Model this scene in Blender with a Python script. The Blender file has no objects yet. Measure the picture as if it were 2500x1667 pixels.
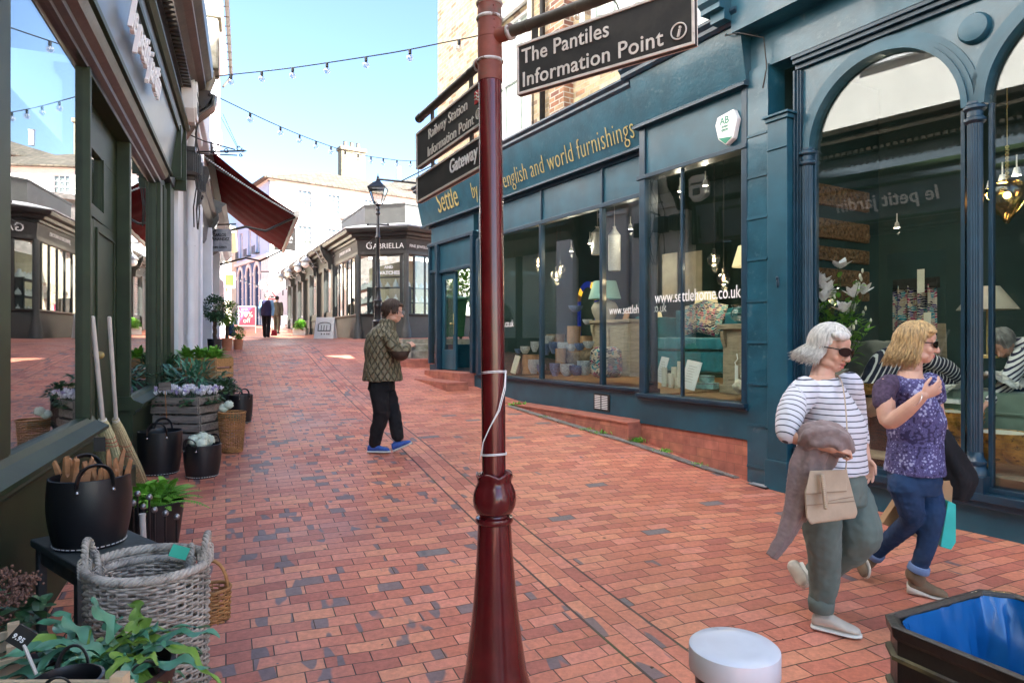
import bpy,bmesh,math,random
import numpy as np
from mathutils import Vector,Matrix,noise as mnoise
R = math.radians
random.seed(7)
sc = bpy.context.scene
cam_d = bpy.data.cameras.new('camera'); cam = bpy.data.objects.new('camera',cam_d)
sc.collection.objects.link(cam); sc.camera = cam
cam.location = (0,0,0); cam.rotation_euler = (R(90),0,0)
cam_d.sensor_width = 36; cam_d.lens = 23.04; cam_d.shift_y = -0.0017
cam_d.clip_start = 0.05; cam_d.clip_end = 1500
SUN_EL,SUN_AZ = R(36),math.atan2(0.90,-0.43)
world = bpy.data.worlds.new('World'); sc.world = world; world.use_nodes = True
_n = world.node_tree.nodes; _l = world.node_tree.links
_bg = _n['Background']; _sky = _n.new('ShaderNodeTexSky'); _sky.sky_type = 'NISHITA'
_sky.sun_disc = False; _sky.sun_elevation = SUN_EL; _sky.sun_rotation = SUN_AZ
_sky.air_density = 1.0; _sky.dust_density = 0.2; _sky.ozone_density = 3.0
_l.new(_sky.outputs[0],_bg.inputs[0]); _bg.inputs[1].default_value = 0.058
sun_d = bpy.data.lights.new('sun','SUN'); sun_d.energy = 5.0; sun_d.angle = R(0.5); sun_d.color = (1,.96,.90)
sun = bpy.data.objects.new('sun',sun_d); sc.collection.objects.link(sun)
_sv = Vector((math.sin(SUN_AZ) * math.cos(SUN_EL),math.cos(SUN_AZ) * math.cos(SUN_EL),math.sin(SUN_EL)))
sun.rotation_euler = _sv.to_track_quat('Z','Y').to_euler()
sc.view_settings.view_transform = 'Standard'; sc.view_settings.look = 'None'
sc.view_settings.gamma = 1; sc.view_settings.exposure = 3.08
sc.cycles.max_bounces = 9; sc.cycles.transparent_max_bounces = 16; sc.cycles.diffuse_bounces = 4
sc.cycles.glossy_bounces = 4; sc.cycles.use_denoising = True
sc.cycles.sample_clamp_indirect = 8; sc.cycles.blur_glossy = 0.5
try: sc.cycles.denoiser = 'OPENIMAGEDENOISE'
except Exception: pass
COL = sc.collection
M = {}
def _nodes(name):
    m = bpy.data.materials.new(name); m.use_nodes = True
    nt = m.node_tree; b = nt.nodes['Principled BSDF']
    return m,nt,b
def mat(name,col,rough=.5,metal=0,var=.12,vs=6,bump=.0,bs=40,coat=0,spec=.5,emit=None,es=0,sheen=0,dirt=None,ds=3,dirt_lo=.55,dirt_hi=.75,trans=0,alpha=1,sss=0,detail=5,stretch=None):
    m,nt,b = _nodes(name); L = nt.links.new
    tc = nt.nodes.new('ShaderNodeTexCoord')
    src = tc.outputs['Object']
    if stretch:
        mp = nt.nodes.new('ShaderNodeMapping'); mp.inputs['Scale'].default_value = stretch
        L(src,mp.inputs[0]); src = mp.outputs[0]
    nz = nt.nodes.new('ShaderNodeTexNoise'); nz.inputs['Scale'].default_value = vs; nz.inputs['Detail'].default_value = detail
    L(src,nz.inputs['Vector'])
    rp = nt.nodes.new('ShaderNodeValToRGB')
    c = Vector(col[:3])
    rp.color_ramp.elements[0].position = .3; rp.color_ramp.elements[1].position = .7
    rp.color_ramp.elements[0].color = (*(c * (1 - var)),1); rp.color_ramp.elements[1].color = (*[min(1,q * (1 + var)) for q in c],1)
    L(nz.outputs['Fac'],rp.inputs[0]); out = rp.outputs[0]
    if dirt:
        n2 = nt.nodes.new('ShaderNodeTexNoise'); n2.inputs['Scale'].default_value = ds; n2.inputs['Detail'].default_value = 8; n2.inputs['Roughness'].default_value = .7
        L(src,n2.inputs['Vector'])
        r2 = nt.nodes.new('ShaderNodeMapRange'); r2.inputs[1].default_value = dirt_lo; r2.inputs[2].default_value = dirt_hi
        L(n2.outputs['Fac'],r2.inputs[0])
        mx = nt.nodes.new('ShaderNodeMix'); mx.data_type = 'RGBA'
        L(r2.outputs[0],mx.inputs[0]); L(out,mx.inputs[6]); mx.inputs[7].default_value = (*dirt,1); out = mx.outputs[2]
    L(out,b.inputs['Base Color'])
    b.inputs['Roughness'].default_value = rough; b.inputs['Metallic'].default_value = metal
    b.inputs['Specular IOR Level'].default_value = spec
    b.inputs['Coat Weight'].default_value = coat; b.inputs['Coat Roughness'].default_value = .08
    if sheen: b.inputs['Sheen Weight'].default_value = sheen; b.inputs['Sheen Roughness'].default_value = .4
    if sss: b.inputs['Subsurface Weight'].default_value = sss; b.inputs['Subsurface Radius'].default_value = (.01,.004,.002); b.inputs['Subsurface Scale'].default_value = 1
    if trans: b.inputs['Transmission Weight'].default_value = trans
    if emit: b.inputs['Emission Color'].default_value = (*emit,1); b.inputs['Emission Strength'].default_value = es
    if bump:
        n3 = nt.nodes.new('ShaderNodeTexNoise'); n3.inputs['Scale'].default_value = bs; n3.inputs['Detail'].default_value = 4
        L(src,n3.inputs['Vector'])
        bp = nt.nodes.new('ShaderNodeBump'); bp.inputs['Strength'].default_value = min(1,bump * 10); bp.inputs['Distance'].default_value = .01 * bump * 10
        L(n3.outputs['Fac'],bp.inputs['Height']); L(bp.outputs[0],b.inputs['Normal'])
    M[name] = m; return m
def brickmat(name,cols,mortar,bw=.225,bh=.075,ms=.008,rough=.85,axes='xz',bumpd=.006,rot=0,noise_amt=.25,stain=None):
    """per-brick random colour from the ramp cols; axes picks the object-space plane"""
    m,nt,b = _nodes(name); L = nt.links.new
    tc = nt.nodes.new('ShaderNodeTexCoord'); sp = nt.nodes.new('ShaderNodeSeparateXYZ'); cb = nt.nodes.new('ShaderNodeCombineXYZ')
    L(tc.outputs['Object'],sp.inputs[0])
    if axes == 'wall':
        ad = nt.nodes.new('ShaderNodeMath'); ad.operation = 'ADD'; L(sp.outputs['X'],ad.inputs[0]); L(sp.outputs['Y'],ad.inputs[1]); L(ad.outputs[0],cb.inputs['X']); L(sp.outputs['Z'],cb.inputs['Y'])
    else:
        L(sp.outputs[axes[0].upper()],cb.inputs['X']); L(sp.outputs[axes[1].upper()],cb.inputs['Y'])
    bt = nt.nodes.new('ShaderNodeTexBrick'); bt.offset = .5
    L(cb.outputs[0],bt.inputs['Vector'])
    bt.inputs['Color1'].default_value = (0,0,0,1); bt.inputs['Color2'].default_value = (1,1,1,1); bt.inputs['Mortar'].default_value = (.5,.5,.5,1)
    bt.inputs['Scale'].default_value = 1; bt.inputs['Mortar Size'].default_value = ms; bt.inputs['Mortar Smooth'].default_value = .3
    bt.inputs['Brick Width'].default_value = bw; bt.inputs['Row Height'].default_value = bh; bt.inputs['Bias'].default_value = 0
    rp = nt.nodes.new('ShaderNodeValToRGB'); cr = rp.color_ramp; cr.interpolation = 'CONSTANT'
    while len(cr.elements) < len(cols): cr.elements.new(.5)
    for i,(p,c) in enumerate(cols): cr.elements[i].position = p; cr.elements[i].color = (*c,1)
    L(bt.outputs['Color'],rp.inputs[0])
    nz = nt.nodes.new('ShaderNodeTexNoise'); nz.inputs['Scale'].default_value = 9; nz.inputs['Detail'].default_value = 8; L(tc.outputs['Object'],nz.inputs['Vector'])
    mr = nt.nodes.new('ShaderNodeMapRange'); mr.inputs[3].default_value = 1 - noise_amt; mr.inputs[4].default_value = 1 + noise_amt; mr.inputs[1].default_value = .3; mr.inputs[2].default_value = .7
    L(nz.outputs['Fac'],mr.inputs[0])
    mm = nt.nodes.new('ShaderNodeMix'); mm.data_type = 'RGBA'; mm.blend_type = 'MULTIPLY'; mm.inputs[0].default_value = 1
    L(rp.outputs[0],mm.inputs[6]); L(mr.outputs[0],mm.inputs[7])
    mx = nt.nodes.new('ShaderNodeMix'); mx.data_type = 'RGBA'; L(bt.outputs['Fac'],mx.inputs[0]); L(mm.outputs[2],mx.inputs[6]); mx.inputs[7].default_value = (*mortar,1)
    L(mx.outputs[2],b.inputs['Base Color']); b.inputs['Roughness'].default_value = rough
    inv = nt.nodes.new('ShaderNodeMath'); inv.operation = 'MULTIPLY_ADD'; inv.inputs[1].default_value = -1; L(bt.outputs['Fac'],inv.inputs[0])
    n2 = nt.nodes.new('ShaderNodeTexNoise'); n2.inputs['Scale'].default_value = 60; n2.inputs['Detail'].default_value = 6; L(tc.outputs['Object'],n2.inputs['Vector'])
    L(n2.outputs['Fac'],inv.inputs[2])
    bp = nt.nodes.new('ShaderNodeBump'); bp.inputs['Distance'].default_value = bumpd; bp.inputs['Strength'].default_value = .8
    L(inv.outputs[0],bp.inputs['Height']); L(bp.outputs[0],b.inputs['Normal'])
    M[name] = m; return m
def glassmat(name,tint=(1,1,1),ior=1.52,rough=0.0,boost=1.0):
    m = bpy.data.materials.new(name); m.use_nodes = True; nt = m.node_tree; nt.nodes.clear(); L = nt.links.new
    o = nt.nodes.new('ShaderNodeOutputMaterial'); mx = nt.nodes.new('ShaderNodeMixShader'); t = nt.nodes.new('ShaderNodeBsdfTransparent'); g = nt.nodes.new('ShaderNodeBsdfGlossy')
    lw = nt.nodes.new('ShaderNodeLayerWeight'); lw.inputs['Blend'].default_value = .5; pw = nt.nodes.new('ShaderNodeMath'); pw.operation = 'POWER'; pw.inputs[1].default_value = 5; L(lw.outputs['Facing'],pw.inputs[0])
    r0 = ((ior - 1) / (ior + 1)) ** 2; f = nt.nodes.new('ShaderNodeMath'); f.operation = 'MULTIPLY_ADD'; f.inputs[1].default_value = 1 - r0; f.inputs[2].default_value = r0; L(pw.outputs[0],f.inputs[0]); t.inputs[0].default_value = (*tint,1); g.inputs['Roughness'].default_value = rough
    if boost != 1:
        k = nt.nodes.new('ShaderNodeMath'); k.operation = 'MULTIPLY'; k.use_clamp = True; k.inputs[1].default_value = boost; L(f.outputs[0],k.inputs[0]); L(k.outputs[0],mx.inputs[0])
    else: L(f.outputs[0],mx.inputs[0])
    L(t.outputs[0],mx.inputs[1]); L(g.outputs[0],mx.inputs[2]); L(mx.outputs[0],o.inputs[0]); M[name] = m; return m
def emitmat(name,col,s):
    m,nt,b = _nodes(name); b.inputs['Base Color'].default_value = (*col,1); b.inputs['Emission Color'].default_value = (*col,1); b.inputs['Emission Strength'].default_value = s; M[name] = m; return m
class MB:
    def __init__(s): s.v = []; s.f = []; s.mi = []; s.cur = 0
    def add(s,vs,fs):
        o = len(s.v); s.v += [tuple(v) for v in vs]; s.f += [[i + o for i in f] for f in fs]; s.mi += [s.cur] * len(fs); return s
    def box(s,x0,x1,y0,y1,z0,z1,m=None):
        vs = [Vector(p) for p in ((x0,y0,z0),(x1,y0,z0),(x1,y1,z0),(x0,y1,z0),(x0,y0,z1),(x1,y0,z1),(x1,y1,z1),(x0,y1,z1))]
        if m: vs = [m @ v for v in vs]
        return s.add(vs,[[0,3,2,1],[4,5,6,7],[0,1,5,4],[1,2,6,5],[2,3,7,6],[3,0,4,7]])
    def prism(s,pts,vec):
        n = len(pts); vec = Vector(vec); a = [Vector(p) for p in pts]
        return s.add(a + [p + vec for p in a],[list(range(n))[::-1],[i + n for i in range(n)]] + [[i,(i + 1) % n,(i + 1) % n + n,i + n] for i in range(n)])
    def profile(s,prof,x0,x1,ends=True):
        """extrude a (y,z) profile along local x"""
        n = len(prof); return s.prism([(x0,p[0],p[1]) for p in prof],(x1 - x0,0,0))
    def tube(s,pts,r,n=8,cap=True,flat=None):
        pts = [Vector(p) for p in pts]; k = len(pts)
        if not hasattr(r,'__len__'): r = [r] * k
        up = None; vs = []
        for i,p in enumerate(pts):
            d = (pts[min(i + 1,k - 1)] - pts[max(i - 1,0)])
            if d.length < 1e-9: d = Vector((0,0,1))
            d.normalize()
            if up is None: up = d.orthogonal().normalized()
            up = (up - d * up.dot(d));
            if up.length < 1e-6: up = d.orthogonal()
            up.normalize(); q = d.cross(up)
            for j in range(n):
                a = 2 * math.pi * j / n; rr = r[i]
                vs.append(p + up * math.cos(a) * rr + q * math.sin(a) * rr * (flat or 1))
        fs = [[i * n + j,i * n + (j + 1) % n,(i + 1) * n + (j + 1) % n,(i + 1) * n + j] for i in range(k - 1) for j in range(n)]
        if cap: fs += [list(range(n))[::-1],[(k - 1) * n + j for j in range(n)]]
        return s.add(vs,fs)
    def lathe(s,prof,n=24,c=(0,0,0),m=None,sx=1,sy=1,cap=True):
        vs = []; c = Vector(c)
        for r,z in prof:
            for j in range(n):
                a = 2 * math.pi * j / n; v = Vector((r * math.cos(a) * sx,r * math.sin(a) * sy,z)) + c
                vs.append(m @ v if m else v)
        k = len(prof)
        fs = [[i * n + j,i * n + (j + 1) % n,(i + 1) * n + (j + 1) % n,(i + 1) * n + j] for i in range(k - 1) for j in range(n)]
        if cap:
            if prof[0][0] > 1e-5: fs.append(list(range(n))[::-1])
            if prof[-1][0] > 1e-5: fs.append([(k - 1) * n + j for j in range(n)])
        return s.add(vs,fs)
    def ball(s,c,r,n=12,k=8,sc_=(1,1,1),m=None):
        prof = [(max(r * math.sin(math.pi * i / k),1e-6),-r * math.cos(math.pi * i / k)) for i in range(k + 1)]
        vs = []
        for rr,z in prof:
            for j in range(n):
                a = 2 * math.pi * j / n; v = Vector((rr * math.cos(a) * sc_[0],rr * math.sin(a) * sc_[1],z * sc_[2]))
                if m: v = m @ v
                vs.append(v + Vector(c))
        return s.add(vs,[[i * n + j,i * n + (j + 1) % n,(i + 1) * n + (j + 1) % n,(i + 1) * n + j] for i in range(k) for j in range(n)])
    def quad(s,a,b,c,d): return s.add([a,b,c,d],[[0,1,2,3]])
MW = {}
def mesh_of(name,mb,mats,smooth=False):
    me = bpy.data.meshes.new(name); me.from_pydata([tuple(v) for v in mb.v],[],mb.f)
    if not isinstance(mats,(list,tuple)): mats = [mats]
    for q in mats: me.materials.append(M[q] if isinstance(q,str) else q)
    if len(mats) > 1: me.polygons.foreach_set('material_index',mb.mi)
    if smooth: me.polygons.foreach_set('use_smooth',[True] * len(me.polygons))
    me.update(); return me
def ob(name,mb,mats,parent=None,smooth=False,world=False,bevel=0,auto=None,label=None,recalc=True):
    """link mb as one mesh object. verts are local to the parent's frame unless world=True"""
    if world and parent is not None:
        inv = MW[parent.name].inverted(); mb.v = [tuple(inv @ Vector(v)) for v in mb.v]
    me = mesh_of(name,mb,mats,smooth)
    if recalc:
        bm = bmesh.new(); bm.from_mesh(me); bmesh.ops.recalc_face_normals(bm,faces=bm.faces); bm.to_mesh(me); bm.free()
    o = bpy.data.objects.new(name,me); COL.objects.link(o)
    if parent is not None: o.parent = parent; MW[o.name] = MW[parent.name]
    else: MW[o.name] = Matrix.Identity(4)
    if bevel:
        bv = o.modifiers.new('bevel','BEVEL'); bv.width = bevel; bv.segments = 2; bv.limit_method = 'ANGLE'; bv.angle_limit = R(40)
    if smooth and auto:
        try: me.set_sharp_from_angle(angle=R(auto))
        except Exception: pass
    if label: o['label'] = label
    return o
def tag(o,label=None,cat=None,group=None,kind=None):
    if label: o['label'] = label
    if cat: o['category'] = cat
    if group: o['group'] = group
    if kind: o['kind'] = kind
    return o
def thing(name,label,cat,loc=(0,0,0),rz=0,group=None):
    o = bpy.data.objects.new(name,None); COL.objects.link(o); o.empty_display_size = .1
    o.location = loc; o.rotation_euler = (0,0,rz)
    MW[o.name] = Matrix.Translation(loc) @ Matrix.Rotation(rz,4,'Z')
    return tag(o,label,cat,group)
def dup(root,loc=None,rz=None,label=None,scale=None):
    def cp(o,par):
        c = o.copy(); COL.objects.link(c); c.parent = par
        for ch in [q for q in KIDS.get(o.name,[])]: cp(ch,c)
        return c
    KIDS = {}
    for q in COL.objects:
        if q.parent: KIDS.setdefault(q.parent.name,[]).append(q)
    r = cp(root,None)
    if loc is not None: r.location = loc
    if rz is not None: r.rotation_euler[2] = rz
    if scale is not None: r.scale = (scale,) * 3
    if label: r['label'] = label
    MW[r.name] = Matrix.Translation(r.location) @ Matrix.Rotation(r.rotation_euler[2],4,'Z')
    return r
_txt_cache = {}
def text_mb(s,size,depth=.01,offset=0,align='LEFT',shear=0,space=1,sx=1,serif=0):
    cu = bpy.data.curves.new('t','FONT'); cu.body = s; cu.size = size; cu.extrude = depth / 2; cu.offset = offset
    cu.align_x = align; cu.shear = shear; cu.space_character = space; cu.resolution_u = 3
    o = bpy.data.objects.new('t',cu); COL.objects.link(o)
    dg = bpy.context.evaluated_depsgraph_get(); me = bpy.data.meshes.new_from_object(o.evaluated_get(dg))
    mb = MB(); mb.add([(v.co.x * sx,-v.co.z,v.co.y) for v in me.vertices],[list(p.vertices) for p in me.polygons])
    bpy.data.objects.remove(o); bpy.data.curves.remove(cu); bpy.data.meshes.remove(me)
    return mb
def place(mb,m):
    mb.v = [tuple(m @ Vector(v)) for v in mb.v]; return mb
def T(x,y,z): return Matrix.Translation((x,y,z))
def RZ(a): return Matrix.Rotation(a,4,'Z')
def RX(a): return Matrix.Rotation(a,4,'X')
def RY(a): return Matrix.Rotation(a,4,'Y')
def pt(x,y,Y): return Vector(((x - 1176) / 1505 * Y,Y,(780 - y) / 1505 * Y))
RS = math.atan2(-.857,.516); OS = Vector((-1.17,13,0)); FS = Matrix.Translation(OS) @ RZ(RS)
RL = math.atan2(.9268,-.3756); OL = Vector((-1.1,0,0)); FL = Matrix.Translation(OL) @ RZ(RL)
def S(t,o,z): return FS @ Vector((t,-o,z))
def Lw(a,o,z): return FL @ Vector((a,-o,z))
_gp = np.array([(3.76,4.81,-1.49),(2.58,6.77,-1.46),(1.63,3.43,-1.53),(-1.33,7.05,-1.22),(2.25,7.31,-1.40),(1.5,8.0,-1.25),(.7,9.3,-1.13),(.1,10.3,-1.05),
 (-.92,12,-.87),(-2.3,13.9,-.64),(-3.4,6.3,-1.25),(-2,3.1,-1.5),(0,2.8,-1.56),(0,0,-1.6),(-3,-6,-1.65),(6,-6,-1.65),(8,0,-1.6),(-6.2,15,-.36),(-5.0,10,-.9),(-4.3,18,-.12),
 (-7.5,18,-.15),(-5.5,22,.02),(-9.6,25.6,.08),(-11.8,30,.3),(-9,30,.25),(-16,42,.95),(-8,42,.9),(-20,60,1.3),(0,60,1.3),(-3.2,20.5,.02),(4,24,.05),(12,30,.2),(30,0,-1.6),(-30,0,-1.6),(20,12,-1.2),(-20,15,-.5),(-30,60,1.3),(30,60,1.2),(-9,22,-.02)])
def _tps(r): return np.where(r > 1e-9,r * r * np.log(r + 1e-12),0)
_K = _tps(np.linalg.norm(_gp[:,None,:2] - _gp[None,:,:2],axis=2)) + np.eye(len(_gp)) * .15
_P = np.c_[np.ones(len(_gp)),_gp[:,:2]]
_A = np.block([[_K,_P],[_P.T,np.zeros((3,3))]]); _W = np.linalg.solve(_A,np.r_[_gp[:,2],0,0,0])
def gzv(P):
    P = np.asarray(P,float); r = np.linalg.norm(P[:,None,:] - _gp[None,:,:2],axis=2)
    return _tps(r) @ _W[:-3] + _W[-3] + P @ _W[-2:]
def gz(x,y): return float(gzv([(x,y)])[0])
# ================= materials for the place =================
mat('teal_paint',(.011,.070,.105),rough=.38,var=.25,vs=3,bump=.025,bs=45,coat=.12,dirt=(.045,.10,.13),ds=4,dirt_lo=.6,dirt_hi=.8)
mat('teal_paint_worn',(.011,.070,.105),rough=.30,var=.25,vs=4,bump=.05,bs=28,coat=.45,dirt=(.06,.12,.15),ds=9,dirt_lo=.58,dirt_hi=.7)
mat('navy_paint',(.007,.032,.056),rough=.35,var=.25,vs=5,coat=.12,bump=.015,bs=50)
mat('teal_inside',(.010,.042,.045),rough=.75,var=.15,vs=2)
mat('green_paint',(.026,.042,.019),rough=.5,var=.2,vs=4,bump=.02,bs=60,coat=.0,spec=.3,dirt=(.05,.055,.035),ds=5,dirt_lo=.62,dirt_hi=.8)
mat('fascia_grey',(.105,.135,.17),rough=.42,var=.12,vs=2.5,bump=.01,coat=.2)
mat('brown_trim',(.036,.029,.021),rough=.4,var=.35,vs=7,bump=.03,bs=30,coat=.2,dirt=(.02,.018,.016),ds=6,dirt_lo=.5,dirt_hi=.6)
mat('white_render',(.80,.79,.76),rough=.85,var=.06,vs=1.5,bump=.02,bs=30,dirt=(.60,.58,.53),ds=2,dirt_lo=.62,dirt_hi=.85)
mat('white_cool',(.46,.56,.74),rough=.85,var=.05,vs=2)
mat('white_paint',(.76,.78,.82),rough=.6,var=.06,vs=3,bump=.02,bs=30,dirt=(.42,.42,.42),ds=6,dirt_lo=.66,dirt_hi=.78)
mat('cream_render',(.70,.62,.45),rough=.85,var=.1,vs=2)
mat('blue_render',(.085,.14,.27),rough=.8,var=.05,vs=2)
mat('white_frame',(.80,.80,.80),rough=.5,var=.03)
mat('stone_white',(.72,.70,.65),rough=.85,var=.08,vs=6,bump=.02,bs=20)
mat('dark_shop',(.028,.028,.026),rough=.45,var=.15,vs=3,bump=.02,coat=.15,dirt=(.09,.09,.085),ds=3,dirt_lo=.6,dirt_hi=.8)
mat('dark_shop_light',(.060,.063,.060),rough=.55,var=.15,vs=2,dirt=(.10,.10,.095),ds=3,dirt_lo=.55,dirt_hi=.8)
mat('lead',(.30,.31,.33),rough=.5,var=.3,vs=4,dirt=(.5,.5,.5),ds=5,dirt_lo=.5,dirt_hi=.7,bump=.03)
mat('roof_tile',(.15,.135,.105),rough=.85,var=.3,vs=3,bump=.05,bs=20)
mat('slate',(.17,.16,.15),rough=.7,var=.3,vs=5)
mat('chimney',(.22,.19,.13),rough=.9,var=.2,vs=5)
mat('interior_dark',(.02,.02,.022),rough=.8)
mat('interior_cream',(.62,.55,.38),rough=.7,var=.1)
mat('wood_floor',(.30,.20,.11),rough=.5,var=.3,vs=6,stretch=(1,12,1))
mat('moss_stone',(.30,.28,.23),rough=.9,var=.35,vs=7,bump=.08,bs=22,dirt=(.16,.16,.09),ds=5,dirt_lo=.5,dirt_hi=.7)
mat('kerb_cement',(.22,.19,.17),rough=.9,var=.25,vs=9,bump=.06,bs=40,dirt=(.1,.1,.06),ds=12,dirt_lo=.5,dirt_hi=.62)
mat('iron',(.018,.018,.02),rough=.35,metal=.3,var=.2,bump=.02,coat=.2)
mat('pole_maroon',(.10,.007,.009),rough=.22,var=.2,vs=9,coat=.5,bump=.006,bs=12)
mat('pole_rust',(.19,.050,.032),rough=.6,var=.25,vs=14,bump=.03,bs=40,dirt=(.10,.075,.05),ds=8,dirt_lo=.55,dirt_hi=.7)
mat('pole_ring',(.50,.50,.49),rough=.6,var=.3,vs=30,dirt=(.13,.07,.05),ds=22,dirt_lo=.5,dirt_hi=.55)
mat('arm_dark',(.060,.052,.040),rough=.45,var=.3,vs=12,bump=.03,dirt=(.13,.12,.08),ds=9,dirt_lo=.55,dirt_hi=.7)
mat('sign_black',(.020,.019,.018),rough=.55,var=.3,vs=8,dirt=(.045,.04,.034),ds=6,dirt_lo=.5,dirt_hi=.8)
mat('sign_white',(.66,.63,.57),rough=.6,var=.15,vs=25,dirt=(.3,.27,.2),ds=18,dirt_lo=.62,dirt_hi=.72)
mat('gold',(.40,.31,.11),rough=.4,var=.15,vs=20)
mat('letter_white',(.85,.85,.85),rough=.5,var=.02)
mat('awning_red',(.13,.002,.006),spec=.08,rough=.9,var=.18,vs=3,bump=.03,bs=12)
mat('bulb_cap',(.012,.012,.012),rough=.5)
mat('white_plastic',(.82,.82,.80),rough=.35,var=.04,vs=8)
mat('red_ink',(.55,.02,.02),rough=.5); mat('green_ink',(.02,.22,.13),rough=.5)
mat('plinth_red',(.40,.13,.085),rough=.75,var=.3,vs=6,bump=.05,bs=30,dirt=(.20,.10,.05),ds=4,dirt_lo=.5,dirt_hi=.7)
glassmat('glass',(.93,.97,.95),boost=2.0)
glassmat('bulb_glass',(.82,.82,.82),ior=1.7,boost=2.4)
glassmat('amber_glass',(1,.80,.42),ior=1.7,boost=2.2)
REDS = [(0,(.48,.150,.090)),(.16,(.57,.200,.122)),(.34,(.52,.172,.108)),(.52,(.61,.240,.140)),(.66,(.45,.140,.094)),(.80,(.59,.220,.150)),(.92,(.40,.125,.088)),(.985,(.19,.155,.155))]
def paving():
    m,nt,b = _nodes('paving_brick'); L = nt.links.new; N = nt.nodes.new
    tc = N('ShaderNodeTexCoord'); sp = N('ShaderNodeSeparateXYZ'); L(tc.outputs['Object'],sp.inputs[0])
    def lin(a,c,off=0):
        x = N('ShaderNodeMath'); x.operation = 'MULTIPLY'; L(sp.outputs['X'],x.inputs[0]); x.inputs[1].default_value = a
        y = N('ShaderNodeMath'); y.operation = 'MULTIPLY_ADD'; L(sp.outputs['Y'],y.inputs[0]); y.inputs[1].default_value = c; L(x.outputs[0],y.inputs[2])
        z = N('ShaderNodeMath'); z.operation = 'ADD'; L(y.outputs[0],z.inputs[0]); z.inputs[1].default_value = off; return z.outputs[0]
    u = lin(.916,.40); v = lin(-.40,.916)
    wn = N('ShaderNodeTexNoise'); wn.inputs['Scale'].default_value = .55; wn.inputs['Detail'].default_value = 2; L(tc.outputs['Object'],wn.inputs['Vector'])
    wo = N('ShaderNodeMath'); wo.operation = 'MULTIPLY_ADD'; L(wn.outputs['Fac'],wo.inputs[0]); wo.inputs[1].default_value = .22; L(v,wo.inputs[2])
    wn2 = N('ShaderNodeTexNoise'); wn2.inputs['Scale'].default_value = 7; wn2.inputs['Detail'].default_value = 1; L(tc.outputs['Object'],wn2.inputs['Vector'])
    wo2 = N('ShaderNodeMath'); wo2.operation = 'MULTIPLY_ADD'; L(wn2.outputs['Fac'],wo2.inputs[0]); wo2.inputs[1].default_value = .016; L(wo.outputs[0],wo2.inputs[2])
    def brick(a,c):
        cb = N('ShaderNodeCombineXYZ'); L(a,cb.inputs['X']); L(c,cb.inputs['Y'])
        bt = N('ShaderNodeTexBrick'); L(cb.outputs[0],bt.inputs['Vector']); bt.offset = .45; bt.offset_frequency = 2
        bt.inputs['Color1'].default_value = (0,0,0,1); bt.inputs['Color2'].default_value = (1,1,1,1); bt.inputs['Mortar'].default_value = (.5,.5,.5,1)
        bt.inputs['Scale'].default_value = 1; bt.inputs['Mortar Size'].default_value = .0034; bt.inputs['Mortar Smooth'].default_value = .35
        bt.inputs['Brick Width'].default_value = .215; bt.inputs['Row Height'].default_value = .105; return bt
    A = brick(u,wo2.outputs[0]); vv = lin(-.40,.916,0); uu = lin(.916,.40,-1.785); B = brick(vv,uu)
    def cmpn(x,op,t):
        c = N('ShaderNodeMath'); c.operation = op; L(x,c.inputs[0]); c.inputs[1].default_value = t; return c.outputs[0]
    g1 = cmpn(uu,'GREATER_THAN',0); g2 = cmpn(uu,'LESS_THAN',.315)
    ch = N('ShaderNodeMath'); ch.operation = 'MULTIPLY'; L(g1,ch.inputs[0]); L(g2,ch.inputs[1])
    def sel(x,y,fac,typ='RGBA'):
        k = N('ShaderNodeMix'); k.data_type = typ; L(fac,k.inputs[0])
        if typ == 'RGBA': L(x,k.inputs[6]); L(y,k.inputs[7]); return k.outputs[2]
        L(x,k.inputs[2]); L(y,k.inputs[3]); return k.outputs[0]
    rnd = sel(A.outputs['Color'],B.outputs['Color'],ch.outputs[0]); fac = sel(A.outputs['Fac'],B.outputs['Fac'],ch.outputs[0],'FLOAT')
    rp = N('ShaderNodeValToRGB'); cr = rp.color_ramp; cr.interpolation = 'CONSTANT'
    while len(cr.elements) < len(REDS): cr.elements.new(.5)
    for i,(p,c) in enumerate(REDS): cr.elements[i].position = p; cr.elements[i].color = (*c,1)
    L(rnd,rp.inputs[0])
    cb = N('ShaderNodeCombineXYZ');
    r7 = N('ShaderNodeMath'); r7.operation = 'MULTIPLY'; L(rnd,r7.inputs[0]); r7.inputs[1].default_value = 37;
    u5 = cmpn(u,'MULTIPLY',5.2); L(u5,cb.inputs['X']); L(r7.outputs[0],cb.inputs['Y']); v2 = cmpn(v,'MULTIPLY',1.2); L(v2,cb.inputs['Z'])
    nb = N('ShaderNodeTexNoise'); nb.inputs['Scale'].default_value = 1.3; nb.inputs['Detail'].default_value = 1.5; L(cb.outputs[0],nb.inputs['Vector'])
    lo = N('ShaderNodeMapRange'); L(uu,lo.inputs[0]); lo.inputs[1].default_value = -.2; lo.inputs[2].default_value = .8; lo.inputs[3].default_value = -.612; lo.inputs[4].default_value = -.72
    sb = N('ShaderNodeMath'); sb.operation = 'ADD'; L(nb.outputs['Fac'],sb.inputs[0]); L(lo.outputs[0],sb.inputs[1])
    mb_ = N('ShaderNodeMapRange'); L(sb.outputs[0],mb_.inputs[0]); mb_.inputs[1].default_value = 0; mb_.inputs[2].default_value = .018
    mb_.inputs[4].default_value = .85
    k1 = N('ShaderNodeMix'); k1.data_type = 'RGBA'; L(mb_.outputs[0],k1.inputs[0]); L(rp.outputs[0],k1.inputs[6]); k1.inputs[7].default_value = (.125,.115,.130,1)
    dd = None
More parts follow.
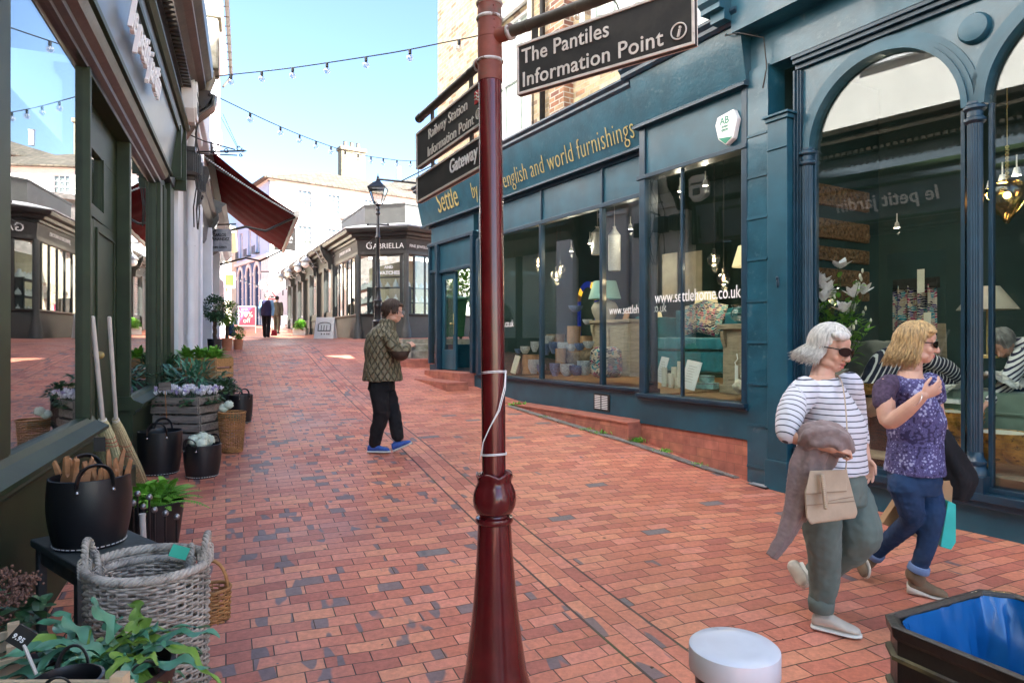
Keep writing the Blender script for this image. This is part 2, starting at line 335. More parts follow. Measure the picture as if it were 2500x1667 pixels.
    for e in (.0,.315):
        q = N('ShaderNodeMath'); q.operation = 'SUBTRACT'; L(uu,q.inputs[0]); q.inputs[1].default_value = e; ab = N('ShaderNodeMath'); ab.operation = 'ABSOLUTE'; L(q.outputs[0],ab.inputs[0]); lt = cmpn(ab.outputs[0],'LESS_THAN',.008)
        if dd is None: dd = lt
        else: mxx = N('ShaderNodeMath'); mxx.operation = 'MAXIMUM'; L(dd,mxx.inputs[0]); L(lt,mxx.inputs[1]); dd = mxx.outputs[0]
    mf = N('ShaderNodeMath'); mf.operation = 'MAXIMUM'; L(fac,mf.inputs[0]); L(dd,mf.inputs[1]); fac = mf.outputs[0]
    nz = N('ShaderNodeTexNoise'); nz.inputs['Scale'].default_value = 30; nz.inputs['Detail'].default_value = 9; nz.inputs['Roughness'].default_value = .7; L(tc.outputs['Object'],nz.inputs['Vector'])
    mr = N('ShaderNodeMapRange'); mr.inputs[1].default_value = .3; mr.inputs[2].default_value = .7; mr.inputs[3].default_value = .78; mr.inputs[4].default_value = 1.28; L(nz.outputs['Fac'],mr.inputs[0])
    n0 = N('ShaderNodeTexNoise'); n0.inputs['Scale'].default_value = .9; n0.inputs['Detail'].default_value = 5; L(tc.outputs['Object'],n0.inputs['Vector'])
    m0 = N('ShaderNodeMapRange'); m0.inputs[1].default_value = .3; m0.inputs[2].default_value = .7; m0.inputs[3].default_value = .86; m0.inputs[4].default_value = 1.18; L(n0.outputs['Fac'],m0.inputs[0])
    pm = N('ShaderNodeMath'); pm.operation = 'MULTIPLY'; L(mr.outputs[0],pm.inputs[0]); L(m0.outputs[0],pm.inputs[1])
    k2 = N('ShaderNodeMix'); k2.data_type = 'RGBA'; k2.blend_type = 'MULTIPLY'; k2.inputs[0].default_value = 1; L(k1.outputs[2],k2.inputs[6]); L(pm.outputs[0],k2.inputs[7])
    nm = N('ShaderNodeTexNoise'); nm.inputs['Scale'].default_value = 1.7; nm.inputs['Detail'].default_value = 4; L(tc.outputs['Object'],nm.inputs['Vector'])
    mj = N('ShaderNodeValToRGB'); mj.color_ramp.elements[0].position = .5; mj.color_ramp.elements[0].color = (.055,.032,.027,1); mj.color_ramp.elements[1].position = .66; mj.color_ramp.elements[1].color = (.055,.065,.02,1); L(nm.outputs['Fac'],mj.inputs[0])
    k3 = N('ShaderNodeMix'); k3.data_type = 'RGBA'; L(fac,k3.inputs[0]); L(k2.outputs[2],k3.inputs[6]); L(mj.outputs[0],k3.inputs[7])
    L(k3.outputs[2],b.inputs['Base Color'])
    rr = N('ShaderNodeMapRange'); L(n0.outputs['Fac'],rr.inputs[0]); rr.inputs[1].default_value = .3; rr.inputs[2].default_value = .7; rr.inputs[3].default_value = .34; rr.inputs[4].default_value = .54; ra = N('ShaderNodeMath'); ra.operation = 'MULTIPLY_ADD'; L(rnd,ra.inputs[0]); ra.inputs[1].default_value = .16; L(rr.outputs[0],ra.inputs[2]); L(ra.outputs[0],b.inputs['Roughness'])
    hh = N('ShaderNodeMath'); hh.operation = 'MULTIPLY_ADD'; L(fac,hh.inputs[0]); hh.inputs[1].default_value = -1
    h2 = N('ShaderNodeMath'); h2.operation = 'MULTIPLY_ADD'; L(nz.outputs['Fac'],h2.inputs[0]); h2.inputs[1].default_value = .3; r9 = N('ShaderNodeMath'); r9.operation = 'MULTIPLY'; L(rnd,r9.inputs[0]); r9.inputs[1].default_value = .5; L(r9.outputs[0],h2.inputs[2]); L(h2.outputs[0],hh.inputs[2])
    bp = N('ShaderNodeBump'); bp.inputs['Distance'].default_value = .004; bp.inputs['Strength'].default_value = .9; L(hh.outputs[0],bp.inputs['Height']); L(bp.outputs[0],b.inputs['Normal'])
    M['paving'] = m
paving()
brickmat('wall_brick',[(0,(.50,.38,.22)),(.2,(.58,.45,.27)),(.42,(.44,.33,.19)),(.56,(.54,.40,.24)),(.72,(.40,.22,.12)),(.80,(.60,.48,.31)),(.92,(.27,.18,.12))],(.50,.44,.34),ms=.007,axes='wall')
brickmat('wall_brick_red',[(0,(.30,.13,.07)),(.25,(.38,.20,.11)),(.5,(.22,.10,.07)),(.7,(.40,.25,.14)),(.88,(.16,.09,.07))],(.52,.48,.40),ms=.009,axes='wall')
brickmat('plinth_tile',[(0,(.38,.125,.085)),(.3,(.42,.15,.095)),(.6,(.35,.115,.08)),(.85,(.40,.14,.10))],(.22,.09,.06),bw=.21,bh=.10,ms=.003,axes='xz',bumpd=.002,rough=.7)
brickmat('roof_rows',[(0,(.13,.115,.085)),(.3,(.105,.095,.07)),(.6,(.15,.13,.10)),(.85,(.085,.075,.06))],(.05,.04,.03),bw=.30,bh=.16,ms=.02,axes='xz',bumpd=.05)
# ================= ground =================
def build_ground():
    xs = np.unique(np.r_[np.linspace(-40,-12,15),np.linspace(-12,9,85),np.linspace(9,40,15)])
    ys = np.unique(np.r_[np.linspace(-12,0,13),np.linspace(0,34,137),np.linspace(34,130,49)])
    X,Y = np.meshgrid(xs,ys); P = np.c_[X.ravel(),Y.ravel()]
    Z = np.minimum(gzv(P),1.35)
    mb = MB(); n = len(xs)
    mb.add(np.c_[P,Z].tolist(),[[j * n + i,j * n + i + 1,(j + 1) * n + i + 1,(j + 1) * n + i] for j in range(len(ys) - 1) for i in range(n - 1)])
    o = ob('street',mb,'paving',smooth=True,recalc=False); tag(o,'red brick paved lane running uphill between the shops',kind='structure')
build_ground()
mb = MB(); pts = [(7.1 - i * .35) for i in range(13)]
for i in range(12):
    o0 = [.05 + .30 * min(1,max(0,(7.2 - t) / 2)) for t in pts]
    a,c = pts[i],pts[i + 1]
    A0,A1 = S(a,o0[i] + .02,0),S(a,o0[i] + .15,0); B0,B1 = S(c,o0[i + 1] + .02,0),S(c,o0[i + 1] + .15,0)
    q = [Vector((p.x,p.y,gz(p.x,p.y) + .012)) for p in (A0,A1,B1,B0)]
    mb.add([p - Vector((0,0,.1)) for p in q] + q,[[4,5,6,7],[0,1,5,4],[2,3,7,6],[0,4,7,3]])
tag(ob('kerb',mb,'kerb_cement'),kind='structure')
# ================= right frontage: Settle shop =================
settle = thing('shop_building','deep teal furnishing shop with gold fascia lettering and arched windows, yellow brick storeys above','building',OS,RS)
def sob(name,mb,m,par=settle,**k): return ob(name,mb,m,par,**k)
def gS(t,o=0):
    p = S(t,o,0); return gz(p.x,p.y)
mb = MB()
N_ = 14
for i in range(N_):
    a = 2.6 + (5.60 - 2.6) * i / N_; c = 2.6 + (5.60 - 2.6) * (i + 1) / N_
    mb.box(a,c,-.34,.05,min(gS(a,.3),gS(c,.3)) - .1,-1.03)
mb.box(5.60,7.22,-.135,.05,-1.75,-1.02)
sob('plinth',mb,'plinth_tile')
mb = MB(); mb.box(2.6,5.60,-.355,.0,-1.03,-1.012); sob('ledge',mb,'plinth_red')
mb = MB(); mb.box(-.65,.95,-.33,.3,-.9,-.62); mb.box(-.2,1.30,-.75,-.33,-1.1,-.76); sob('doorstep',mb,'plinth_tile')
mb = MB(); mb.box(.93,5.60,-.02,.18,-1.3,-.66); mb.box(5.60,7.22,-.155,.1,-1.03,-.70); mb.box(-1.09,-.62,-.02,.15,-1.0,-.02 - .5)
sob('stall_riser',mb,'teal_paint')
mb = MB(); mb.box(1.12,5.63,-.08,.16,-.66,-.615); mb.box(1.12,5.63,-.05,.16,-.69,-.66)
mb.box(5.60,7.235,-.235,.0,-.70,-.655); mb.box(5.60,7.235,-.20,.0,-.73,-.70)
sob('sill',mb,'navy_paint',bevel=.006)
v = MB(); v.box(4.52,4.86,-.032,-.018,-.97,-.74); g = sob('air_vent',v,'sign_black')
v = MB()
for j in range(8):
    for i in range(2): v.box(4.55 + i * .15,4.55 + i * .15 + .12,-.037,-.031,-.945 + j * .024,-.933 + j * .024)
ob('grille',v,'white_plastic',g)
fr = MB()
def mull(t,w=.055,d=.09,z0=-.62,z1=1.83,o=0.0): fr.box(t - w / 2,t + w / 2,-o - d / 2,-o + d / 2,z0,z1)
mull(1.14,.10,.14); mull(3.18,.055,.08); mull(4.685,.055,.08)
fr.box(1.09,5.60,-.05,.05,1.80,1.86); fr.box(1.09,5.60,-.035,.06,2.34,2.40)
for t in (1.14,3.18,4.685): fr.box(t - .02,t + .02,-.030,.02,1.862,2.338)
fr.box(-1.09,-1.02,-.06,.08,-.5,1.95); fr.box(-.70,-.60,-.08,.08,-.6,1.95); fr.box(.87,.97,-.08,.08,-.62,1.95)
fr.box(-1.11,.97,-.07,.06,1.95,2.02); fr.box(-1.11,1.1,-.035,.06,2.34,2.40); fr.box(-.60,.87,-.03,.05,1.36,1.42)
fr.box(-1.11,-.7,-.05,.05,1.40,1.45)
sob('window_frame',fr,'navy_paint',bevel=.005)
tp = MB(); tp.box(1.09,5.60,.0,.05,1.86,2.34); tp.box(-1.02,.9,-.012,.05,2.02,2.34); tp.box(-.60,.87,-.005,.04,1.42,1.95); tp.box(-1.02,-.70,.0,.04,1.45,1.95)
sob('transom_panel',tp,'teal_paint')
mb = MB(); mb.box(-1.12,-1.02,.08,1.7,-.6,-.0 - .1); mb.box(-1.12,-1.02,.08,.16,-.1,1.95); mb.box(-1.12,-1.02,1.2,1.7,-.1,1.95); mb.box(-1.12,-1.02,.08,1.7,1.95,3.3); mb.box(-1.12,-1.02,.0,1.7,-1.4,-.6); mb.box(-.76,-.66,1.7,12,-1.4,2.9)  # long unseen side wall, carried back with the added depth shading the jeweller's shop
sob('corner_return',mb,'teal_paint')
g = MB(); g.box(-1.08,-1.072,.16,1.2,-.1,1.95); g.box(-1.02,-.70,.0,.008,-.5,1.40); sob('corner_pane',g,'glass')
fz = MB(); fz.profile([(-.10,2.40),(-.26,3.12),(.15,3.12),(.15,2.40)],-1.30,5.58)
fz.profile([(-.20,2.64),(-.31,3.22),(.1,3.22),(.1,2.64)],5.581,7.24)
sob('fascia',fz,'teal_paint_worn')
fc = MB()
def cornice(mb,prof,x0,x1): mb.profile(prof,x0,x1)
fc.profile([(-.24,3.12),(-.27,3.12),(-.30,3.15),(-.30,3.18),(-.34,3.22),(-.34,3.245),(.2,3.275),(.2,3.12)],-1.36,5.56)
fc.profile([(-.10,2.385),(-.14,2.385),(-.14,2.41),(-.105,2.43),(-.05,2.43),(-.05,2.385)],-1.33,5.60)
fc.profile([(-.31,3.20),(-.34,3.20),(-.37,3.23),(-.37,3.27),(-.41,3.31),(-.41,3.34),(.2,3.38),(.2,3.20)],5.48,7.27)
fc.profile([(-.19,2.60),(-.24,2.60),(-.24,2.63),(-.20,2.66),(-.1,2.66),(-.1,2.60)],5.55,7.24)
sob('cornice',fc,'navy_paint')
fb = MB(); fb.box(5.60,5.70,-.17,.05,-.655,2.60); fb.box(7.15,7.22,-.17,.05,-.655,2.60); fb.box(5.56,7.22,-.185,.0,1.97,2.02); fb.box(6.27,6.30,-.145,-.10,-.65,1.97)
sob('bay_frame',fb,'navy_paint',bevel=.005)
fb = MB(); fb.box(5.70,7.15,-.14,-.10,2.02,2.60); fb.box(5.60,5.64,-.13,.05,-.65,2.6); sob('bay_panel',fb,'teal_paint')
g = MB()
for a,c in ((1.19,3.155),(3.205,4.66),(4.71,5.60)): g.box(a,c,-.004,.004,-.615,1.80)
g.box(5.70,6.27,-.134,-.126,-.655,1.97); g.box(6.30,7.15,-.134,-.126,-.655,1.97)
sob('window_pane',g,'glass')
dr = MB(); dr.box(-.58,-.47,.03,.08,-.60,1.36); dr.box(-.06,.05,.03,.08,-.60,1.36); dr.box(-.47,-.06,.03,.08,-.60,-.20); dr.box(-.47,-.06,.03,.08,1.22,1.36)
d = sob('door',dr,'teal_paint',bevel=.004)
g = MB(); g.box(-.47,-.06,.05,.058,-.20,1.22); ob('door_pane',g,'glass',d)
h = MB(); h.tube([(-.02,.03,.32),(-.02,-.02,.32)],.012); h.ball((-.02,-.035,.32),.026); h.tube([(.02,.0,.52),(.02,.0,.1)],.006); ob('handle',h,'gold',d,smooth=True)
dr = MB(); dr.box(.80,.85,.1,.9,-.6,1.36); sob('open_door',dr,'navy_paint')
def letters(s,size,t,z,par,m,o=.0,rake=0,**k):
    mb = text_mb(s,size,.006,**k); sh = Matrix.Rotation(rake,4,'X')
    return place(mb,T(t,-o,z) @ sh)
rk = math.atan2(.16,.72)
L1 = MB()
for q in (letters('Settle',.62,-.36,2.55,settle,'gold',.147,rk,sx=.66,offset=-.002),letters('by',.42,1.12,2.57,settle,'gold',.150,rk,sx=.62,offset=-.005),letters('english and world furnishings',.395,2.25,2.535,settle,'gold',.146,rk,sx=.66,space=1.06,offset=-.006)): L1.add(q.v,q.f)
sob('gold_lettering',L1,'gold')
w1 = MB()
for s_,t_,z_,sz,o_ in (('www.settlehome.co.uk',1.2,.22,.17,.0145),('www.settlehome.co.uk',4.84,.34,.16,.0145),('www.settlehome.co.uk',5.85,.44,.195,.142)):
    q = place(text_mb(s_,sz,.002,sx=.72 if o_ < .1 else .70),T(t_,-o_,z_)); w1.add(q.v,q.f)
sob('window_lettering',w1,'letter_white')
pl = MB(); pl.box(7.22,7.47,-.16,.1,-1.75,2.75)
sob('pilaster',pl,'teal_paint_worn')
q = MB()
z = -1.30
while z < 2.4:
    q.box(7.222,7.465,-.172,-.15,z,z + .018); q.box(7.222,7.465,-.166,-.15,z + .018,z + .030); z += .42
sob('quoin_line',q,'teal_paint')
pl = MB(); pl.box(7.475,7.70,-.18,.1,-1.75,2.14); pl.box(7.46,7.72,-.20,.1,2.14,2.18); pl.box(7.44,7.74,-.225,.1,2.18,2.205); pl.box(7.475,7.70,-.195,.1,1.86,1.875); pl.box(7.46,7.715,-.205,.1,-1.75,-1.18)
sob('pilaster',pl,'teal_paint',bevel=.006)
k = MB(); k.ball((7.60,-.185,.55),.03,sc_=(.6,.35,1.5)); k.ball((7.60,-.195,.60),.02,sc_=(.7,.6,1)); sob('door_knocker',k,'navy_paint',smooth=True)
ARC = [(7.86,9.17),(9.33,10.70),(10.86,12.23)]; ZS = 1.80; ZT = 2.66
sp_ = MB()
def arch_panel(mb,x0,x1,r0,zs,zt,y0,y1,n=28):
    cx = (x0 + x1) / 2; a = (x1 - x0) / 2
    P = [(cx - a * math.cos(math.pi * i / n),zs + r0 * math.sin(math.pi * i / n)) for i in range(n + 1)]
    for i in range(n):
        (xa,za),(xb,zb) = P[i],P[i + 1]
        mb.add([(xa,y0,za),(xb,y0,zb),(xb,y0,zt),(xa,y0,zt),(xa,y1,za),(xb,y1,zb),(xb,y1,zt),(xa,y1,zt)],[[0,1,2,3],[5,4,7,6],[4,5,1,0]])
for a,c in ARC: arch_panel(sp_,a,c,.68,ZS,ZT,-.02,.06)
sp_.box(7.70,7.86,-.02,.06,ZS,ZT)
for i in range(2): sp_.box(ARC[i][1],ARC[i + 1][0],-.02,.06,ZS + .02,ZT)
sob('spandrel',sp_,'teal_paint_worn')
rm = MB()
for a,c in ARC:
    cx = (a + c) / 2; rr = (c - a) / 2
    for (ri,ro,ya,yb) in ((0,.045,-.075,.05),(.045,.085,-.05,.0),(.085,.13,-.035,.0)):
        n = 36
        for i in range(n):
            t0,t1 = math.pi * i / n,math.pi * (i + 1) / n
            def pp(th,e,y): return (cx - (rr + e) * math.cos(th),y,ZS + (.68 + e) * math.sin(th))
            rm.add([pp(t0,ri,ya),pp(t1,ri,ya),pp(t1,ro,ya),pp(t0,ro,ya),pp(t0,ri,yb),pp(t1,ri,yb),pp(t1,ro,yb),pp(t0,ro,yb)],[[0,1,2,3],[0,4,5,1],[2,6,7,3]])
sob('archivolt',rm,'teal_paint',smooth=True,auto=30)
rd = MB()
for x in (9.25,10.78): rd.lathe([(.115,0),(.115,.03),(.10,.055),(.05,.062),(0.0001,.063)],28,m=T(x,-.02,2.40) @ RX(R(90)))
sob('roundel',rd,'teal_paint',smooth=True,auto=35)
def column(x,half=False):
    c = MB(); n = 48; r = .052
    prof = [(-1.00,r)] + [(1.66,r)]
    for z0,z1 in ((-.86,1.68),):
        vs = [];
        for z_ in (z0,z1):
            for j in range(n):
                a = 2 * math.pi * j / n; rr = r * (1 - .09 * (j % 3 == 0)); vs.append((x + rr * math.cos(a),-.03 + rr * math.sin(a),z_))
        c.add(vs,[[j,(j + 1) % n,(j + 1) % n + n,j + n] for j in range(n)])
    c.lathe([(.052,1.66),(.075,1.68),(.075,1.70),(.055,1.715),(.055,1.755),(.078,1.775),(.078,1.795),(.06,1.81),(.06,1.83)],28,(x,-.03,0))
    c.lathe([(.085,-1.04),(.085,-1.0),(.07,-.97),(.078,-.95),(.078,-.93),(.058,-.90),(.054,-.86)],28,(x,-.03,0))
    c.box(x - .095,x + .095,-.125,.065,-1.16,-1.04)
    return c
for x in (9.25,10.78): sob('column',column(x),'navy_paint',smooth=True,auto=30)
c = column(7.815); sob('half_column',c,'navy_paint',smooth=True,auto=30)
fr = MB()
for i,e in enumerate((0,.022,.040)): fr.box(7.705 + e,7.725 + e,-.10 + e,.05,-1.15,2.60)
fr.box(7.70,12.4,-.10,.05,2.66,2.70); fr.box(7.70,12.4,-.125,.05,2.70,2.735); fr.box(7.70,12.4,-.06,.05,2.615,2.66)
fr.box(7.72,12.4,-.13,.1,-1.22,-1.16); fr.box(7.72,12.4,-.10,.1,-1.27,-1.22); fr.box(7.75,12.4,-.05,.1,-1.16,-1.12)
for a,c in ARC: fr.box(a,a + .03,-.012,.04,-1.12,ZS); fr.box(c - .03,c,-.012,.04,-1.12,ZS)
sob('arcade_frame',fr,'navy_paint',bevel=.004)
g = MB()
for a,c in ARC: g.box(a + .005,c - .005,.010,.018,-1.12,2.50)
sob('arcade_pane',g,'glass')
st = MB(); st.box(7.70,12.4,-.03,.1,-1.8,-1.22); sob('arcade_riser',st,'teal_paint')
fz = MB(); fz.box(7.22,12.4,-.13,.1,2.735,3.10); sob('frieze',fz,'teal_paint_worn')
fc = MB()
fc.box(7.20,12.45,-.38,.1,3.10,3.13); fc.profile([(-.38,3.13),(-.38,3.50),(-.42,3.52),(-.42,3.56),(-.47,3.58),(-.50,3.64),(-.50,3.68),(.1,3.72),(.1,3.13)],7.20,12.45)
sob('upper_fascia',fc,'teal_paint_worn')
fc = MB(); fc.profile([(-.30,3.33),(-.55,3.33),(-.55,3.38),(-.60,3.42),(-.60,3.48),(.1,3.50),(.1,3.33)],6.95,7.199); fc.box(7.02,7.199,-.48,.1,3.23,3.33)
sob('console_block',fc,'teal_paint')
wr = MB(); wr.tube([(7.0,-.2,3.25),(7.1,-.35,3.12),(7.3,-.40,3.06),(7.45,-.2,3.0),(7.47,-.18,2.7),(7.44,-.20,2.5)],.007,6); sob('cable',wr,'sign_black',smooth=True)
it = MB(); it.box(1.1,7.3,3.6,3.7,-1.3,3.2); it.box(1.05,1.1,.1,3.6,-1.3,3.2); it.box(1.1,12.4,.1,3.7,2.9,3.0); it.box(7.30,7.40,.12,1.9,-1.3,3.0)
it.box(7.3,12.4,3.6,3.7,-1.4,3.0); it.box(12.4,12.5,-.1,3.7,-1.8,3.3)
it.box(8.95,9.2,2.4,3.6,-1.1,2.2)
sob('interior_wall',it,'teal_inside')
it = MB(); it.box(1.1,5.6,.03,3.6,-.75,-.685); it.box(5.6,7.3,-.10,3.6,-.78,-.705); it.box(7.3,12.4,.12,3.6,-1.45,-1.36); sob('interior_floor',it,'wood_floor')
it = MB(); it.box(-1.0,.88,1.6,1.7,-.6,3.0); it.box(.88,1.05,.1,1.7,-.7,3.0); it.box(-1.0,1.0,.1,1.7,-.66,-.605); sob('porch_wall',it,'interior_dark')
BH = 9.4
up = MB()
def wall_with_openings(mb,x0,x1,z0,z1,y0,y1,ops):
    """ops: list of (xa,xb,za,zb), non overlapping in x"""
    ops = sorted(ops); x = x0
    cols = {}
    for o_ in ops: cols.setdefault((o_[0],o_[1]),[]).append((o_[2],o_[3]))
    for (xa,xb),hs in sorted(cols.items()):
        if xa > x: mb.box(x,xa,y0,y1,z0,z1)
        z = z0
        for za,zb in sorted(hs): mb.box(xa,xb,y0,y1,z,za); z = zb
        mb.box(xa,xb,y0,y1,z,z1); x = xb
    if x < x1: mb.box(x,x1,y0,y1,z0,z1)
OPS = [(1.25,2.75,3.42,5.5),(4.25,5.6,4.05,6.1),(1.25,2.75,6.9,8.6),(4.25,5.6,7.2,8.9)]
wall_with_openings(up,-.76,6.40,3.26,BH,.02,.32,OPS); up.box(-.76,-.46,.32,12,2.9,BH + 1.2)  # unseen side wall run deeper and taller to shade the jeweller's corner shop
up.box(-.46,6.4,11.7,12,-1,BH)  # unseen back wall closing that added depth
sob('upper_wall',up,'wall_brick')
pr = MB(); pr.box(3.62,3.98,-.16,.02,3.2,BH); sob('brick_pier',pr,'wall_brick_red')
dp = MB(); dp.tube([(3.28,-.06,3.2),(3.28,-.06,BH)],.045,12); dp.tube([(2.95,-.02,3.2),(2.95,-.02,BH)],.012,6); sob('downpipe',dp,'sign_black',smooth=True)
def sash(mbf,mbg,xa,xb,za,zb,y,nx=2,nz=2,w=.05,arched=False):
    mbf.box(xa,xa + w,y - .03,y + .03,za,zb); mbf.box(xb - w,xb,y - .03,y + .03,za,zb); mbf.box(xa + w,xb - w,y - .03,y + .03,za,za + w); mbf.box(xa + w,xb - w,y - .03,y + .03,zb - w,zb)
    for i in range(1,nx): x = xa + (xb - xa) * i / nx; mbf.box(x - .014,x + .014,y - .015,y + .015,za + w,zb - w)
    for j in range(1,nz): z = za + (zb - za) * j / nz; mbf.box(xa + w,xb - w,y - .022,y + .012,z - .018,z + .018)
    mbg.box(xa + w,xb - w,y + .016,y + .022,za + w,zb - w)
for i,(a,c,z0,z1) in enumerate(OPS):
    f = MB(); gl = MB(); sash(f,gl,a,c,z0,z1,.16,3,2)
    w_ = sob('window',f,'white_frame'); ob('pane',gl,'glass',w_)
    b_ = MB(); b_.box(a - .05,c + .05,.20,.24,z0,z1); ob('blind',b_,'white_render',w_)
    s_ = MB(); s_.box(a - .14,c + .14,-.05,.05,z1,z1 + .22); s_.box(a - .12,c + .12,-.07,.1,z0 - .12,z0); s_.box(a - .10,a,.0,.12,z0,z1); s_.box(c,c + .10,.0,.12,z0,z1); ob('surround',s_,'white_render',w_)
up = MB(); OP2 = [(7.2,8.3,4.6,6.6),(9.4,10.5,4.6,6.6)]
wall_with_openings(up,6.401,22,3.40,BH + .7,-.04,.30,OP2); up.box(12.5,22,-.04,.3,-2,3.40); up.box(21.7,22,.3,6.5,-2,BH + .7)
up.box(6.40,6.46,-.2,-.04,3.45,BH)
sob('stucco_wall',up,'white_render')
for (a,c,z0,z1) in OP2:
    f = MB(); gl = MB(); sash(f,gl,a,c,z0,z1,.1,2,2); w_ = sob('window',f,'white_frame'); ob('pane',gl,'glass',w_)
    b_ = MB(); b_.box(a - .05,c + .05,.20,.24,z0,z1); ob('blind',b_,'white_render',w_)
rf = MB(); rf.profile([(-.25,BH + .0),(-.25,BH + .12),(3.2,BH + 1.2),(6.7,BH + .12),(6.7,BH)],-.95,6.4); sob('roof',rf,'slate')
# ================= left frontage: florist shop =================
petit = thing('shop_building','dark olive green flower shop with raised white letters on its slanting grey fascia','building',OL,RL)
def lob(name,mb,m,par=petit,**k): return ob(name,mb,m,par,**k)
mb = MB(); mb.box(-3,4.90,-.03,.15,-2,-.66); mb.box(6.62,9.0,-.03,.15,-1.9,-.66); mb.box(3.05,3.20,-.02,.15,-2,1.85); mb.box(-3,3.05,-.02,.15,-.66,1.85)
lob('stall_riser',mb,'green_paint')
mb = MB(); mb.profile([(-.10,-.635),(-.12,-.62),(-.12,-.60),(-.08,-.58),(-.04,-.56),(-.02,-.53),(.1,-.53),(.1,-.66),(-.06,-.66)],-3,4.95)
mb.profile([(-.05,-.70),(-.06,-.68),(-.05,-.66),(.0,-.66),(.0,-.70)],-3,4.93)
mb.profile([(-.10,-.635),(-.12,-.62),(-.12,-.60),(-.08,-.58),(-.04,-.56),(-.02,-.53),(.1,-.53),(.1,-.66),(-.06,-.66)],6.58,8.62)
mb.profile([(-.05,-.70),(-.06,-.68),(-.05,-.66),(.0,-.66),(.0,-.70)],6.60,8.62)
lob('sill',mb,'green_paint')
fr = MB(); fr.box(3.20,3.27,-.01,.06,-.545,1.86); fr.box(4.83,4.95,-.015,.06,-.66,1.88); fr.box(4.80,4.84,-.035,.05,-.545,1.86);
fr.box(6.60,6.70,-.01,.10,-.66,1.88); fr.box(8.42,8.62,-.07,.10,-1.9,1.88); fr.box(8.34,8.42,-.03,.06,-.545,1.86)
lob('window_frame',fr,'green_paint',bevel=.006)
g = MB(); g.box(3.27,4.80,.010,.018,-.545,1.85); g.box(6.70,8.34,.010,.018,-.545,1.85); lob('window_pane',g,'glass')
mb = MB(); mb.profile([(.06,1.85),(-.02,1.85),(-.02,1.88),(-.06,1.90),(-.06,1.94),(-.11,1.97),(-.14,2.03),(.1,2.03)],-3,8.62); lob('lintel',mb,'brown_trim')
mb = MB(); mb.profile([(-.13,2.03),(-.24,2.80),(.1,2.80),(.1,2.03)],-3,9.45); lob('fascia',mb,'fascia_grey')
mb = MB()
mb.profile([(-.135,2.045),(-.165,2.045),(-.17,2.08),(-.145,2.10),(-.1,2.10),(-.1,2.045)],-3,8.78)
mb.profile([(-.205,2.62),(-.245,2.62),(-.25,2.66),(-.225,2.685),(-.1,2.685),(-.1,2.62)],-3,8.78)
mb.box(8.78,8.82,-.26,-.1,2.04,2.69); mb.box(8.86,8.88,-.25,-.1,2.12,2.60); mb.box(9.30,9.32,-.25,-.1,2.12,2.60)
mb.box(9.38,9.45,-.27,.1,2.0,2.82)
mb.profile([(-.23,2.80),(-.27,2.80),(-.31,2.84),(-.31,2.88),(-.27,2.92),(.1,2.92),(.1,2.80)],-3,9.5)
lob('fascia_moulding',mb,'green_paint')
mb = MB(); mb.box(-3,9.5,-.18,.1,2.92,3.25); lob('blind_box',mb,'fascia_grey')
mb = MB(); mb.profile([(-.18,3.25),(-.26,3.25),(-.28,3.32),(-.42,3.42),(-.50,3.46),(-.50,3.54),(-.58,3.60),(-.60,3.68),(.1,3.74),(.1,3.25)],-3,9.55)
for i in range(60):
    a = 3.2 + i * .105; mb.box(a,a + .055,-.36,-.2,3.26,3.315)
lob('cornice',mb,'brown_trim')
mb = MB(); mb.box(9.0,9.45,-.12,.15,-1.9,2.0); mb.box(8.64,9.0,-.06,.15,-1.9,2.0); mb.box(9.05,9.40,-.15,-.1,-1.9,-1.0)
for e in (0,.1,.2): mb.box(8.66 + e,8.70 + e,-.085,-.05,-1.0,1.9)
lob('pilaster',mb,'green_paint',bevel=.006)
mb = MB(); mb.profile([(.0,2.75),(-.20,2.80),(-.30,2.95),(-.34,3.1),(-.50,3.22),(-.58,3.36),(-.56,3.44),(.0,3.44)],9.56,9.86)
for i in range(5): mb.tube([(9.58 + i * .06,-.22,2.8),(9.58 + i * .06,-.36,3.05),(9.58 + i * .06,-.58,3.25),(9.58 + i * .06,-.60,3.40)],.028,6)
for i in range(26): z_ = random.random(); mb.ball((9.56 + random.random() * .3,-.22 - .34 * z_,2.85 + z_ * .55),.032,8,6)
lob('console_bracket',mb,'brown_trim',smooth=True,auto=50)
mb = MB(); mb.box(9.52,9.98,-.66,.1,3.75,4.45); mb.box(9.50,10.0,-.70,.1,4.45,4.56); mb.profile([(-.62,3.75),(-.52,3.46),(0,3.42),(0,3.75)],9.55,9.95)
lob('stone_block',mb,'moss_stone',bevel=.03)
mb = MB(); mb.box(4.95,6.62,.10,.16,1.50,1.84); mb.box(4.95,5.04,.10,.16,-1.5,1.50); mb.box(5.95,6.62,.10,.16,.97,1.50); mb.box(5.62,6.62,.10,.16,-1.5,.97); mb.box(4.90,6.66,-.02,.2,1.84,1.90); mb.box(5.04,5.95,.09,.15,.96,1.06)
for e in (5.70,6.45): mb.box(e,e + .03,.085,.10,-.9,.9)
mb.box(5.73,6.45,.085,.10,.87,.90); mb.box(5.73,6.45,.085,.10,-.9,-.87); mb.box(5.95,5.98,.085,.10,1.06,1.5)
lob('door_surround',mb,'green_paint',bevel=.004)
g = MB(); g.box(5.04,5.95,.13,.138,1.06,1.50); lob('transom_pane',g,'glass')
d = MB(); d.box(5.05,5.11,.10,.14,-1.0,.95); d.box(5.50,5.61,.10,.14,-1.0,.95); d.box(5.11,5.50,.10,.14,-1.0,-.29); d.box(5.11,5.50,.10,.14,.88,.95)
dd = lob('door',d,'green_paint',bevel=.004); g = MB(); g.box(5.11,5.50,.12,.128,-.29,.88); ob('door_pane',g,'glass',dd)
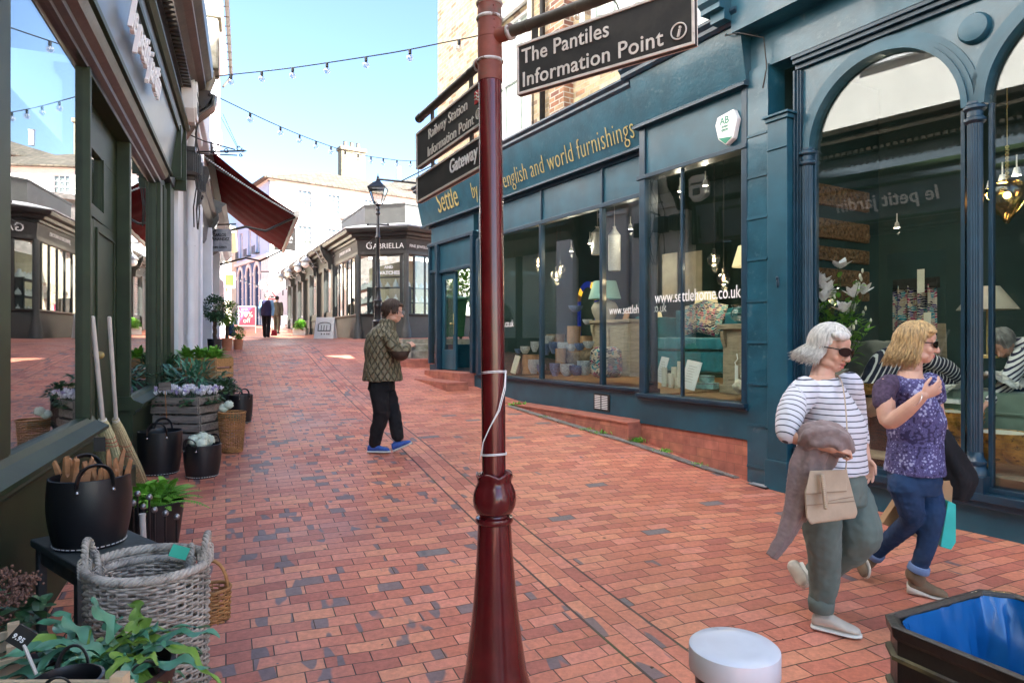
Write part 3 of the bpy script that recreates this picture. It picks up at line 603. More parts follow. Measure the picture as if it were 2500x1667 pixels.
h = MB(); h.tube([(5.55,.09,-.12),(5.55,.05,-.12)],.012); h.ball((5.55,.04,-.12),.03); ob('handle',h,'gold',dd,smooth=True)
mb = MB(); mb.box(4.95,5.28,-.24,.2,-1.6,-.95); lob('doorstep',mb,'green_paint')
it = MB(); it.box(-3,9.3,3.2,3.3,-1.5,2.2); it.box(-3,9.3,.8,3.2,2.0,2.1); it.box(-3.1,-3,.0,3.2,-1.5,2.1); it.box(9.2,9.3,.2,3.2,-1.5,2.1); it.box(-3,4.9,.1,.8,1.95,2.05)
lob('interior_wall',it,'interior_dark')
it = MB(); it.box(-3,4.95,.1,3.2,-.8,-.72); it.box(4.97,9.2,.8,3.2,-1.05,-.98); it.box(6.66,9.2,.16,.8,-.8,-.70); lob('interior_floor',it,'wood_floor')
q = place(text_mb('le petit jardin',.33,.03,offset=.004,shear=.12,sx=.86,space=1.05),T(5.02,-.235,2.28) @ RX(math.atan2(.11,.77)))
lob('raised_lettering',q,'letter_white')
mb = MB(); OP3 = [(2.2,3.3,4.9,7.0),(5.0,6.1,4.9,7.0),(7.6,8.7,4.9,7.0)]
wall_with_openings(mb,-3,9.5,3.72,11.0,.0,.3,OP3); lob('upper_wall',mb,'white_render')
for (a,c,z0,z1) in OP3:
    f = MB(); gl = MB(); sash(f,gl,a,c,z0,z1,.16,2,3); w_ = lob('window',f,'white_frame'); ob('pane',gl,'glass',w_)
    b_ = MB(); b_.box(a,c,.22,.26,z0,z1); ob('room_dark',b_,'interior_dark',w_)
    s_ = MB(); s_.box(a - .12,c + .12,-.12,.1,z0 - .1,z0); s_.box(a - .1,a,-.04,.05,z0,z1); s_.box(c,c + .1,-.04,.05,z0,z1); s_.box(a - .14,c + .14,-.08,.05,z1,z1 + .16); ob('surround',s_,'white_paint',w_)
mb = MB(); mb.profile([(-.05,11),(-.3,11.1),(-.3,11.2),(.3,11.4),(.3,11)],-3,9.5); lob('parapet',mb,'white_paint')
# ================= left white building (a 9.5 .. 29.4) =================
wht = thing('shop_building','tall bright white rendered building with a gutter, rising left beyond the flower shop','building',OL,RL)
def wob(name,mb,m,**k): return ob(name,mb,m,wht,**k)
mb = MB(); OP4 = [(11.2,12.2,4.9,7.0),(14.2,15.2,4.9,7.0),(17.5,18.5,5.2,7.2),(21,22,5.2,7.2),(25,26,5.2,7.2)]
wall_with_openings(mb,9.5,29.3,3.9,11.2,-.0,.3,OP4); mb.box(29.0,29.3,.3,5,-1,11.2)
wob('upper_wall',mb,'white_render')
for (a,c,z0,z1) in OP4:
    f = MB(); gl = MB(); sash(f,gl,a,c,z0,z1,.14,2,3); w_ = wob('window',f,'white_frame'); ob('pane',gl,'glass',w_)
    b_ = MB(); b_.box(a,c,.22,.26,z0,z1); ob('blind',b_,'blue_render',w_)
    s_ = MB(); s_.box(a - .16,c + .16,-.16,.1,z0 - .12,z0); s_.box(a - .14,a,-.06,.05,z0,z1); s_.box(c,c + .14,-.06,.05,z0,z1); s_.box(a - .2,c + .2,-.2,.05,z1,z1 + .18); ob('surround',s_,'white_paint',w_)
mb = MB(); mb.tube([(9.5,-.42,11.2),(29.8,-.42,11.2)],.075,10); mb.tube([(29.75,-.42,11.2),(29.75,-.35,11.0),(29.35,-.12,10.5)],.05,8)
for i in range(26): mb.box(10 + i * .75,10.03 + i * .75,-.50,.0,11.12,11.15)
wob('gutter',mb,'arm_dark',smooth=True,auto=40)
mb = MB(); mb.profile([(.0,11.0),(-.25,11.08),(-.30,11.12),(-.30,11.2),(.3,11.9),(.3,11.0)],9.5,29.5); wob('eaves',mb,'white_paint')
def pil(a,c,z0,z1,o,m='white_paint'):
    b_ = MB(); b_.box(a,c,-o,.1,z0,z1); b_.box(a - .05,c + .05,-o - .06,.1,z1 - .12,z1); b_.box(a - .05,c + .05,-o - .05,.1,z0,z0 + .5)
    return wob('pilaster',b_,m,bevel=.012)
pil(9.62,10.35,-1.3,3.0,.16); pil(10.6,11.3,-1.3,3.25,.30); pil(11.5,12.3,-1.2,3.1,.24)
mb = MB(); mb.box(12.35,13.2,-.1,.3,-1.2,3.5); wob('ground_wall',mb,'interior_dark')
mb = MB(); mb.box(9.5,13.3,.02,.3,-1.3,3.9); mb.box(13.2,29,.8,.9,-1.0,3.9); wob('ground_wall',mb,'white_render')
mb = MB(); mb.box(10.5,12.5,-.42,.1,3.30,4.6); mb.profile([(-.42,4.6),(-.46,4.6),(-.46,4.66),(.1,4.74),(.1,4.6)],10.45,12.55); wob('rendered_block',mb,'white_paint',bevel=.015)
for a in (9.7,10.1,10.9):
    b_ = MB()
    for i in range(5): b_.box(a + i * .05,a + .03 + i * .05,-.34 - .02 * i,-.1,2.35,2.62)
    b_.box(a - .02,a + .26,-.36,-.1,2.62,2.68); wob('bracket_block',b_,'brown_trim')
mb = MB(); mb.tube([(10.45,-.25,4.4),(10.45,-.25,-1.1)],.055,10);
for z in (0,1.4,2.8): mb.tube([(10.45,-.25,z),(10.45,-.25,z + .08)],.07,10)
wob('downpipe',mb,'white_paint',smooth=True,auto=40)
mb = MB()
for i in range(4):
    p = [(10.3 + .1 * i,-.30,3.6)]
    for k in range(7): p.append((p[-1][0] + random.uniform(-.12,.12),-.33 + random.uniform(-.06,.03),3.6 - (k + 1) * .28))
    mb.tube(p,.009,5)
wob('cable',mb,'sign_black',smooth=True)
mb = MB(); mb.box(13.3,13.9,-.22,.8,-1.0,2.6); mb.box(17.6,18.1,-.22,.8,-.6,2.8); mb.box(22.6,23.1,-.22,.8,-.3,3.0); mb.box(27.8,29.2,-.2,.8,-.3,3.1); wob('pilaster',mb,'white_paint',bevel=.01)
mb = MB()
for a,c in ((13.9,17.6),(18.1,22.6),(23.1,27.8)):
    mb.box(a,c,.1,.3,-.9,.05); mb.box(a,a + .08,-.0,.2,-.9,2.6); mb.box((a + c) / 2,(a + c) / 2 + .08,.0,.2,-.9,2.6); mb.box(c - .08,c,0,.2,-.9,2.6)
wob('shop_frame',mb,'interior_dark')
g = MB()
for a,c in ((13.9,17.6),(18.1,22.6),(23.1,27.8)): g.box(a,c,.1,.108,.05,2.6)
wob('window_pane',g,'glass')
mb = MB(); mb.profile([(-.05,2.4),(-.10,2.5),(-.14,2.85),(-.24,3.0),(-.24,3.08),(-.32,3.16),(-.32,3.22),(.1,3.3),(.1,2.4)],13.2,17.9)
mb.profile([(-.05,2.7),(-.18,2.8),(-.26,3.15),(-.44,3.3),(-.44,3.4),(-.54,3.5),(.1,3.7),(.1,2.7)],18.0,23.0)
mb.profile([(-.05,2.8),(-.14,2.9),(-.22,3.2),(-.38,3.35),(-.48,3.5),(.1,3.7),(.1,2.8)],23.1,29.3)
wob('shop_cornice',mb,'brown_trim')
mb = MB()
for a in (13.15,17.8):
    mb.profile([(.0,2.1),(-.1,2.2),(-.2,2.5),(-.24,2.8),(-.34,2.95),(-.38,3.1),(-.34,3.25),(0,3.3)],a,a + .3)
    for i in range(22): z_ = random.random(); mb.ball((a + random.random() * .3,-.12 - .24 * z_,2.3 + z_ * .8),.032,8,6)
wob('console_bracket',mb,'brown_trim',smooth=True,auto=50)
mb = MB(); mb.box(29.4,36,-.3,3,-.6,5.2); mb.profile([(-.3,4.4),(-.6,4.5),(-.6,4.7),(0,4.9),(0,4.4)],29.3,36); e = ob('shop_building',mb,'cream_render'); e.matrix_world = FL
tag(e,'low cream rendered building at the far left end of the row, behind the topiary','building')
mb = MB(); mb.box(29.25,29.30,-.58,-.05,2.15,2.8); o = ob('shop_sign',mb,'white_plastic'); o.matrix_world = FL; tag(o,'white hanging sign with a lime green square, far down the left row','sign')
b_ = MB(); b_.box(29.24,29.248,-.54,-.1,2.25,2.7); k_ = mat('lime',(.06,.26,.012),rough=.5); x_ = bpy.data.objects.new('green_square',mesh_of('green_square',b_,'lime')); COL.objects.link(x_); x_.parent = o
# ================= jeweller's corner shop and its row =================
def sweep(mb,path,prof,z_add=0):
    """path: 2D points left-to-right as seen from the street; prof: (outward, z); mitred"""
    P = [Vector((p[0],p[1])) for p in path]; n = len(P); rings = []
    for i,p in enumerate(P):
        def nrm(a,b): d = (b - a).normalized(); return Vector((d.y,-d.x))
        if i == 0: m = nrm(P[0],P[1])
        elif i == n - 1: m = nrm(P[-2],P[-1])
        else:
            a,b = nrm(P[i - 1],p),nrm(p,P[i + 1]); m = (a + b) / (1 + a.dot(b))
        rings.append([(p.x + m.x * o,p.y + m.y * o,z + z_add) for o,z in prof])
    k = len(prof)
    mb.add([v for r_ in rings for v in r_],[[i * k + j,i * k + (j + 1) % k,(i + 1) * k + (j + 1) % k,(i + 1) * k + j] for i in range(n - 1) for j in range(k)] + [list(range(k))[::-1],[(n - 1) * k + j for j in range(k)]])
GA = Vector((-5.16,22)); GB = Vector((-3.49,21.6)); gdir = Vector((-.454,.891)); GC = GB + Vector((.71,.70)) * 3.2; GD = GA + gdir * 3.7; GE = GA + gdir * 16.5
FG = Matrix.Translation((GA.x,GA.y,0)) @ RZ(math.atan2(-.891,.454)); FF = Matrix.Translation((GA.x,GA.y,0)) @ RZ(math.atan2(-.4,1.67)); FR_ = Matrix.Translation((GB.x,GB.y,0)) @ RZ(math.atan2(.70,.71))
gab = thing('shop_building','low charcoal jewellery shop with canted corner, cream lit windows and lead roofed cornice','building',(GA.x,GA.y,0))
def gob(name,mb,m,**k): return ob(name,mb,m,gab,world=True,**k)
gp = [GE,GA,GB,GC]
mb = MB(); sweep(mb,gp,[(-.02,-.3),(-.02,.82),(-.3,.82),(-.3,-.3)]); gob('stall_riser',mb,'dark_shop_light')
mb = MB(); sweep(mb,gp,[(.03,.80),(.05,.83),(.05,.87),(-.3,.87),(-.3,.80)]); sweep(mb,gp,[(.0,2.80),(.03,2.84),(.03,2.95),(-.3,2.95),(-.3,2.80)]); gob('shop_frame',mb,'dark_shop')
mb = MB(); sweep(mb,gp,[(.02,2.94),(.05,3.33),(-.3,3.33),(-.3,2.94)]); gob('fascia',mb,'sign_black')
mb = MB(); sweep(mb,gp,[(.05,3.33),(.10,3.34),(.12,3.40),(.24,3.42),(.27,3.50),(.42,3.54),(.46,3.62),(.46,3.66),(-.3,3.68),(-.3,3.33)]); gob('cornice',mb,'dark_shop')
mb = MB(); sweep(mb,gp,[(.50,3.665),(.50,3.70),(-.26,3.90),(-.26,3.685)]); gob('lead_flashing',mb,'lead')
mb = MB(); sweep(mb,[GD,GA,GB,GC],[(-.25,3.86),(-.25,4.50),(-.22,4.52),(-.22,4.57),(-.5,4.57),(-.5,3.86)]); gob('parapet',mb,'dark_shop_light')
mb = MB()
for p in (GA,GB,GC): mb.lathe([(.17,-.3),(.17,.30),(.145,.34),(.12,.52),(.095,.60),(.088,.9),(.088,2.84)],14,(p.x,p.y,0))
gob('corner_post',mb,'dark_shop_light',smooth=True,auto=40)
mb = MB()
def fbar(F,x0,x1,y0,y1,z0,z1): mb.box(x0,x1,y0,y1,z0,z1,F)
for x in (-3.6,-2.95,-2.3,-1.65,-1.0,-.4): fbar(FG,x,x + .05,-.03,.05,.87,2.80)
fbar(FF,.52,.62,-.02,.05,.87,2.80); fbar(FF,.62,1.62,-.0,.04,2.05,2.09); fbar(FF,1.50,1.60,-.02,.05,.87,2.80)
fbar(FR_,.30,.36,-.02,.05,.87,2.80); fbar(FR_,.75,.80,-.02,.05,.87,2.80); fbar(FR_,2.2,2.26,-.02,.05,.87,2.8)
for x,w in ((-4.0,.35),(-5.6,.25),(-7.1,.25),(-8.9,.3),(-10.5,.25),(-12.2,.3),(-13.8,.25),(-15.4,.3)):
    fbar(FG,x,x + w,-.10,.1,-.3,2.9)
gob('mullion',mb,'dark_shop')
mb = MB()
for x0,x1 in ((-5.35,-4.0),(-8.6,-7.1),(-11.9,-10.5),(-15.1,-13.8)): mb.box(x0,x1,-.02,.03,.5,1.1,FG)
for x0,x1 in ((-6.8,-5.6),(-10.2,-8.9),(-13.5,-12.2)): mb.box(x0,x1,.05,.1,-.3,2.9,FG)
gob('shop_door',mb,'dark_shop')
g = MB(); g.box(-3.7,0,.0,.008,.87,2.8,FG); g.box(0,1.717,.0,.008,.87,2.8,FF); g.box(.05,3.2,.0,.008,.87,2.8,FR_)
for x0,x1 in ((-5.35,-4.0),(-8.6,-7.1),(-11.9,-10.5),(-15.1,-13.8)): g.box(x0,x1,.0,.008,1.1,2.8,FG)
gob('window_pane',g,'glass')
mb = MB()
for x in (-4.1,-7.2,-10.4,-13.6): mb.profile([(-.02,2.7),(-.2,2.76),(-.22,3.0),(-.38,3.2),(-.50,3.5),(-.50,3.64),(0,3.64)],x,x + .16);
mb.v = [tuple(FG @ Vector(v)) for v in mb.v]; gob('console_bracket',mb,'dark_shop')
mb = MB(); sweep(mb,[GD + Vector((1.2,.6)),GA + Vector((1.1,1.6)),GB + Vector((.1,1.7)),GC + Vector((-.9,1.0))],[(0,.0),(0,2.8),(-.05,2.8),(-.05,0)]); gob('interior_wall',mb,'interior_cream')
mb = MB(); sweep(mb,gp,[(-.31,.60),(-.31,.75),(-1.0,.75),(-1.0,.60)]); gob('display_floor',mb,'interior_cream')
mb = MB()
for F,x0,x1 in ((FF,.1,1.6),(FR_,.4,2.4),(FG,-3.4,-.3)):
    for z in (1.25,1.75): mb.box(x0,x1,.45,.75,z,z + .03,F)
    for x in (x0,x1 - .04): mb.box(x,x + .04,.45,.75,.75,1.8,F)
gob('display_shelf',mb,'sign_black')
mb = MB()
for F,x0,x1 in ((FF,.2,1.5),(FR_,.5,2.3),(FG,-3.3,-.4)):
    x = x0
    while x < x1:
        for z in (.76,1.28,1.78):
            h = random.uniform(.16,.28); mb.lathe([(.05,0),(.10,.02),(.08,h * .5),(.03,h * .8),(.03,h),(.001,h + .01)],10,m=F @ T(x,.6,z))
        x += random.uniform(.2,.32)
gob('jewellery_bust',mb,'white_plastic',smooth=True,auto=50)
mb = MB(); mb.box(GA.x - .5,GC.x + 2,23.2,26,-.2,2.8);
def glet(s,size,F,x,o,z,**k): return place(text_mb(s,size,.01,**k),F @ T(x,-o,z))
L1 = MB()
for q in (glet('G',.34,FF,.30,.055,3.02,sx=.95),glet('ABRIELLA',.25,FF,.56,.053,3.02,sx=1.0,space=1.05),glet('FINE JEWELLERY',.13,FR_,.10,.055,3.06),glet('G',.36,FR_,1.62,.055,3.0),glet('ABRIELLA',.27,FR_,1.9,.055,3.0),glet('AND',.14,FF,.95,.02,2.36,offset=.004),glet('WATCHES',.17,FF,.70,.02,2.16,offset=.004),glet('JEWELLERY & WATCHES',.16,FG,-2.6,.055,3.08)): L1.add(q.v,q.f)
gob('shop_lettering',L1,'letter_white')
hs = thing('hanging_sign','small black hanging sign lettered GABRIELLA sticking out from the charcoal row','sign',(0,0,0))
c = FG @ Vector((-8.0,-1.25,0));
mb = MB(); mb.box(-.48,.48,-.03,.03,3.9,4.85,T(c.x,c.y,0) @ RZ(R(-6))); ob('board',mb,'sign_black',hs,world=True)
L1 = MB()
for q in (glet('GABRIELLA',.19,T(c.x,c.y,0) @ RZ(R(-6)),-.44,.035,4.35,sx=.86),glet('FINE JEWELLERY & WATCHES',.07,T(c.x,c.y,0) @ RZ(R(-6)),-.44,.035,4.22,sx=.86)): L1.add(q.v,q.f)
ob('lettering',L1,'letter_white',hs,world=True)
mb = MB(); e = FG @ Vector((-8.0,0,0)); mb.tube([(e.x,e.y,3.6),(e.x - .5,e.y - .2,3.9),(c.x,c.y,3.95)],.03,6); mb.tube([(c.x,c.y,3.8),(c.x,c.y,3.95)],.03,6); ob('bracket',mb,'iron',hs,world=True,smooth=True)
def swan_lamp(x):
    p = FG @ Vector((x,0,0))
    t = thing('wall_lamp','grey swan neck lamp with glass globe over the charcoal shop row','lamp',(p.x,p.y,0),0,'swan neck lamps on the charcoal row')
    mb = MB(); q = [(0,-.0,3.1),(0,-.2,3.15),(0,-.4,3.5),(0,-.6,3.62),(0,-.8,3.5),(0,-.85,3.3)]
    mb.tube([FG @ Vector((x,a[1],a[2])) for a in q],.025,8); ob('arm',mb,'lead',t,world=True,smooth=True)
    mb = MB(); g_ = FG @ Vector((x,-.85,0)); mb.lathe([(.05,3.32),(.12,3.26),(.2,3.16),(.2,3.12),(.001,3.12)],14,g_); ob('shade',mb,'lead',t,world=True,smooth=True)
    mb = MB(); mb.ball(g_ + Vector((0,0,3.02)),.15,14,10); ob('globe',mb,'white_plastic',t,world=True,smooth=True); return t
for i,x in enumerate((-5.2,-7.0,-9.8,-12.6)):
    t = swan_lamp(x)
    if i < 2: t['label'] = ['front swan neck lamp with white globe, just left of the charcoal corner shop windows','second swan neck lamp with white globe along the charcoal row'][i]; del t['group']
mb = MB(); mb.prism([(-2.55,15.3,-.6),(8,15.3,-.6),(8,24.5,-.6),(-3.6,24,-.6),(-3.7,21.4,-.6)],(0,0,.62)); o = ob('terrace',mb,'moss_stone'); tag(o,kind='structure')
st = thing('stone_steps','worn mossy steps climbing from the lane beside the teal shop corner','steps',(-2,14.3,-.6))
for i,(xa,ya,z0,z1,m_) in enumerate(((-2.75,14.25,-.9,-.42,'plinth_tile'),(-2.85,14.72,-.8,-.24,'moss_stone'),(-2.95,15.05,-.7,-.10,'moss_stone'))):
    mb = MB(); mb.prism([(xa,ya,z0),(-.2,ya + .30,z0),(-.2,ya + 2,z0),(xa - .1,ya + 1.2,z0)],(0,0,z1 - z0)); ob('step',mb,m_,st,world=True,bevel=.015)
mb = MB(); mb.box(-2.5,-2.25,14.66,15.2,-.42,-.1); ob('stone_block',mb,'moss_stone',st,world=True,bevel=.02)
# ================= far houses =================
KX = Vector((-14.78,40)); HF = Matrix.Translation((KX.x,KX.y,0)) @ RZ(math.atan2(.603,.798)); HLo = KX + Vector((-.603,.798)) * 11; HL = Matrix.Translation((HLo.x,HLo.y,0)) @ RZ(math.atan2(-.798,.603))
hs = thing('house','white three storey house with tan tiled roof and arched ground floor up the lane','building',(KX.x,KX.y,0))
def hob(name,mb,m,F,par=hs,**k): mb.v = [tuple(F @ Vector(v)) for v in mb.v]; return ob(name,mb,m,par,world=True,**k)
FW = [(1.75,2.65,6.0,7.2),(1.75,2.65,8.07,9.45),(3.65,4.55,6.0,7.2),(3.65,4.55,8.07,9.42),(6.2,7.1,8.07,9.42),(1.75,2.65,2.8,4.4)]
mb = MB(); wall_with_openings(mb,0,13,-.5,9.86,0,.3,FW); hob('wall',mb,'white_render',HF)
AR = [(4.15,5.05),(6.15,7.05),(8.05,8.95)]
LW = [(a + .1,c - .1,5.5,7.3) for a,c in AR] + [(a + .1,c - .1,8.0,9.1) for a,c in AR] + [(1.0,1.8,5.5,7.3)]
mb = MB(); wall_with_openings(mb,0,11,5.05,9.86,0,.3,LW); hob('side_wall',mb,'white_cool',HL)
mb = MB(); a0 = 0
for a,c in AR:
    mb.box(a0,a,-.02,.3,-.5,5.05); arch_panel(mb,a,c,.45,4.35,5.05,-.02,.3,12); a0 = c
mb.box(a0,9.3,-.02,.3,-.5,5.05)
hob('arcade_wall',mb,'blue_render',HL)
mb = MB(); mb.box(9.3,11,-.03,.3,-.5,5.05); hob('stone_wall',mb,'stone_white',HL)
mb = MB()
for a,c in AR:
    cx = (a + c) / 2
    for i in range(14):
        t0,t1 = math.pi * i / 14,math.pi * (i + 1) / 14
        q = [(cx - r_ * math.cos(t),y,4.35 + r_ * math.sin(t)) for y in (-.10,-.02) for t in (t0,t1) for r_ in (.45,.68)]
        mb.add(q,[[0,1,3,2],[0,2,6,4],[1,5,7,3]])
    mb.box(a - .28,a,-.12,-.02,4.15,4.35); mb.box(c,c + .28,-.12,-.02,4.15,4.35); mb.box(a - .22,a,-.09,-.02,-.3,4.15); mb.box(c,c + .22,-.09,-.02,-.3,4.15)
mb.box(0,11,-.18,.0,5.05,5.28); hob('arch_surround',mb,'stone_white',HL)
mb = MB()
for a,c in AR: mb.box(a,c,.18,.2,-.3,4.9)
hob('arch_pane',mb,'interior_dark',HL)
mb = MB()
for a,c in AR:
    mb.box((a + c) / 2 - .02,(a + c) / 2 + .02,.12,.17,1.4,4.8)
    for z in (1.4,2.1,2.8,3.5,4.3): mb.box(a,c,.12,.17,z,z + .05)
hob('glazing_bar',mb,'white_frame',HL)
q = place(text_mb('EL PASEO',.34,.05),T(3.9,-.2,5.32)); hob('lettering',q,'slate',HL) if False else None
for F,W_,nx,nz in ((HF,FW,3,4),(HL,LW,2,4)):
    for a,c,z0,z1 in W_:
        f = MB(); gl = MB(); sash(f,gl,a,c,z0,z1,.14,nx,nz,w=.05); w_ = hob('window',f,'white_frame',F)
        gl.v = [tuple(F @ Vector(v)) for v in gl.v]; ob('pane',gl,'glass',w_,world=True)
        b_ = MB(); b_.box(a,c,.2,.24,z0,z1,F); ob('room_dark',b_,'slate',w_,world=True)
        if F is HL and z0 < 6:
            b_ = MB(); b_.box(a - .05,c + .05,-.3,.0,z0 + .0,z0 + .05,F)
            for i in range(7): b_.box(a + i * .12,a + .02 + i * .12,-.3,-.28,z0,z0 + .5,F)
            ob('balconet',b_,'iron',w_,world=True)
mb = MB(); mb.box(-.1,13,-.12,.3,9.72,9.86,HF); mb.box(0,11.1,-.12,.3,9.72,9.86,HL); ob('eaves',mb,'stone_white',hs,world=True)
def hip(mb,F,x0,x1,y0,y1,z,h,e=.45):
    x0 -= e; x1 += e; y0 -= e; y1 += e; m_ = (y1 - y0) / 2; r0,r1 = x0 + m_,x1 - m_
    if r1 < r0: r0 = r1 = (x0 + x1) / 2
    v = [(x0,y0,z),(x1,y0,z),(x1,y1,z),(x0,y1,z),(r0,(y0 + y1) / 2,z + h),(r1,(y0 + y1) / 2,z + h),(x0,y0,z - .08),(x1,y0,z - .08),(x1,y1,z - .08),(x0,y1,z - .08)]
    mb.add([F @ Vector(p) for p in v],[[0,1,5,4],[2,3,4,5],[1,2,5],[3,0,4],[0,6,7,1],[1,7,8,2],[2,8,9,3],[3,9,6,0],[9,8,7,6]])
mb = MB(); hip(mb,HF,0,13,0,11,9.87,2.3); ob('roof',mb,'roof_rows',hs,world=True)
mb = MB(); mb.box(-.9,.9,-.4,.4,9,14.0,T(-12.0,49,0) @ RZ(.6)); mb.box(-1.0,1.0,-.5,.5,14.0,14.25,T(-12.0,49,0) @ RZ(.6)); c = ob('chimney',mb,'chimney',hs,world=True)
mb = MB()
for i in (-.5,0,.5): mb.lathe([(.16,14.25),(.13,14.7),(.16,14.72)],10,T(-12.0,49,0) @ RZ(.6) @ Vector((i,0,0)))
ob('chimney_pot',mb,'roof_tile',c,world=True)
H2 = Matrix.Translation((-12.3,56,0)) @ RZ(R(8))
h2 = thing('house','white house farther back, to the right of the tan roofed one','building',(-12.3,56,0))
W2 = [(3.6,4.6,10.5,12.1),(6.5,7.5,10.5,12.1),(1.0,2.0,10.5,12.1),(3.6,4.6,7.5,9.1)]
mb = MB(); wall_with_openings(mb,0,14,-.5,12.9,0,.3,W2); mb.box(0,.3,.3,8,-.5,12.9); hob('wall',mb,'white_render',H2,h2)
mb = MB(); hip(mb,H2,0,14,0,9,12.9,2.2); ob('roof',mb,'roof_rows',h2,world=True)
for a,c,z0,z1 in W2:
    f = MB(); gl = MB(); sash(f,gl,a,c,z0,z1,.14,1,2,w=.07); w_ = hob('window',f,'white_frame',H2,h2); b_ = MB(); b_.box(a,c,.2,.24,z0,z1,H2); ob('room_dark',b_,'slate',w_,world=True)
mb = MB(); mb.box(-1.5,0,1,3,-.5,13.6,H2); ob('side_wing',mb,'dark_shop_light',h2,world=True)
mb = MB(); mb.lathe([(.2,14.5),(.2,15.6),(.26,15.65)],10,H2 @ Vector((2.5,3,0))); ob('chimney',mb,'white_paint',h2,world=True)
b3 = MB(); b3.box(-19.0,-13.0,34.0,34.5,0,2.6)
for (x0,x1,y0,y1,z1,m_,lab) in ((-25.5,-19.2,46,52,7.5,'cream_render','plain cream house half hidden at the far left end of the lane'),(-9.3,-5.5,36,40,6.6,'slate','dark flat roofed block rising behind the charcoal shop row')):
    b = MB(); b.box(x0,x1,y0,y1,-1,z1); b.box(x0 - .2,x1 + .2,y0 - .2,y1 + .2,z1,z1 + .25); t = thing('house',lab,'building',((x0 + x1) / 2,y0,0)); ob('wall',b,m_,t,world=True)
    b = MB(); b.box((x0 + x1) / 2 - .5,(x0 + x1) / 2 + .5,y0 - .03,y0 + .05,z1 - 2.2,z1 - .8); ob('window',b,'white_frame',t,world=True)
ra = thing('railing','white picket railing beside the far end of the charcoal row','railing',(-12.6,36.5,.6))
mb = MB()
for i in range(22): mb.box(-13.8 + i * .12,-13.77 + i * .12,36.5,36.53,.5,1.35)
ob('picket',mb,'white_frame',ra,world=True); mb = MB(); mb.box(-13.85,-11.2,36.48,36.55,1.28,1.33); mb.box(-13.85,-11.2,36.48,36.55,.72,.76); ob('rail',mb,'white_frame',ra,world=True)
rs = thing('road_sign','triangular red edged road warning sign on a post before the white house','sign',(-14.2,38.5,.7))
p0 = pt(626,681,38.5); mb = MB(); mb.tube([(p0.x,p0.y + .05,.6),(p0.x,p0.y + .05,p0.z + .3)],.04,8); ob('post',mb,'lead',rs,world=True)
for nm,s_,y_,m_ in (('border',.30,0,'red_ink'),('face',.20,-.02,'white_plastic')):
    mb = MB(); mb.prism([(p0.x - s_,p0.y + y_,p0.z - s_ * .58),(p0.x + s_,p0.y + y_,p0.z - s_ * .58),(p0.x,p0.y + y_,p0.z + s_ * 1.1)],(0,.02,0)); ob(nm,mb,m_,rs,world=True)
mb = MB(); mb.prism([(p0.x - .11,p0.y - .03,p0.z - .06),(p0.x - .04,p0.y - .03,p0.z + .04),(p0.x + .0,p0.y - .03,p0.z - .01),(p0.x + .05,p0.y - .03,p0.z + .05),(p0.x + .11,p0.y - .03,p0.z - .06)],(0,.008,0)); ob('symbol',mb,'sign_black',rs,world=True)
rp_ = thing('hanging_sign','round white sign on an iron bracket at the corner of the white house','sign',(-13.9,38.6,4))
p0 = pt(607,655,38.6); mb = MB(); mb.lathe([(.34,-.03),(.34,.03),(.001,.03)],24,m=T(*p0) @ RX(R(90))); mb.lathe([(.001,-.03),(.34,-.03)],24,m=T(*p0) @ RX(R(90))); ob('disc',mb,'white_plastic',rp_,world=True)
mb = MB()
for r_ in (.28,.21): mb.tube([(p0.x + r_ * math.cos(a / 12 * math.pi),p0.y - .04,p0.z + r_ * math.sin(a / 12 * math.pi)) for a in range(25)],.02,5)
for a in range(5): mb.ball((p0.x + .11 * math.cos(a * 1.256),p0.y - .04,p0.z + .11 * math.sin(a * 1.256)),.04,8,6)
ob('emblem',mb,'slate',rp_,world=True); mb = MB(); mb.tube([(p0.x - .2,p0.y,p0.z + .8),(p0.x + 1.1,p0.y,p0.z + .8),(p0.x + 1.1,p0.y,p0.z - .6)],.035,6); ob('bracket',mb,'iron',rp_,world=True)
# ================= street lamp =================
lp = thing('street_lamp','black cast iron lamp post with glazed four sided lantern in front of the charcoal shop','street lamp',(-3.99,19.5,0))
mb = MB(); mb.lathe([(.20,-.3),(.20,.12),(.17,.16),(.15,.5),(.17,.54),(.12,.6),(.10,.95),(.13,1.0),(.11,1.08),(.13,1.16),(.09,1.22),(.075,1.5),(.09,1.55),(.065,1.6),(.055,3.0),(.08,3.04),(.05,3.1),(.045,3.7),(.075,3.74),(.05,3.82),(.07,3.88),(.05,3.95),(.09,4.02),(.03,4.05)],20,(0,0,0)); mb.tube([(-.28,0,3.42),(.28,0,3.42)],.022,8); mb.ball((-.3,0,3.42),.04); mb.ball((.3,0,3.42),.04); ob('post',mb,'iron',lp,smooth=True,auto=35)
ln = MB()
cb_,ct = .12,.25
for a in range(4):
    M4 = RZ(a * math.pi / 2)
    ln.tube([M4 @ Vector((cb_,cb_,4.05)),M4 @ Vector((ct,ct,4.50))],.014,6); ln.tube([M4 @ Vector((cb_,cb_,4.05)),M4 @ Vector((-cb_,cb_,4.05))],.014,6); ln.tube([M4 @ Vector((ct,ct,4.50)),M4 @ Vector((-ct,ct,4.50))],.02,6)
ln.add([(-ct,-ct,4.51),(ct,-ct,4.51),(ct,ct,4.51),(-ct,ct,4.51),(-.1,-.1,4.68),(.1,-.1,4.68),(.1,.1,4.68),(-.1,.1,4.68)],[[0,1,5,4],[1,2,6,5],[2,3,7,6],[3,0,4,7],[4,5,6,7],[3,2,1,0]]); ln.lathe([(.1,4.68),(.06,4.75),(.03,4.78),(.045,4.82),(.02,4.86),(.004,4.95)],10,(0,0,0))
l_ = ob('lantern_frame',ln,'iron',lp)
gl = MB()
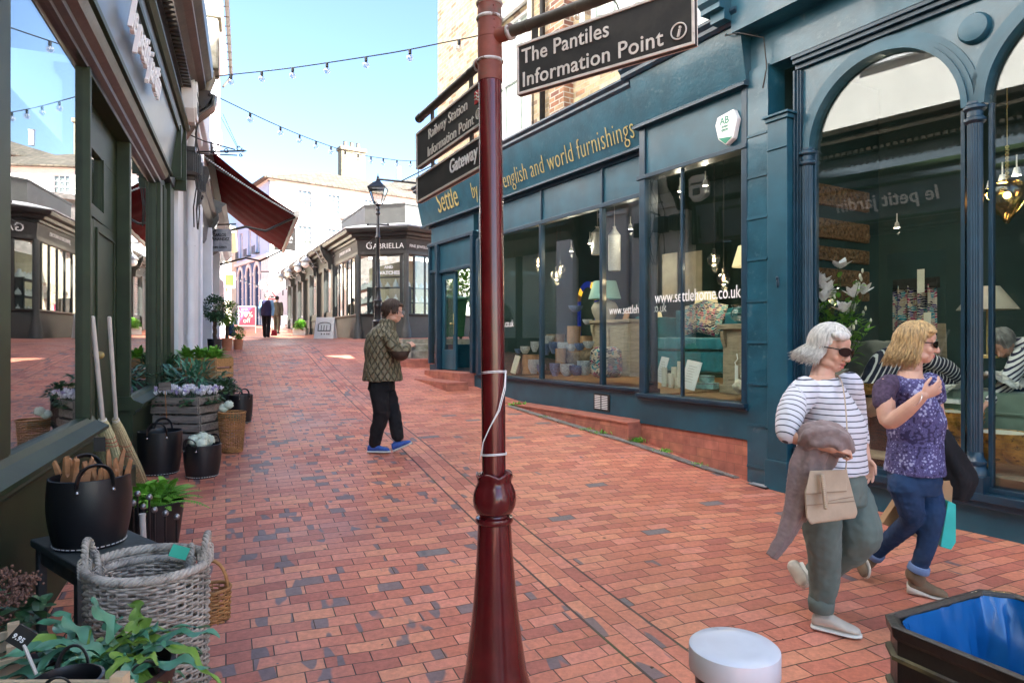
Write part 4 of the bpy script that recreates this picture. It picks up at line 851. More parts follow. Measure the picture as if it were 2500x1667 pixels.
for a in range(4):
    M4 = RZ(a * math.pi / 2); gl.add([M4 @ Vector((cb_,cb_,4.05)),M4 @ Vector((-cb_,cb_,4.05)),M4 @ Vector((-ct,ct,4.5)),M4 @ Vector((ct,ct,4.5))],[[0,1,2,3]])
ob('lantern_pane',gl,'bulb_glass',l_)
br = thing('sign_bracket','black iron bracket reaching left from the teal shop corner, behind the black finger signs','bracket',(-1.6,13.8,3.2))
a_,b_ = Vector((-1.6,13.8,3.25)),Vector((-2.85,13.8,3.38)); mb = MB(); mb.tube([a_,b_],.022,8); mb.tube([a_ + Vector((0,0,.45)),b_ * .6 + a_ * .4],.012,6); mb.tube([b_ * .3 + a_ * .7 + Vector((0,0,.0)),b_ * .3 + a_ * .7 + Vector((0,0,.35))],.012,6); ob('arm',mb,'iron',br,world=True,smooth=True)
# ================= finger post =================
PX,PY = -.097,2.85
fp = thing('signpost','dark maroon cast iron finger post with three black signs, mid lane','signpost',(PX,PY,-1.56))
def pob(name,mb,m,par=fp,**k): return ob(name,mb,m,par,world=True,**k)
mb = MB(); mb.lathe([(.152,-1.62),(.152,-1.50),(.142,-1.47),(.134,-1.43),(.126,-1.38),(.115,-1.30),(.102,-1.20),(.092,-1.10),(.084,-1.0),(.078,-.92),(.073,-.82),(.071,-.795),(.080,-.79),(.083,-.78),(.080,-.768),(.066,-.762),(.064,-.755)],48,(PX,PY,0)); pob('base',mb,'pole_maroon',smooth=True,auto=50)
mb = MB(); n = 72; prof = [(.062,-.758),(.078,-.748),(.090,-.72),(.094,-.69),(.090,-.66),(.080,-.635),(.073,-.62),(.074,-.605),(.080,-.59),(.078,-.583),(.066,-.59),(.055,-.62)]
vs = []
for i,(r_,z_) in enumerate(prof):
    u = i / (len(prof) - 1)
    for j in range(n):
        a = 2 * math.pi * j / n; lob_ = abs(math.cos(a * 2.5)); cr = (1 - abs(math.sin(a * 2.5)) ** 1.0)
        rr = r_ * (1 + .07 * (lob_ - .5) * min(1,u * 3) ); zz = z_ + (.028 * (abs(math.sin(a * 2.5)) ** .6) - .012) * max(0,(u - .55) / .45) ** .7
        vs.append((PX + rr * math.cos(a),PY + rr * math.sin(a),zz))
mb.add(vs,[[i * n + j,i * n + (j + 1) % n,(i + 1) * n + (j + 1) % n,(i + 1) * n + j] for i in range(len(prof) - 1) for j in range(n)]); pob('tulip_collar',mb,'pole_maroon',smooth=True)
mb = MB(); mb.lathe([(.052,-.70),(.0515,0.4),(.0505,1.12)],40,(PX,PY,0)); pob('pole',mb,'pole_maroon',smooth=True,auto=50)
mb = MB(); mb.lathe([(.0535,1.119),(.0535,1.302)],40,(PX,PY,0)); mb.lathe([(.0535,1.305),(.052,1.46),(.049,1.47),(.049,1.62),(.0,1.64)],40,(PX,PY,0)); mb.lathe([(.0515,1.29),(.0515,1.31)],40,(PX,PY,0))
for z_,a in ((1.43,-1.2),(1.37,-1.15),(1.335,-1.15)): mb.ball((PX + .0535 * math.cos(a),PY + .0535 * math.sin(a),z_),.004,8,6)
pob('pole_head',mb,'pole_rust',smooth=True,auto=50)
mb = MB()
for z_ in (1.206,1.392,1.458): mb.lathe([(.050,z_ - .008),(.057,z_ - .006),(.0595,z_),(.057,z_ + .006),(.050,z_ + .008)],40,(PX,PY,0))
pob('ring',mb,'pole_ring',smooth=True)
def finger(name,d,zarm,r_,length,col,r0=.045):
    d = Vector((d[0],d[1],0)).normalized(); s0 = Vector((PX,PY,zarm))
    mb = MB(); mb.tube([s0 + d * r0,s0 + d * .11],r_ * 1.28,20); pob('arm_socket',mb,'pole_rust',smooth=True,auto=50)
    mb = MB(); mb.tube([s0 + d * .11,s0 + d * length],r_,20); mb.tube([s0 + d * .20,s0 + d * .206],r_ * 1.06,20); mb.tube([s0 + d * (length - .03),s0 + d * (length + .012)],r_ * 1.1,20); a = pob('arm',mb,'arm_dark',smooth=True,auto=50)
    mb = MB(); mb.tube([s0 + d * .105,s0 + d * .120],r_ * 1.42,20); pob('ring',mb,'pole_ring',smooth=True)
    return s0,d
def board(F,x0,x1,z0,z1,th,par=fp,ew=.009):
    mb = MB(); mb.box(x0,x1,-th / 2,th / 2,z0,z1,F); b = pob('sign_board',mb,'sign_black',bevel=.0)
    mb = MB()
    for s_ in (-1,1):
        y0,y1 = sorted((s_ * th / 2,s_ * (th / 2 + .006)))
        mb.box(x0,x1,y0,y1,z1 - ew,z1,F); mb.box(x0,x1,y0,y1,z0,z0 + ew,F); mb.box(x0,x0 + ew,y0,y1,z0 + ew,z1 - ew,F); mb.box(x1 - ew,x1,y0,y1,z0 + ew,z1 - ew,F)
    ob('raised_border',mb,'sign_white',b,world=True); return b
def words(F,items,m='sign_white'):
    L1 = MB()
    for s_,size,x,z,k in items:
        q = place(text_mb(s_,size,.003,**k),F @ T(x,-.0135,z)); L1.add(q.v,q.f)
    return L1
def info_i(F,x,z,r_,L1):
    mb = MB(); mb.tube([F @ Vector((x + r_ * math.cos(a * math.pi / 14),-.0165,z + r_ * math.sin(a * math.pi / 14))) for a in range(29)],.0028,6); L1.add(mb.v,mb.f)
    q = place(text_mb('i',r_ * 1.9,.008,offset=.0012,shear=.25),F @ T(x - r_ * .28,-.0155,z - r_ * .68)); L1.add(q.v,q.f)
s0,d = finger('right',(.798,-.603),1.305,.0235,1.05,1)
FB = Matrix.Translation((PX,PY,0)) @ RZ(math.atan2(-.603,.798))
b = board(FB,.155,.925,1.022,1.232,.022)
L1 = words(FB,[('The Pantiles',.086,.180,1.146,dict(offset=.0006,sx=.93,space=1.04)),('Information Point',.086,.180,1.050,dict(offset=.0006,sx=.98,space=1.04))]); info_i(FB,.868,1.082,.028,L1)
ob('lettering',L1,'sign_white',b,world=True)
mb = MB()
for x in (.24,.80): mb.box(x - .012,x + .012,-.006,.006,1.23,1.285,FB)
pob('hanger',mb,'arm_dark')
s0,d = finger('left',(-.465,.885),1.235,.021,.90,1)
a_ = math.atan2(-.885,.465); FLb = Matrix.Translation((PX,PY,0)) @ RZ(a_)
b1 = board(FLb,-.92,-.06,.955,1.152,.022)
L1 = words(FLb,[('Railway Station',.075,-.73,1.068,dict(offset=0,sx=1.12)),('Information Point',.075,-.745,.978,dict(offset=0,sx=1.12))]); info_i(FLb,-.092,1.008,.022,L1)
ob('lettering',L1,'sign_white',b1,world=True)
mb = MB(); mb.box(-.135,-.075,-.0145,-.011,1.062,1.118,FLb); rr_ = ob('rail_emblem',mb,'red_ink',b1,world=True)
mb = MB()
for (xa,za,xb,zb) in ((-.13,1.098,-.08,1.098),(-.13,1.082,-.08,1.082),(-.118,1.112,-.094,1.098),(-.118,1.098,-.092,1.082),(-.116,1.082,-.09,1.068)):
    mb.tube([FLb @ Vector((xa,-.016,za)),FLb @ Vector((xb,-.016,zb))],.0026,6)
ob('arrows',mb,'sign_white',rr_,world=True)
b2 = board(FLb,-.92,-.06,.766,.908,.022)
L1 = words(FLb,[('Gateway',.095,-.44,.818,dict(offset=.0012,sx=.98))]); ob('lettering',L1,'letter_white',b2,world=True)
mb = MB()
for x in (-.70,-.2): mb.box(x - .012,x + .012,-.006,.006,1.14,1.21,FLb); mb.box(x - .012,x + .012,-.006,.006,.914,.949,FLb)
pob('hanger',mb,'arm_dark')
mb = MB(); PX += .019
for z_ in (-.137,-.143,-.492,-.497): mb.tube([(PX + .0545 * math.cos(a * math.pi / 16),PY + .0545 * math.sin(a * math.pi / 16),z_ + .004 * math.sin(a * .3)) for a in range(33)],.0019,6)
mb.tube([(PX + .050,PY - .028,-.14),(PX + .046,PY - .05,-.20),(PX + .02,PY - .06,-.30),(PX - .02,PY - .058,-.38),(PX - .046,PY - .036,-.44),(PX - .052,PY - .03,-.495)],.0024,6)
mb.tube([(PX + .052,PY - .028,-.14),(PX + .050,PY - .05,-.21),(PX + .026,PY - .06,-.30),(PX - .014,PY - .06,-.37),(PX - .043,PY - .04,-.43),(PX - .062,PY - .04,-.52)],.0018,6)
PX -= .019; fp.location.x += .028; fp.rotation_euler[1] = -.0097
tag(ob('string',mb,'letter_white',smooth=True),'thin white string knotted twice around the maroon post','string')
# ================= festoon lights =================
def festoon(label,knots,bulbs,r_=.041,cat='string lights'):
    """knots: world points of the cable; bulbs: fractions along it"""
    P = [Vector(p) for p in knots]
    t = thing('festoon_lights',label,cat,P[0])
    pts = []
    for i in range(len(P) - 1):
        p0,p1,p2,p3 = P[max(i - 1,0)],P[i],P[i + 1],P[min(i + 2,len(P) - 1)]
        for k in range(10):
            u = k / 10; pts.append(.5 * ((2 * p1) + (p2 - p0) * u + (2 * p0 - 5 * p1 + 4 * p2 - p3) * u * u + (3 * p1 - p0 - 3 * p2 + p3) * u ** 3))
    pts.append(P[-1]); mb = MB(); mb.tube(pts,.0075,6); ob('cable',mb,'bulb_cap',t,world=True,smooth=True)
    cum = [0]
    for a,b in zip(pts,pts[1:]): cum.append(cum[-1] + (b - a).length)
    for f in bulbs:
        s_ = f * cum[-1]; i = max(j for j in range(len(cum)) if cum[j] <= s_); i = min(i,len(pts) - 2); p = pts[i].lerp(pts[i + 1],(s_ - cum[i]) / (cum[i + 1] - cum[i]))
        mb = MB(); mb.lathe([(.012,.0),(.020,-.01),(.020,-.055),(.014,-.06)],10,p); h = ob('lamp_holder',mb,'bulb_cap',t,world=True,smooth=True,auto=40)
        mb = MB(); mb.lathe([(.014,-.058),(.022,-.07)] + [(max(.001,r_ * math.sin(math.pi * k / 10)),-.055 - r_ * 1.05 - r_ * math.cos(math.pi * (10 - k) / 10) * -1 - 0) for k in []] + [(r_ * math.sin(a_),-.062 - r_ + r_ * math.cos(a_)) for a_ in [math.pi * q / 9 for q in range(2,10)]][:-1] + [(.0015,-.062 - 2 * r_)],14,p); ob('bulb',mb,'bulb_glass',h,world=True,smooth=True)
        mb = MB(); mb.tube([p + Vector((0,0,-.06)),p + Vector((0,0,-.062 - r_))],.006,6); mb.tube([p + Vector((-.012,0,-.06 - r_)),p + Vector((.012,0,-.064 - r_))],.004,5); ob('filament',mb,'white_plastic',h,world=True)
    return t
A = [pt(448,186,9.4),pt(512,174,9.25),pt(658,158,8.9),pt(828,133,8.4),pt(926,117,8.1),pt(1031,96,7.8),pt(1100,82,7.6),pt(1250,42,7.2),pt(1410,2,6.9),S(5.45,.45,3.55)]
festoon('upper festoon string with clear globe bulbs, crossing from the flower shop to the teal shop',A,[.02,.085,.155,.225,.303,.388,.480,.575,.675,.78,.93])
B = [pt(448,198,9.4),pt(520,233,9.8),pt(632,286,10.8),pt(728,325,12.2),pt(811,352,13.6),pt(880,364,15),pt(940,370,16.3),pt(1000,366,17.5),pt(1060,350,19)]
festoon('lower festoon string with clear globe bulbs, sagging away from the flower shop over the lane',B,[.03,.093,.165,.226,.285,.340,.395,.450,.51,.57,.64,.71,.79,.88],.045)
Cc = [pt(862,455,19.5),pt(900,468,20),pt(960,455,21),pt(1010,430,22)]
Dd = [pt(655,640,33),pt(700,618,29),pt(760,585,25.5),pt(800,570,23.6),pt(840,560,22),pt(866,540,19.8)]
festoon('short festoon string of small bulbs hung along the charcoal row to the lamp post',Dd,[.1,.2,.3,.4,.5,.6,.7,.8,.9],.05)
Ee = [pt(640,672,36),pt(585,652,36),pt(545,640,37),pt(505,650,30)]
festoon('far festoon string of tiny bulbs before the arched white house',Ee,[.06 * i for i in range(1,16)],.06)
# ================= awning =================
aw = thing('awning','large dark red canvas awning slanting out over the lane from the left row','awning',Lw(18.4,0,3.4))
def awp(u,v):
    a = 18.35 + 7.9 * u; o = .02 + 2.25 * v; z = 5.05 - 1.62 * v - .09 * math.sin(math.pi * v) - .012 * math.sin(u * 40)
    return Lw(a,o,z)
mb = MB(); nu,nv = 40,14
vs = [awp(i / nu,j / nv) for i in range(nu + 1) for j in range(nv + 1)]
f_ = [[i * (nv + 1) + j,(i + 1) * (nv + 1) + j,(i + 1) * (nv + 1) + j + 1,i * (nv + 1) + j + 1] for i in range(nu) for j in range(nv)]
mb.add(vs,f_); mb.add([v + Vector((0,0,.012)) for v in vs],[q[::-1] for q in f_]); ob('canvas',mb,'awning_red',aw,world=True,smooth=True)
mb = MB(); mb.box(18.30,26.3,-2.35,-2.27,3.32,3.45,FL); mb.box(18.28,18.34,-2.37,-2.23,3.36,3.50,FL); ob('front_bar',mb,'sign_white',aw,world=True)
mb = MB()
for a in (18.6,25.9): mb.tube([Lw(a,.1,2.75),Lw(a + .1,1.0,3.05),Lw(a,1.5,2.95),Lw(a,2.27,3.38)],.035,8)
mb.tube([Lw(18.45,.1,4.6),Lw(18.5,2.2,3.42)],.012,6); ob('folding_arm',mb,'iron',aw,world=True,smooth=True)
mb = MB()
for i in range(46):
    u = i / 45; p = Lw(18.40,.02 + 2.25 * u,4.75 - 1.36 * u - .06 * math.sin(math.pi * u)); mb.ball(p,.024,6,4,(1.3,.6,1))
ob('chain',mb,'lead',aw,world=True)
mb = MB(); mb.box(18.3,26.3,-.2,.05,4.85,5.15,FL); ob('cassette',mb,'sign_black',aw,world=True)
# ================= scroll bracket and hanging sign on the left =================
sb = thing('sign_bracket','long black wrought iron scroll bracket reaching over the lane above the red awning','bracket',Lw(10,0,3))
P = lambda x,y,Y=9.8: pt(x,y,Y)
mb = MB()
mb.tube([P(402,350,9.6),P(562,347,10.0)],.014,8); mb.tube([P(402,350,9.6),P(545,357,10)],.009,6)
mb.tube([P(405,306,9.6),P(412,300,9.6),P(420,303,9.6),P(470,325,9.8),P(540,344,10)],.009,6)
def scroll(cx,cy,r,turns=1.4,Y=9.8,sgn=1,th=.007):
    q = []
    for i in range(22):
        a = i / 21 * turns * 2 * math.pi; rr = r * (1 - .65 * i / 21); q.append(P(cx + sgn * rr * math.cos(a),cy + rr * math.sin(a),Y))
    mb.tube(q,th,6)
scroll(410,341,10); scroll(437,347,7); scroll(492,344,7); scroll(520,346,6); scroll(549,340,7,1.0); scroll(553,356,4,1.1)
mb.tube([P(556,343,10),P(566,347,10),P(556,350,10)],[.006,.012,.002],6)
ob('scroll_arm',mb,'iron',sb,world=True,smooth=True)
mb = MB(); mb.tube([P(548,341,10),P(512,262,10.5)],.004,5); mb.tube([P(546,341,10),P(508,270,10.5)],.004,5); ob('guy_wire',mb,'iron',sb,world=True)
hsn = thing('hanging_sign','grey square hanging sign lettered CARLOS FERNANDEZ under the red awning','sign',pt(505,550,17))
mb = MB(); c0 = pt(505,551,17); FSg = Matrix.Translation(c0) @ RZ(R(-4)); mb.box(-.31,.31,-.02,.02,-.30,.28,FSg); ob('board',mb,'lead',hsn,world=True)
L1 = MB()
for s_,sz,z_ in (('CARLOS',.105,.09),('FERNANDEZ',.105,-.02),('01892 539472',.075,-.22)):
    q = place(text_mb(s_,sz,.004,offset=.003,align='CENTER',sx=.9),FSg @ T(0,-.024,z_)); L1.add(q.v,q.f)
ob('lettering',L1,'sign_black',hsn,world=True)
mb = MB(); mb.tube([c0 + Vector((-.25,0,.28)),c0 + Vector((-.25,0,.40))],.012,6); mb.tube([c0 + Vector((.25,0,.28)),c0 + Vector((.25,0,.40))],.012,6); mb.tube([c0 + Vector((-.8,0,.36)),c0 + Vector((.42,0,.41))],.018,6); ob('bracket',mb,'iron',hsn,world=True)
al = thing('alarm_box','white hexagonal alarm box on the flower shop fascia end','alarm box',Lw(9.2,.3,3.3))
mb = MB(); q = [(9.02,3.0),(9.16,2.86),(9.32,2.86),(9.44,3.0),(9.44,3.34),(9.30,3.44),(9.14,3.44),(9.02,3.34)]
mb.prism([FL @ Vector((x,-.24,z)) for x,z in q],FL.to_3x3() @ Vector((0,-.15,0))); mb.prism([FL @ Vector((9.23 + (x - 9.23) * .85,-.39,3.15 + (z - 3.15) * .85)) for x,z in q],FL.to_3x3() @ Vector((0,-.03,0))); bx_ = ob('case',mb,'white_plastic',al,world=True,bevel=.006)
mb = MB(); mb.box(9.10,9.36,-.425,-.421,3.20,3.24,FL); mb.box(9.14,9.32,-.425,-.421,2.98,3.12,FL); ob('emblem',mb,'sign_black',bx_,world=True)
al = thing('alarm_box','white shield shaped alarm box lettered AB with a green base, on the teal bay panel','alarm box',S(6.95,.2,2.2))
mb = MB(); x0 = 6.985; q = [(-.11,.16),(.10,.19),(.15,.08),(.10,-.11),(0,-.16),(-.10,-.08),(-.14,.08)]
mb.prism([FS @ Vector((x0 + x,-.145,2.21 + z)) for x,z in q],FS.to_3x3() @ Vector((0,-.07,0))); ob('case',mb,'white_plastic',al,world=True,bevel=.01)
L1 = MB()
for s_,sz,x,z,m_ in (('AB',.11,-.075,.065,0),('01424',.036,-.05,.025,0),('439191',.036,-.055,-.012,0)):
    q = place(text_mb(s_,sz,.003,offset=.001,sx=.9),FS @ T(x0 + x,-.217,2.21 + z)); L1.add(q.v,q.f)
ob('lettering',L1,'green_ink',al,world=True)
mb = MB(); mb.prism([FS @ Vector((x0 + x,-.216,2.21 + z)) for x,z in ((-.09,-.07),(.09,-.095),(0,-.148))],FS.to_3x3() @ Vector((0,-.004,0))); ob('base_plate',mb,'green_ink',al,world=True)
# ================= bollard and litter bin =================
bx,by = .40,1.18; bo = thing('bollard','black bollard with a round white painted cap, nearest thing at the bottom of the lane','bollard',(bx,by,-1.59))
mb = MB(); mb.lathe([(.0001,-.548),(.05,-.548),(.074,-.5485),(.0785,-.552),(.079,-.558),(.079,-.592),(.076,-.596),(.06,-.597)],56,(bx,by,0)); ob('cap',mb,mat('cap_white',(.56,.60,.68),rough=.32,var=.10,vs=9,coat=.3,dirt=(.36,.38,.40),ds=11,dirt_lo=.62,dirt_hi=.7),bo,world=True,smooth=True,auto=45)
mb = MB(); mb.lathe([(.066,-.597),(.068,-.62),(.058,-.66),(.055,-1.4),(.08,-1.5),(.085,-1.62)],40,(bx,by,0)); ob('shaft',mb,'iron',bo,world=True,smooth=True,auto=45)
e1 = Vector((.90,.43,0)).normalized(); e2 = Vector((.447,-.894,0)).normalized(); c0 = Vector((.785,1.41,0))
FBn = Matrix.Translation(c0) @ Matrix(((e2.x,e1.x,0,0),(e2.y,e1.y,0,0),(0,0,1,0),(0,0,0,1)))
bn = thing('litter_bin','black ribbed metal litter bin lined with a blue bag, bottom right corner','bin',(.95,1.35,-1.6))
mat('bin_black',(.014,.013,.011),rough=.45,var=.5,vs=14,bump=.05,bs=35,coat=.2,dirt=(.04,.028,.018),ds=9,dirt_lo=.6,dirt_hi=.72)
mat('bin_rib',(.10,.085,.04),rough=.6,var=.5,vs=20,dirt=(.03,.025,.02),ds=14,dirt_lo=.5,dirt_hi=.6)
mat('blue_bag',(.008,.12,.36),rough=.25,var=.2,vs=5,coat=.4)
BW,BD,ch,zt = .52,.42,.045,-.60
def oct_ring(e,z):
    x0,x1,y0,y1 = -e,BW + e,-e,BD + e; c_ = ch
    return [FBn @ Vector(p) for p in ((x0 + c_,y0,z),(x1 - c_,y0,z),(x1,y0 + c_,z),(x1,y1 - c_,z),(x1 - c_,y1,z),(x0 + c_,y1,z),(x0,y1 - c_,z),(x0,y0 + c_,z))]
def rings(mb,rs_,cap=False):
    k = 8
    mb.add([v for r_ in rs_ for v in r_],[[i * k + j,i * k + (j + 1) % k,(i + 1) * k + (j + 1) % k,(i + 1) * k + j] for i in range(len(rs_) - 1) for j in range(k)])
mb = MB(); rings(mb,[oct_ring(0,-1.62),oct_ring(0,zt - .03),oct_ring(.006,zt - .02),oct_ring(.008,zt),oct_ring(-.004,zt + .003),oct_ring(-.012,zt - .004),oct_ring(-.012,zt - .06)]); ob('body',mb,'bin_black',bn,world=True,bevel=.002)
mb = MB()
for z_ in (-.665,-.735,-.82,-.92,-1.03): rings(mb,[oct_ring(-.001,z_ - .008),oct_ring(.007,z_ - .004),oct_ring(.007,z_ + .004),oct_ring(-.001,z_ + .008)])
ob('rib',mb,'bin_rib',bn,world=True)
mb = MB(); n = 96
def ringpt(fr,e):
    R8 = oct_ring(e,0); L_ = [(R8[(i + 1) % 8] - R8[i]).length for i in range(8)]; s_ = fr * sum(L_)
    for i in range(8):
        if s_ <= L_[i]: return R8[i].lerp(R8[(i + 1) % 8],s_ / L_[i])
        s_ -= L_[i]
    return R8[0]
vs = []; cen = FBn @ Vector((BW / 2,BD / 2,0))
for k,(e,z_,w_) in enumerate(((-.014,zt - .006,.1),(-.018,zt - .03,.25),(-.03,zt - .09,.6),(-.045,zt - .18,1),(-.06,zt - .32,1.2),(-.08,zt - .5,1.2),(-.14,zt - .62,1))):
    for j in range(n):
        p = ringpt(j / n,e); nn = mnoise.noise(Vector((j * .45,k * .5,0))) + .6 * mnoise.noise(Vector((j * 1.3,k * .3,4)))
        nn += 1.2 * max(0,mnoise.noise(Vector((j * .8,7,k * .25)))); q = p + (cen - p) * (.22 * w_ * nn); q.z = z_ + .012 * w_ * mnoise.noise(Vector((j * .3,k,9))); vs.append(q)
mb.add(vs,[[i * n + j,i * n + (j + 1) % n,(i + 1) * n + (j + 1) % n,(i + 1) * n + j] for i in range(6) for j in range(n)] + [[6 * n + j for j in range(n)]]); tag(ob('bin_bag',mb,'blue_bag',smooth=True),'shiny blue plastic bag lining the black litter bin','bag')
p = FBn @ Vector((.10,BD - .03,zt - .035)); mb = MB(); mb.tube([p + e1 * .02,p - e1 * .02 + e2 * .01 - Vector((0,0,.01))],.007,10); ob('peg',mb,mat('copper',(.35,.22,.13),rough=.4,metal=.6),bn,world=True,smooth=True)
# ================= street goods on the left =================
mat('rubber_black',(.012,.012,.014),rough=.42,var=.3,vs=5,bump=.02,bs=30,coat=.08)
mat('rivet',(.5,.5,.52),rough=.25,metal=.9,var=.1)
mat('stitch',(.6,.6,.58),rough=.8)
mat('wicker_grey',(.42,.375,.32),rough=.8,var=.38,vs=9,bump=.04,bs=60,dirt=(.13,.11,.09),ds=24,dirt_lo=.5,dirt_hi=.7)
mat('wicker_orange',(.42,.20,.07),rough=.6,var=.35,vs=12,bump=.04,bs=60,dirt=(.18,.08,.03),ds=20,dirt_lo=.5,dirt_hi=.7)
mat('beech',(.36,.165,.07),rough=.55,var=.25,vs=4,stretch=(1,1,9),bump=.01)
mat('crate_grey',(.25,.215,.185),rough=.9,var=.3,vs=5,stretch=(1,6,8),bump=.05,bs=30,dirt=(.12,.10,.09),ds=7,dirt_lo=.5,dirt_hi=.65)
mat('crate_orange',(.46,.25,.10),rough=.75,var=.25,vs=5,stretch=(1,6,8),bump=.03)
mat('crate_pale',(.55,.42,.27),rough=.8,var=.15,vs=5,stretch=(1,6,6),bump=.02)
mat('stool_paint',(.050,.062,.062),rough=.6,var=.3,vs=8,bump=.04,dirt=(.12,.11,.09),ds=7,dirt_lo=.55,dirt_hi=.7)
mat('broom_handle',(.62,.56,.50),rough=.5,var=.1,vs=10)
mat('broom_straw',(.62,.54,.30),rough=.85,var=.35,vs=30,stretch=(6,6,.6),bump=.06,bs=60)
mat('fern_green',(.17,.40,.045),rough=.55,var=.4,vs=14)
mat('leaf_blue',(.075,.23,.13),rough=.42,var=.4,vs=12,coat=.2)
mat('leaf_dark',(.035,.095,.035),rough=.5,var=.45,vs=16)
mat('leaf_lime',(.16,.28,.035),rough=.5,var=.35,vs=14)
mat('petal_white',(.92,.88,.94),rough=.6,var=.1,vs=30)
mat('petal_lilac',(.66,.54,.82),rough=.6,var=.2,vs=30)
mat('petal_cream',(.74,.80,.66),rough=.6,var=.1,vs=30)
mat('sedum',(.17,.085,.06),rough=.9,var=.4,vs=40)
mat('terracotta',(.42,.16,.08),rough=.8,var=.2,vs=6)
mat('bark',(.09,.055,.035),rough=.9,var=.3,vs=10,bump=.06)
mat('plastic_pot',(.05,.022,.018),rough=.5,var=.2)
mat('soil',(.03,.02,.015),rough=1,var=.4,vs=30,bump=.08)
mat('pink_paint',(.48,.045,.13),rough=.5,var=.04)
mat('tag_teal',(.03,.42,.30),rough=.5)
mat('steel_ball',(.30,.29,.30),rough=.3,metal=.8,var=.15)
def leafq(mb,base,d,up,L,W,droop=.3,n=5,lobes=0,curl=0,th=0):
    """a curved leaf blade as a strip"""
    base = Vector(base); d = Vector(d).normalized(); side = d.cross(Vector(up)); side = side.normalized() if side.length > 1e-3 else Vector((1,0,0)); upv = side.cross(d).normalized()
    rows = []
    for i in range(n + 1):
        t = i / n; w = W * math.sin(math.pi * min(.98,t * .9 + .08)) ** .8
        if lobes: w *= .62 + .38 * abs(math.sin(t * lobes * math.pi))
        c = base + d * L * t - Vector((0,0,1)) * droop * L * t * t + upv * .0
        cw = curl * math.sin(t * 7)
        rows += [c - side * w + upv * (.25 * w + cw * W),c,c + side * w + upv * (.25 * w - cw * W)]
    mb.add(rows,[[i * 3 + j,i * 3 + j + 1,(i + 1) * 3 + j + 1,(i + 1) * 3 + j] for i in range(n) for j in range(2)])
def rdir(a,el): return Vector((math.cos(a) * math.cos(el),math.sin(a) * math.cos(el),math.sin(el)))
def frond(mb,base,d,L,droop,nl=16,lw=.035):
    """fern frond: midrib with many leaflets"""
    base = Vector(base); d = Vector(d).normalized(); side = d.cross(Vector((0,0,1))).normalized(); pts = [base + d * L * t - Vector((0,0,1)) * droop * L * t * t for t in [i / nl for i in range(nl + 1)]]
    mb.tube(pts,[.0022 * (1 - i / nl) + .0008 for i in range(nl + 1)],4)
    for i in range(2,nl):
        t = i / nl; w = lw * math.sin(math.pi * (t * .85 + .12)); tg = (pts[i + 1] - pts[i - 1]).normalized()
        for s_ in (-1,1):
            e = (side * s_ * .9 + tg * .45 - Vector((0,0,.15))).normalized(); q = tg * L / nl * .42
            mb.add([pts[i] - q * .6,pts[i] + q,pts[i] + e * w + q * .8,pts[i] + e * w * .9 - q * .3],[[0,1,2,3]])
def bucket(loc,r,h,label,group=None,top=1.0,handles=True,rz=0,bulge=.06,th=.006,stitched=True,name='rubber_bucket',cat='bucket'):
    t = thing(name,label,cat,loc,rz,group)
    n = 9; pr = [(r * (.84 + (top - .84) * (i / n) + bulge * math.sin(math.pi * i / n)),h * i / n) for i in range(n + 1)]
    mb = MB(); mb.lathe([(.001,.004)] + [(pr[0][0] - .01,0)] + pr + [(pr[-1][0] - th,h + .002),(pr[-1][0] - th - .004,h - .01)] + [(p[0] - th * 1.6,p[1]) for p in pr[::-1][1:-1]] + [(.001,.02)],44); ob('body',mb,'rubber_black',t,smooth=True,auto=50)
    R0 = pr[-1][0]
    if handles:
        for s_ in (-1,1):
            mb = MB(); q = []; hw = R0 * .42; hh = h * .26
            for i in range(15):
                a = math.pi * i / 14; q.append((-hw * math.cos(a),s_ * (math.sqrt(max(0,R0 ** 2 - (hw * math.cos(a)) ** 2)) + .004),h - .03 + (hh + .02) * math.sin(a) ** .7))
            mb.tube(q,r * .09,8,flat=.35); hd = ob('handle',mb,'rubber_black',t,smooth=True)
            mb = MB()
            for x in (-hw,hw): mb.ball((x,s_ * (math.sqrt(R0 ** 2 - hw ** 2) + .012),h - .045),r * .055,10,8)
            ob('rivet',mb,'rivet',hd,smooth=True)
    if stitched:
        mb = MB(); m_ = 40
        for i in range(m_):
            a0,a1 = 2 * math.pi * i / m_,2 * math.pi * (i + .62) / m_; rr = pr[0][0] + .005; mb.tube([(rr * math.cos(a0),rr * math.sin(a0),.012),(rr * math.cos(a1),rr * math.sin(a1),.012)],.0028,5)
        ob('stitching',mb,'stitch',t)
    return t
F0 = Vector((-1.83,2.75,0)); sd = math.atan2(.36,-.45); FST = Matrix.Translation(F0) @ RZ(sd)
stl = thing('stool','low dark painted wooden stool carrying the big black bucket of boot jacks','stool',F0,sd)
mb = MB(); mb.box(0,.60,-.36,0,-.985,-.95); ob('seat',mb,'stool_paint',stl,bevel=.006)
for x in (.03,.53):
    for y in (-.34,-.05): mb = MB(); mb.box(x,x + .045,y,y + .035,-1.52,-.985); ob('leg',mb,'stool_paint',stl,bevel=.003)
mb = MB(); mb.box(.07,.53,-.335,-.315,-1.06,-.99); mb.box(.07,.53,-.045,-.025,-1.06,-.99); mb.box(.035,.055,-.3,-.05,-1.30,-1.26); ob('apron',mb,'stool_paint',stl)
BC = Vector((-1.97,3.06,-.948))
bucket(BC,.170,.315,'largest black rubber bucket with riveted handles, standing on the stool full of wooden boot jacks',rz=R(40),top=.97,bulge=.10)
spots = [(-.115,-.02,.38,-18,8),(-.09,.05,.36,12,-10),(-.045,-.04,.38,30,5),(-.02,.06,.34,-25,-6),(.02,-.02,.33,10,12),(.05,.06,.40,40,4),(.08,.0,.32,-12,-8),(.10,.04,.36,15,4),(-.115,-.075,.31,80,40)]
proto = None
